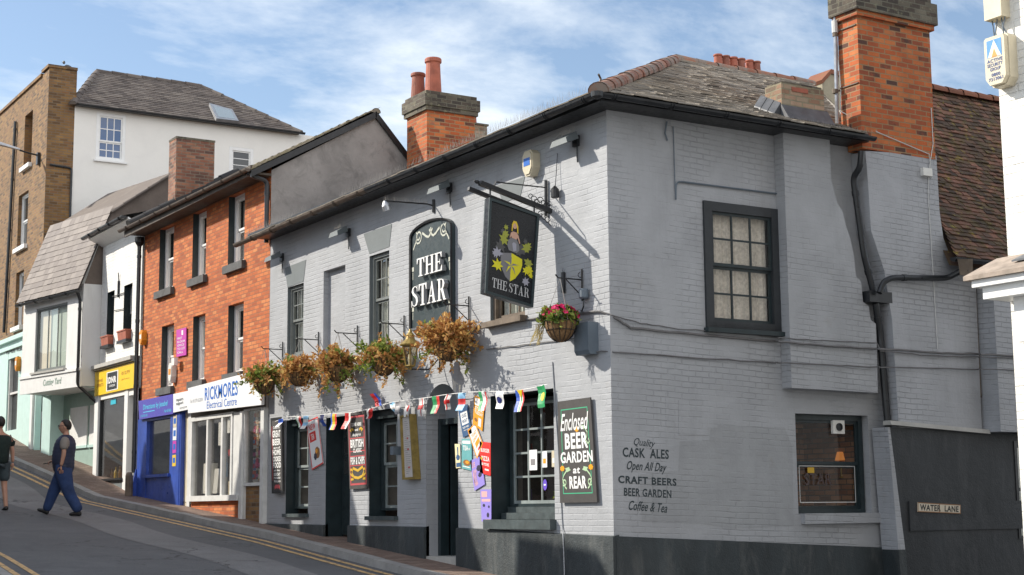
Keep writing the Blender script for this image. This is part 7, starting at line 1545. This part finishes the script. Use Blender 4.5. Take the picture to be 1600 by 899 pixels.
# ------------------------------------------------------------------ bunting
bpx = [(430, 659), (448, 652), (480, 650), (520, 647), (552, 645), (586, 637), (612, 629), (640, 625), (672, 621), (702, 616), (735, 613), (762, 612), (800, 612), (830, 607), (855, 601)]
bp = [F.P(x, y, .10) for x, y in bpx]; th = thing('bunting', bp[0], 'string of small world flags strung across the pub front above the doors', 'bunting'); mb = MB(); mb.tube(bp, .006, 5); mb.build('string', M_LETW, th)
fc_ = {k: tint('flag_'+k, c) for k, c in dict(red=(.62, .03, .03), white=(.80, .79, .77), blue=(.03, .10, .48), navy=(.02, .03, .16), green=(.02, .30, .10), yellow=(.80, .58, .02), sky=(.28, .55, .80), grey=(.33, .33, .35), black=(.02, .02, .02)).items()}
flags = [(441, .15, 'h', ('blue', 'white'), 25), (467, .2, 'v', ('green', 'white', 'red'), -10), (480, .24, 'h', ('sky', 'white', 'sky', 'white'), 20), (503, .2, 'h', ('navy', 'blue'), -8), (523, .27, 'v', ('blue', 'yellow', 'red'), 6), (546, .27, 'v', ('red', 'white'), 14), (580, .2, 'v', ('white', 'red'), 38), (594, -.24, 'v', ('red', 'blue'), -30), (612, .2, 'h', ('sky', 'white', 'sky'), -35), (624, .2, 'h', ('grey',), 0), (639, .26, 'disc', ('white', 'red'), 4), (660, .27, 'cross', ('white', 'red'), 5), (683, .26, 'v', ('green', 'red'), -3), (701, .25, 'cross', ('white', 'red'), 28), (724, .26, 'h', ('sky', 'red', 'sky'), 12), (756, .28, 'v', ('green', 'white', 'red'), -12), (782, .24, 'disc', ('white', 'navy'), 3), (814, .30, 'sa', ('green', 'yellow', 'blue', 'red', 'white'), -6), (847, .30, 'disc', ('green', 'yellow'), -12)]
rng = random.Random(8)
for px, h, kind, cs, tilt in flags:
    k = max(i for i in range(len(bpx)-1) if bpx[i][0] <= px); t = (px-bpx[k][0])/(bpx[k+1][0]-bpx[k][0]); c = bp[k].lerp(bp[k+1], t); al = (bp[k+1]-bp[k]).normalized()
    w = .19; dn = (Vector((0, 0, -1))*cos(radians(tilt))+al*sin(radians(tilt))*-1); dn = dn.normalized(); out = F.n; sgn = 1 if h > 0 else -1; h = abs(h); rip = rng.uniform(0, 6)
    def P(u, v, e=0): return c+al*((u-.5)*w*(1-.08*v))+dn*(sgn*h*v)+out*(.014*sin(5*u+rip)+.05*v*v*sin(rip)+.012*sin(7*v+rip)+e+.01)
    mb = MB(); mats = [fc_[x] for x in cs]; N_ = 6
    def cell(u0, v0, u1, v1, m, e=0):
        for i in range(N_):
            for j in range(N_): a0, a1, b0, b1 = u0+(u1-u0)*i/N_, u0+(u1-u0)*(i+1)/N_, v0+(v1-v0)*j/N_, v0+(v1-v0)*(j+1)/N_; mb.poly([P(a0, b1, e), P(a1, b1, e), P(a1, b0, e), P(a0, b0, e)], m)
    if kind == 'h':
        for i in range(len(cs)): cell(0, i/len(cs), 1, (i+1)/len(cs), i)
    elif kind == 'v':
        for i in range(len(cs)): cell(i/len(cs), 0, (i+1)/len(cs), 1, i)
    elif kind == 'cross': cell(0, 0, 1, 1, 0); cell(.38, 0, .62, 1, 1, .003); cell(0, .38, 1, .62, 1, .0035)
    elif kind == 'disc': cell(0, 0, 1, 1, 0); mb.poly([P(.5+.26*cos(2*pi*i/14), .5+.2*sin(2*pi*i/14), .004) for i in range(14)], 1)
    else:
        cell(0, 0, .34, 1, 2); cell(.34, 0, .44, 1, 4); cell(.44, 0, .58, 1, 0); cell(.58, 0, .66, 1, 4); cell(.66, 0, 1, 1, 3); mb.poly([P(.2, 0, .004), P(.8, 0, .004), P(.5, .35, .004)], 1)
    mb.build('flag', mats, th, recalc=False)

# ------------------------------------------------------------------ cards and stickers behind the pub windows
def card(r, x, y, w, h, d, mats, label, oval=False, name='window_card', cat='window card'):
    mb = MB(); a = r[0]+(r[1]-r[0])*x; z = r[2]+(r[3]-r[2])*y
    if oval: mb.prism([F.pt(a+w*cos(2*pi*k/16), z+h*sin(2*pi*k/16), d) for k in range(16)], F.n*.004); mb.fbox(F, a-w*.5, a+w*.5, z-h*.15, z+h*.15, d+.0045, d+.006, 1)
    else: mb.fbox(F, a-w, a+w, z-h, z+h, d, d+.004, 0); mb.fbox(F, a-w*.6, a+w*.5, z-h*.5, z+h*.1, d+.0045, d+.006, 1)
    tag(mb.build(name, mats, origin=F.pt(a, z-h, d)), label, cat)
cP, cW, cO = tint('sticker_purple', (.14, .08, .55)), M_SIGNW, cOr
E_d = -.315
card(wE, .80, .70, .05, .075, E_d, [cP, cW], 'purple oval sticker high in the right column of the big pub window', True); card(wE, .56, .27, .05, .075, E_d, [cP, cW], 'purple oval sticker low in the middle of the big pub window', True)
card(wE, .38, .47, .10, .14, E_d, [cW, tint('print_grey', (.25, .24, .25))], 'large white printed sheet in the left column of the big pub window'); card(wE, .56, .47, .06, .11, E_d, [cW, cOr], 'narrow white card in the second column of the big pub window'); card(wE, .70, .47, .05, .11, E_d, [M_CREAMPL, cW], 'cream card in the third column of the big pub window'); card(wE, .86, .47, .06, .12, E_d, [cW, cOr], 'white and orange card in the right column of the big pub window'); card(wE, .84, .86, .06, .05, E_d, [cW, cPk], 'small pale card at the top right of the big pub window')
card(wA, .80, .60, .05, .07, -.225, [cP, cW], 'purple sticker in the uphill pub window', True); card(wA, .66, .55, .05, .10, -.225, [cW, cOr], 'white and orange card in the uphill pub window'); card(wA, .82, .30, .06, .16, -.225, [tint('pale_green_card', (.45, .6, .5)), cW], 'pale green card low in the uphill pub window')
card(wC, .80, .34, .06, .08, -.265, [cP, cW], 'purple oval sticker in the pub window beside the fish and chips board', True); card(wC, .62, .50, .07, .11, -.265, [cW, cOr], 'white and orange card in the pub window beside the fish and chips board'); card(wC, .86, .50, .05, .10, -.265, [cW, cPk], 'white card at the right of the window beside the fish and chips board'); card(wC, .60, .20, .09, .07, -.265, [tint('lime_card', (.35, .60, .05)), cW], 'lime green card at the foot of the window beside the fish and chips board'); card(wC, .88, .20, .05, .09, -.265, [cRd, cW], 'red and white card at the foot of the window beside the fish and chips board')
mb = MB(); rng = random.Random(12); c = F.pt(wE[0]+(wE[1]-wE[0])*.76, wE[2]+.30, -.42)
for k in range(160): v = rdir(rng, .4); leaf(mb, c+Vector((v.x*.10, v.y*.16, v.z*.14)), rdir(rng), rdir(rng), .06, .04, 0 if k % 4 else 1)
tag(mb.build('window_flowers', [M_LEAFG, tint('pale_pink_petal', (.75, .45, .45))], origin=c, recalc=False), 'pink and green flower arrangement inside the big pub window', 'flowers')
# lane window: fan in the pane, mirrored letters, lamp inside
mb = MB(); r = S.rect(1301, 657, 1319, 678, -.1); th = thing('extractor_fan', S.pt(r[0], r[2], -.1), 'square white extractor fan set in the upper pane of the lower lane window', 'fan'); mb.fbox(S, r[0], r[1], r[2], r[3], -.135, -.09); cxx, czz = (r[0]+r[1])/2, (r[2]+r[3])/2; mb.build('housing', M_WHITEPL, th); mb = MB(); mb.lathe(S.pt(cxx, czz, -.089), [(.055, 0), (.055, .02), (.045, .02), (.04, .004)], 16, axis=S.n); mb.build('grille', M_GUTTER, th)
A0, A1, Z0, Z1 = s2[0]+.17, s2[1]-.14, s2[2]+.15, (s2[2]+s2[3])/2-.02
qs = Quad(S.pt(A0+.10, Z0+.40, -.150), S.pt(A0+.60, Z0+.40, -.150), S.pt(A0+.60, Z0+.24, -.150), S.pt(A0+.10, Z0+.24, -.150), S.n); mb = MB(); qs.text(mb, 'STAR', 0, 0, 1, 1, 0, 0, .0); mb.build('window_lettering', tint('etched_lettering', (.07, .045, .045)), pub)
mb = MB(); q2 = Quad(S.pt(A0, Z1, -.152), S.pt(A1, Z1, -.152), S.pt(A1, Z0, -.152), S.pt(A0, Z0, -.152), S.n); q2.frame(mb, 0, 0, 1, 1, .012, .0); q2.patch(mb, .15, .05, .27, .20, .001, 1); mb.build('film_edge', [M_OFFWHITE, C_GOLD], pub)
lp = S.P(1314, 712, -.55); th = thing('table_lamp', lp+Vector((0, 0, -.3)), 'small lit table lamp glowing orange behind the lower lane window', 'lamp'); mb = MB(); mb.lathe(lp, [(.09, -.07), (.055, .05)], 14); mb.build('lamp_shade', emis('lit_shade', (1.0, .36, .08), .30), th); mb = MB(); mb.lathe(lp, [(.06, -.32), (.02, -.29), (.015, -.07)], 10); mb.build('stand', M_BRASS, th)
# ------------------------------------------------------------------ people
def skinmesh(verts, edges, radii, root=0, sub=2):
    me = bpy.data.meshes.new('s'); me.from_pydata([tuple(v) for v in verts], edges, []); ob = bpy.data.objects.new('s', me); COL.objects.link(ob)
    md = ob.modifiers.new('k', 'SKIN'); md.use_smooth_shade = True
    for k, r in enumerate(radii):
        r = r if isinstance(r, (tuple, list)) else (r, r); me.skin_vertices[0].data[k].radius = r
    for k in range(len(verts)): me.skin_vertices[0].data[k].use_root = (k == root)
    sb = ob.modifiers.new('b', 'SUBSURF'); sb.levels = sub; sb.render_levels = sub
    bpy.context.view_layer.update(); ev = ob.evaluated_get(bpy.context.evaluated_depsgraph_get()); m = bpy.data.meshes.new_from_object(ev)
    V = [v.co.copy() for v in m.vertices]; Fs = [list(p.vertices) for p in m.polygons]; bpy.data.objects.remove(ob); bpy.data.meshes.remove(me); bpy.data.meshes.remove(m); return V, Fs
class Fig:
    def __init__(s, th, fwd): s.th = th; s.f = Vector(fwd).normalized(); s.l = Vector((0, 0, 1)).cross(s.f); s.o = Vector(th.location)
    def W(s, p): return s.o+s.f*p[0]+s.l*p[1]+Vector((0, 0, p[2]))
    def part(s, name, chunks, mat, parent=None, smooth=True):
        mb = MB()
        for V, Fs in chunks:
            i = len(mb.v); mb.v += [s.W(v) for v in V]; mb.f += [[i+k for k in f] for f in Fs]; mb.m += [0]*len(Fs)
        return mb.build(name, mat, parent or s.th, smooth=smooth)
def chain(pts, radii, sub=2): return skinmesh(pts, [(k, k+1) for k in range(len(pts)-1)], radii, 0, sub)
def ellipsoid(c, r, n=14, m=10, f=None):
    V, Fs = [], []
    for i in range(m+1):
        t = pi*i/m
        for j in range(n):
            a = 2*pi*j/n; p = Vector((sin(t)*cos(a), sin(t)*sin(a), cos(t)))
            if f: p = f(p)
            V.append(Vector((c[0]+p.x*r[0], c[1]+p.y*r[1], c[2]+p.z*r[2])))
    for i in range(m):
        for j in range(n): q = (j+1) % n; Fs.append([i*n+j, i*n+q, (i+1)*n+q, (i+1)*n+j])
    return V, Fs
def head(c, s=1.0):
    """skull with brow, nose, chin and jaw shaped into one surface; faces +x"""
    def f(p):
        x, y, z = p
        if z < 0: x2 = x*(1-.12*(-z))+.10*max(0, -z)*(1 if x > 0 else .2); y2 = y*(1-.28*(-z)**1.5)
        else: x2, y2 = x, y
        if x > .5 and abs(y) < .32: x2 += .20*max(0, 1-((z+.15)/.22)**2)*(1-(abs(y)/.32)) if abs(z+.15) < .22 else 0     # nose
        if x > .4: x2 -= .07*max(0, 1-((z-.12)/.14)**2)*(.35 < abs(y)+.25 < .85)                                         # eye sockets
        return Vector((x2, y2, z))
    return ellipsoid(c, (.105*s, .082*s, .135*s), 24, 20, f)
def hand(w, d, up, side, L=.18, curl=.5):
    """palm and five separate curled fingers; w wrist, d pointing direction, side towards the thumb"""
    d = Vector(d).normalized(); up = Vector(up).normalized(); sd = d.cross(up).normalized()*side; w = Vector(w); out = [chain([w, w+d*L*.25, w+d*L*.48], [(.028, .024), (.040, .018), (.042, .015)], 1)]
    for k, (o, l) in enumerate(((.034, .40), (.012, .46), (-.012, .43), (-.033, .34))):
        b = w+d*L*.42+sd*o; c1 = (d*cos(curl*.5)-up*sin(curl*.5)); c2 = d*cos(curl*1.3)-up*sin(curl*1.3)
        out.append(chain([b, b+c1*L*l*.5, b+c1*L*l*.5+c2*L*l*.5], [.0095, .009, .007], 1))
    b = w+d*L*.12+sd*.025; t1 = (d*.6+sd*.75-up*.2).normalized(); t2 = (d*.9+sd*.25-up*.35).normalized(); out.append(chain([b, b+t1*.045, b+t1*.045+t2*.04], [.012, .011, .008], 1)); return out
SKIN = plain('skin', (.44, .245, .17), .5, var=.08, bumpd=0); HAIR = plain('dark_hair', (.012, .010, .009), .6, var=.3); DENIM = plain('dark_blue_denim', (.018, .042, .125), .85, var=.25); NAVY = plain('navy_quilt', (.014, .022, .055), .55, var=.2); TEE = plain('grey_tee', (.22, .20, .18), .9, var=.1); SHOE = plain('black_shoe', (.010, .010, .011), .5, var=.2)
def gpos(px, py):
    d = ray(px, py); t = 20.0
    for _ in range(60): p = CAM+d*t; t -= (p.z-rz(p.y))/(d.z-.09*d.y)*.8
    return CAM+d*t
g = gpos(97, 806); g.z = rz(g.y)+.005
th = thing('person', g, 'man in navy padded vest and jeans striding across the road with a phone', 'person')
fw = Vector((-cos(YAW), sin(YAW), 0)); FG = Fig(th, fw)
slope = lambda x, y: (gz(g.y+fw.y*x+FG.l.y*y)-gz(g.y))
zf_ = slope(.33, 0); zr_ = slope(-.35, 0)
hipF, hipB = (.00, -.10, .88), (-.02, .10, .88)
kF, aF = (.20, -.11, .50+zf_*.4), (.34, -.11, .11+zf_); kB, aB = (-.13, .10, .47+zr_*.5), (-.36, .10, .12+zr_)
body = skinmesh([(0, 0, .92), (.01, 0, 1.08), (-.01, 0, 1.28), (-.04, 0, 1.45), (-.035, 0, 1.56), (-.02, 0, 1.66),
                 (-.05, .19, 1.44), (-.07, .25, 1.19), (-.02, .25, .95), (-.04, -.19, 1.44), (-.02, -.25, 1.19), (.24, -.20, 1.07), hipB, kB, aB, hipF, kF, aF],
                [(0, 1), (1, 2), (2, 3), (3, 4), (4, 5), (3, 6), (6, 7), (7, 8), (3, 9), (9, 10), (10, 11), (0, 12), (12, 13), (13, 14), (0, 15), (15, 16), (16, 17)],
                [(.15, .13), (.17, .15), (.16, .14), (.10, .10), .060, .058, .048, .046, .033, .048, .046, .033, .10, .062, .045, .10, .062, .045], 0, 2)
hl = hand((-.02, .25, .95), (-.06, 0, -1), (0, 1, 0), 1, .19, .5); hr = hand((.24, -.20, 1.07), (1, .05, -.15), (0, 0, 1), 1, .19, 1.0)
hd = head((.005, 0, 1.72)); ears = [ellipsoid((-.01, s*.083, 1.715), (.022, .012, .032), 8, 6) for s in (1, -1)]
bo = FG.part('body', [body, hd]+hl+hr+ears, SKIN)
FG.part('jeans', [skinmesh([(0, 0, .97), hipB, kB, (aB[0]-.01, aB[1], aB[2]-.05), hipF, kF, (aF[0]+.015, aF[1], aF[2]-.05), (-.01, 0, 1.12)], [(0, 1), (1, 2), (2, 3), (0, 4), (4, 5), (5, 6), (0, 7)], [(.24, .20), (.19, .15), (.125, .11), (.105, .095), (.19, .15), (.125, .11), (.088, .085), (.22, .18)], 0, 2)], DENIM)
FG.part('tee_shirt', [skinmesh([(-.03, 0, 1.42), (-.05, .19, 1.45), (-.068, .245, 1.25), (-.04, -.19, 1.45), (-.02, -.245, 1.24), (0, 0, 1.2), (.01, 0, 1.02), (.14, -.22, 1.13)], [(0, 1), (1, 2), (0, 3), (3, 4), (0, 5), (5, 6), (4, 7)], [(.17, .17), .098, .080, .085, .072, (.19, .17), (.215, .185), .062], 0, 2)], TEE)
VV, VF = skinmesh([(-.01, 0, .80), (.0, 0, .92), (.02, 0, 1.10), (.0, 0, 1.28), (-.035, 0, 1.45), (-.035, 0, 1.59)], [(0, 1), (1, 2), (2, 3), (3, 4), (4, 5)], [(.205, .185), (.235, .215), (.25, .23), (.23, .225), (.205, .215), (.085, .085)], 0, 3)
c0 = Vector((0, 0, 0)); V2 = []
for v in VV:
    ax = Vector((0, 0, v.z)); k = 1+.035*abs(sin(v.z*pi/.075)); V2.append(Vector((v.x*k, v.y*k, v.z)))
FG.part('padded_vest', [(V2, VF)], NAVY)
for a_, tilt in ((aF, .30), (aB, -.05)):
    t = Vector((cos(tilt), 0, sin(tilt))); h_ = Vector((a_[0]-.05, a_[1], a_[2]-.075)); FG.part('shoe', [chain([h_, h_+t*.11+Vector((0, 0, .01)), h_+t*.25], [(.050, .052), (.050, .050), (.042, .030)])], SHOE)
FG.part('hair', [ellipsoid((-.015, 0, 1.745), (.118, .094, .128), 20, 14, lambda p: Vector((p.x*(1 if p.x < .35 or p.z > .45 else .55), p.y*(1.0 if p.z > -.2 else .8), p.z if p.z > -.62 else -.62)) if not (p.x > .30 and p.z < .45) else Vector((.2, p.y*.6, p.z)))], HAIR)
mbx = MB(); P = FG.W
for s in (1, -1): mbx.tube([P((.118+.0*k, s*.038+.026*cos(2*pi*k/10), 1.735+.022*sin(2*pi*k/10))) for k in range(11)], .004, 4, caps=False); mbx.tube([P((.115, s*.066, 1.738)), P((.0, s*.092, 1.742))], .004, 4)
mbx.build('glasses', M_BLACK, th)
mbx = MB()
for s in (1, -1): mbx.lathe(P((.093, s*.036, 1.733)), [(.002, -.006), (.010, 0), (.002, .006)], 8, axis=fw)
mbx.build('eyes', M_BLACK, bo); mbx = MB(); mbx.hexa([P((.104, -.02, 1.665)), P((.104, .02, 1.665)), P((.111, .012, 1.665)), P((.111, -.012, 1.665))], [P((.104, -.02, 1.672)), P((.104, .02, 1.672)), P((.111, .012, 1.672)), P((.111, -.012, 1.672))]); mbx.build('mouth', plain('lips', (.26, .09, .07), .5), bo)
th = thing('phone', P((.37, -.20, 1.02)), 'black phone held in the hand of the man in the padded vest', 'phone'); mbx = MB(); a, b, c = P((.34, -.235, 1.035))-P((.34, -.165, 1.035)), P((.46, -.2, 1.02))-P((.32, -.2, 1.05)), Vector((0, 0, .012)); o = P((.32, -.165, 1.030)); mbx.hexa([o, o+a, o+a+b, o+b], [o+c, o+a+c, o+a+b+c, o+b+c]); mbx.build('phone_case', M_BLACK, th)
# second walker, from behind, cut by the left edge of the picture
g = gpos(-4, 797); g.z = rz(g.y)+.005
th = thing('person', g, 'walker in a dark green T-shirt and grey shorts seen from behind at the left edge', 'person'); FG = Fig(th, (-.15, 1, 0)); dz = .082
hR, hL = (0, -.10, .90), (0, .10, .90); kR, aR = (-.02, -.11, .50), (-.16, -.11, .04-dz*.16); kL, aL = (.16, .10, .50), (.22, .10, .03+dz*.22)
body = skinmesh([(0, 0, .94), (0, 0, 1.08), (0, 0, 1.28), (0, 0, 1.46), (.01, 0, 1.56), (.02, 0, 1.66), (0, .19, 1.46), (.02, .25, 1.18), (.10, .25, .96), (0, -.19, 1.46), (-.03, -.25, 1.18), (-.02, -.27, .94), hL, kL, aL, hR, kR, aR],
                [(0, 1), (1, 2), (2, 3), (3, 4), (4, 5), (3, 6), (6, 7), (7, 8), (3, 9), (9, 10), (10, 11), (0, 12), (12, 13), (13, 14), (0, 15), (15, 16), (16, 17)],
                [(.12, .14), (.11, .13), (.11, .13), (.09, .09), .058, .055, .045, .046, .032, .045, .046, .032, .09, .062, .042, .09, .062, .042], 0, 2)
bo = FG.part('body', [body, head((.03, 0, 1.73))]+hand((-.02, -.27, .94), (.05, 0, -1), (0, -1, 0), -1, .19, .5)+hand((.10, .25, .96), (.1, 0, -1), (0, 1, 0), 1, .19, .5)+[ellipsoid((.02, s*.083, 1.725), (.022, .012, .032), 8, 6) for s in (1, -1)], SKIN)
FG.part('tee_shirt', [skinmesh([(0, 0, 1.45), (0, .19, 1.46), (.015, .245, 1.25), (0, -.19, 1.46), (-.025, -.245, 1.25), (0, 0, 1.25), (0, 0, .86)], [(0, 1), (1, 2), (0, 3), (3, 4), (0, 5), (5, 6)], [(.165, .17), .085, .078, .085, .078, (.18, .20), (.180, .205)], 0, 2)], plain('dark_green_tee', (.008, .020, .018), .9, var=.2))
FG.part('shorts', [skinmesh([(0, 0, 1.06), hL, (.11, .10, .54), hR, (-.02, -.11, .54)], [(0, 1), (1, 2), (0, 3), (3, 4)], [(.165, .185), (.145, .13), (.125, .11), (.145, .13), (.125, .11)], 0, 2)], plain('grey_shorts', (.045, .065, .075), .9, var=.15))
for a_, tilt in ((aL, .05), (aR, -.25)): t = Vector((cos(tilt), 0, sin(tilt))); h_ = Vector((a_[0]-.05, a_[1], a_[2]+.012)); FG.part('shoe', [chain([h_, h_+t*.11, h_+t*.25], [(.048, .050), (.048, .045), (.040, .030)])], SHOE)
FG.part('hair', [ellipsoid((.015, 0, 1.755), (.116, .092, .122), 20, 14, lambda p: Vector((p.x if p.x < .4 or p.z > .5 else .35, p.y, max(p.z, -.75))))], HAIR)
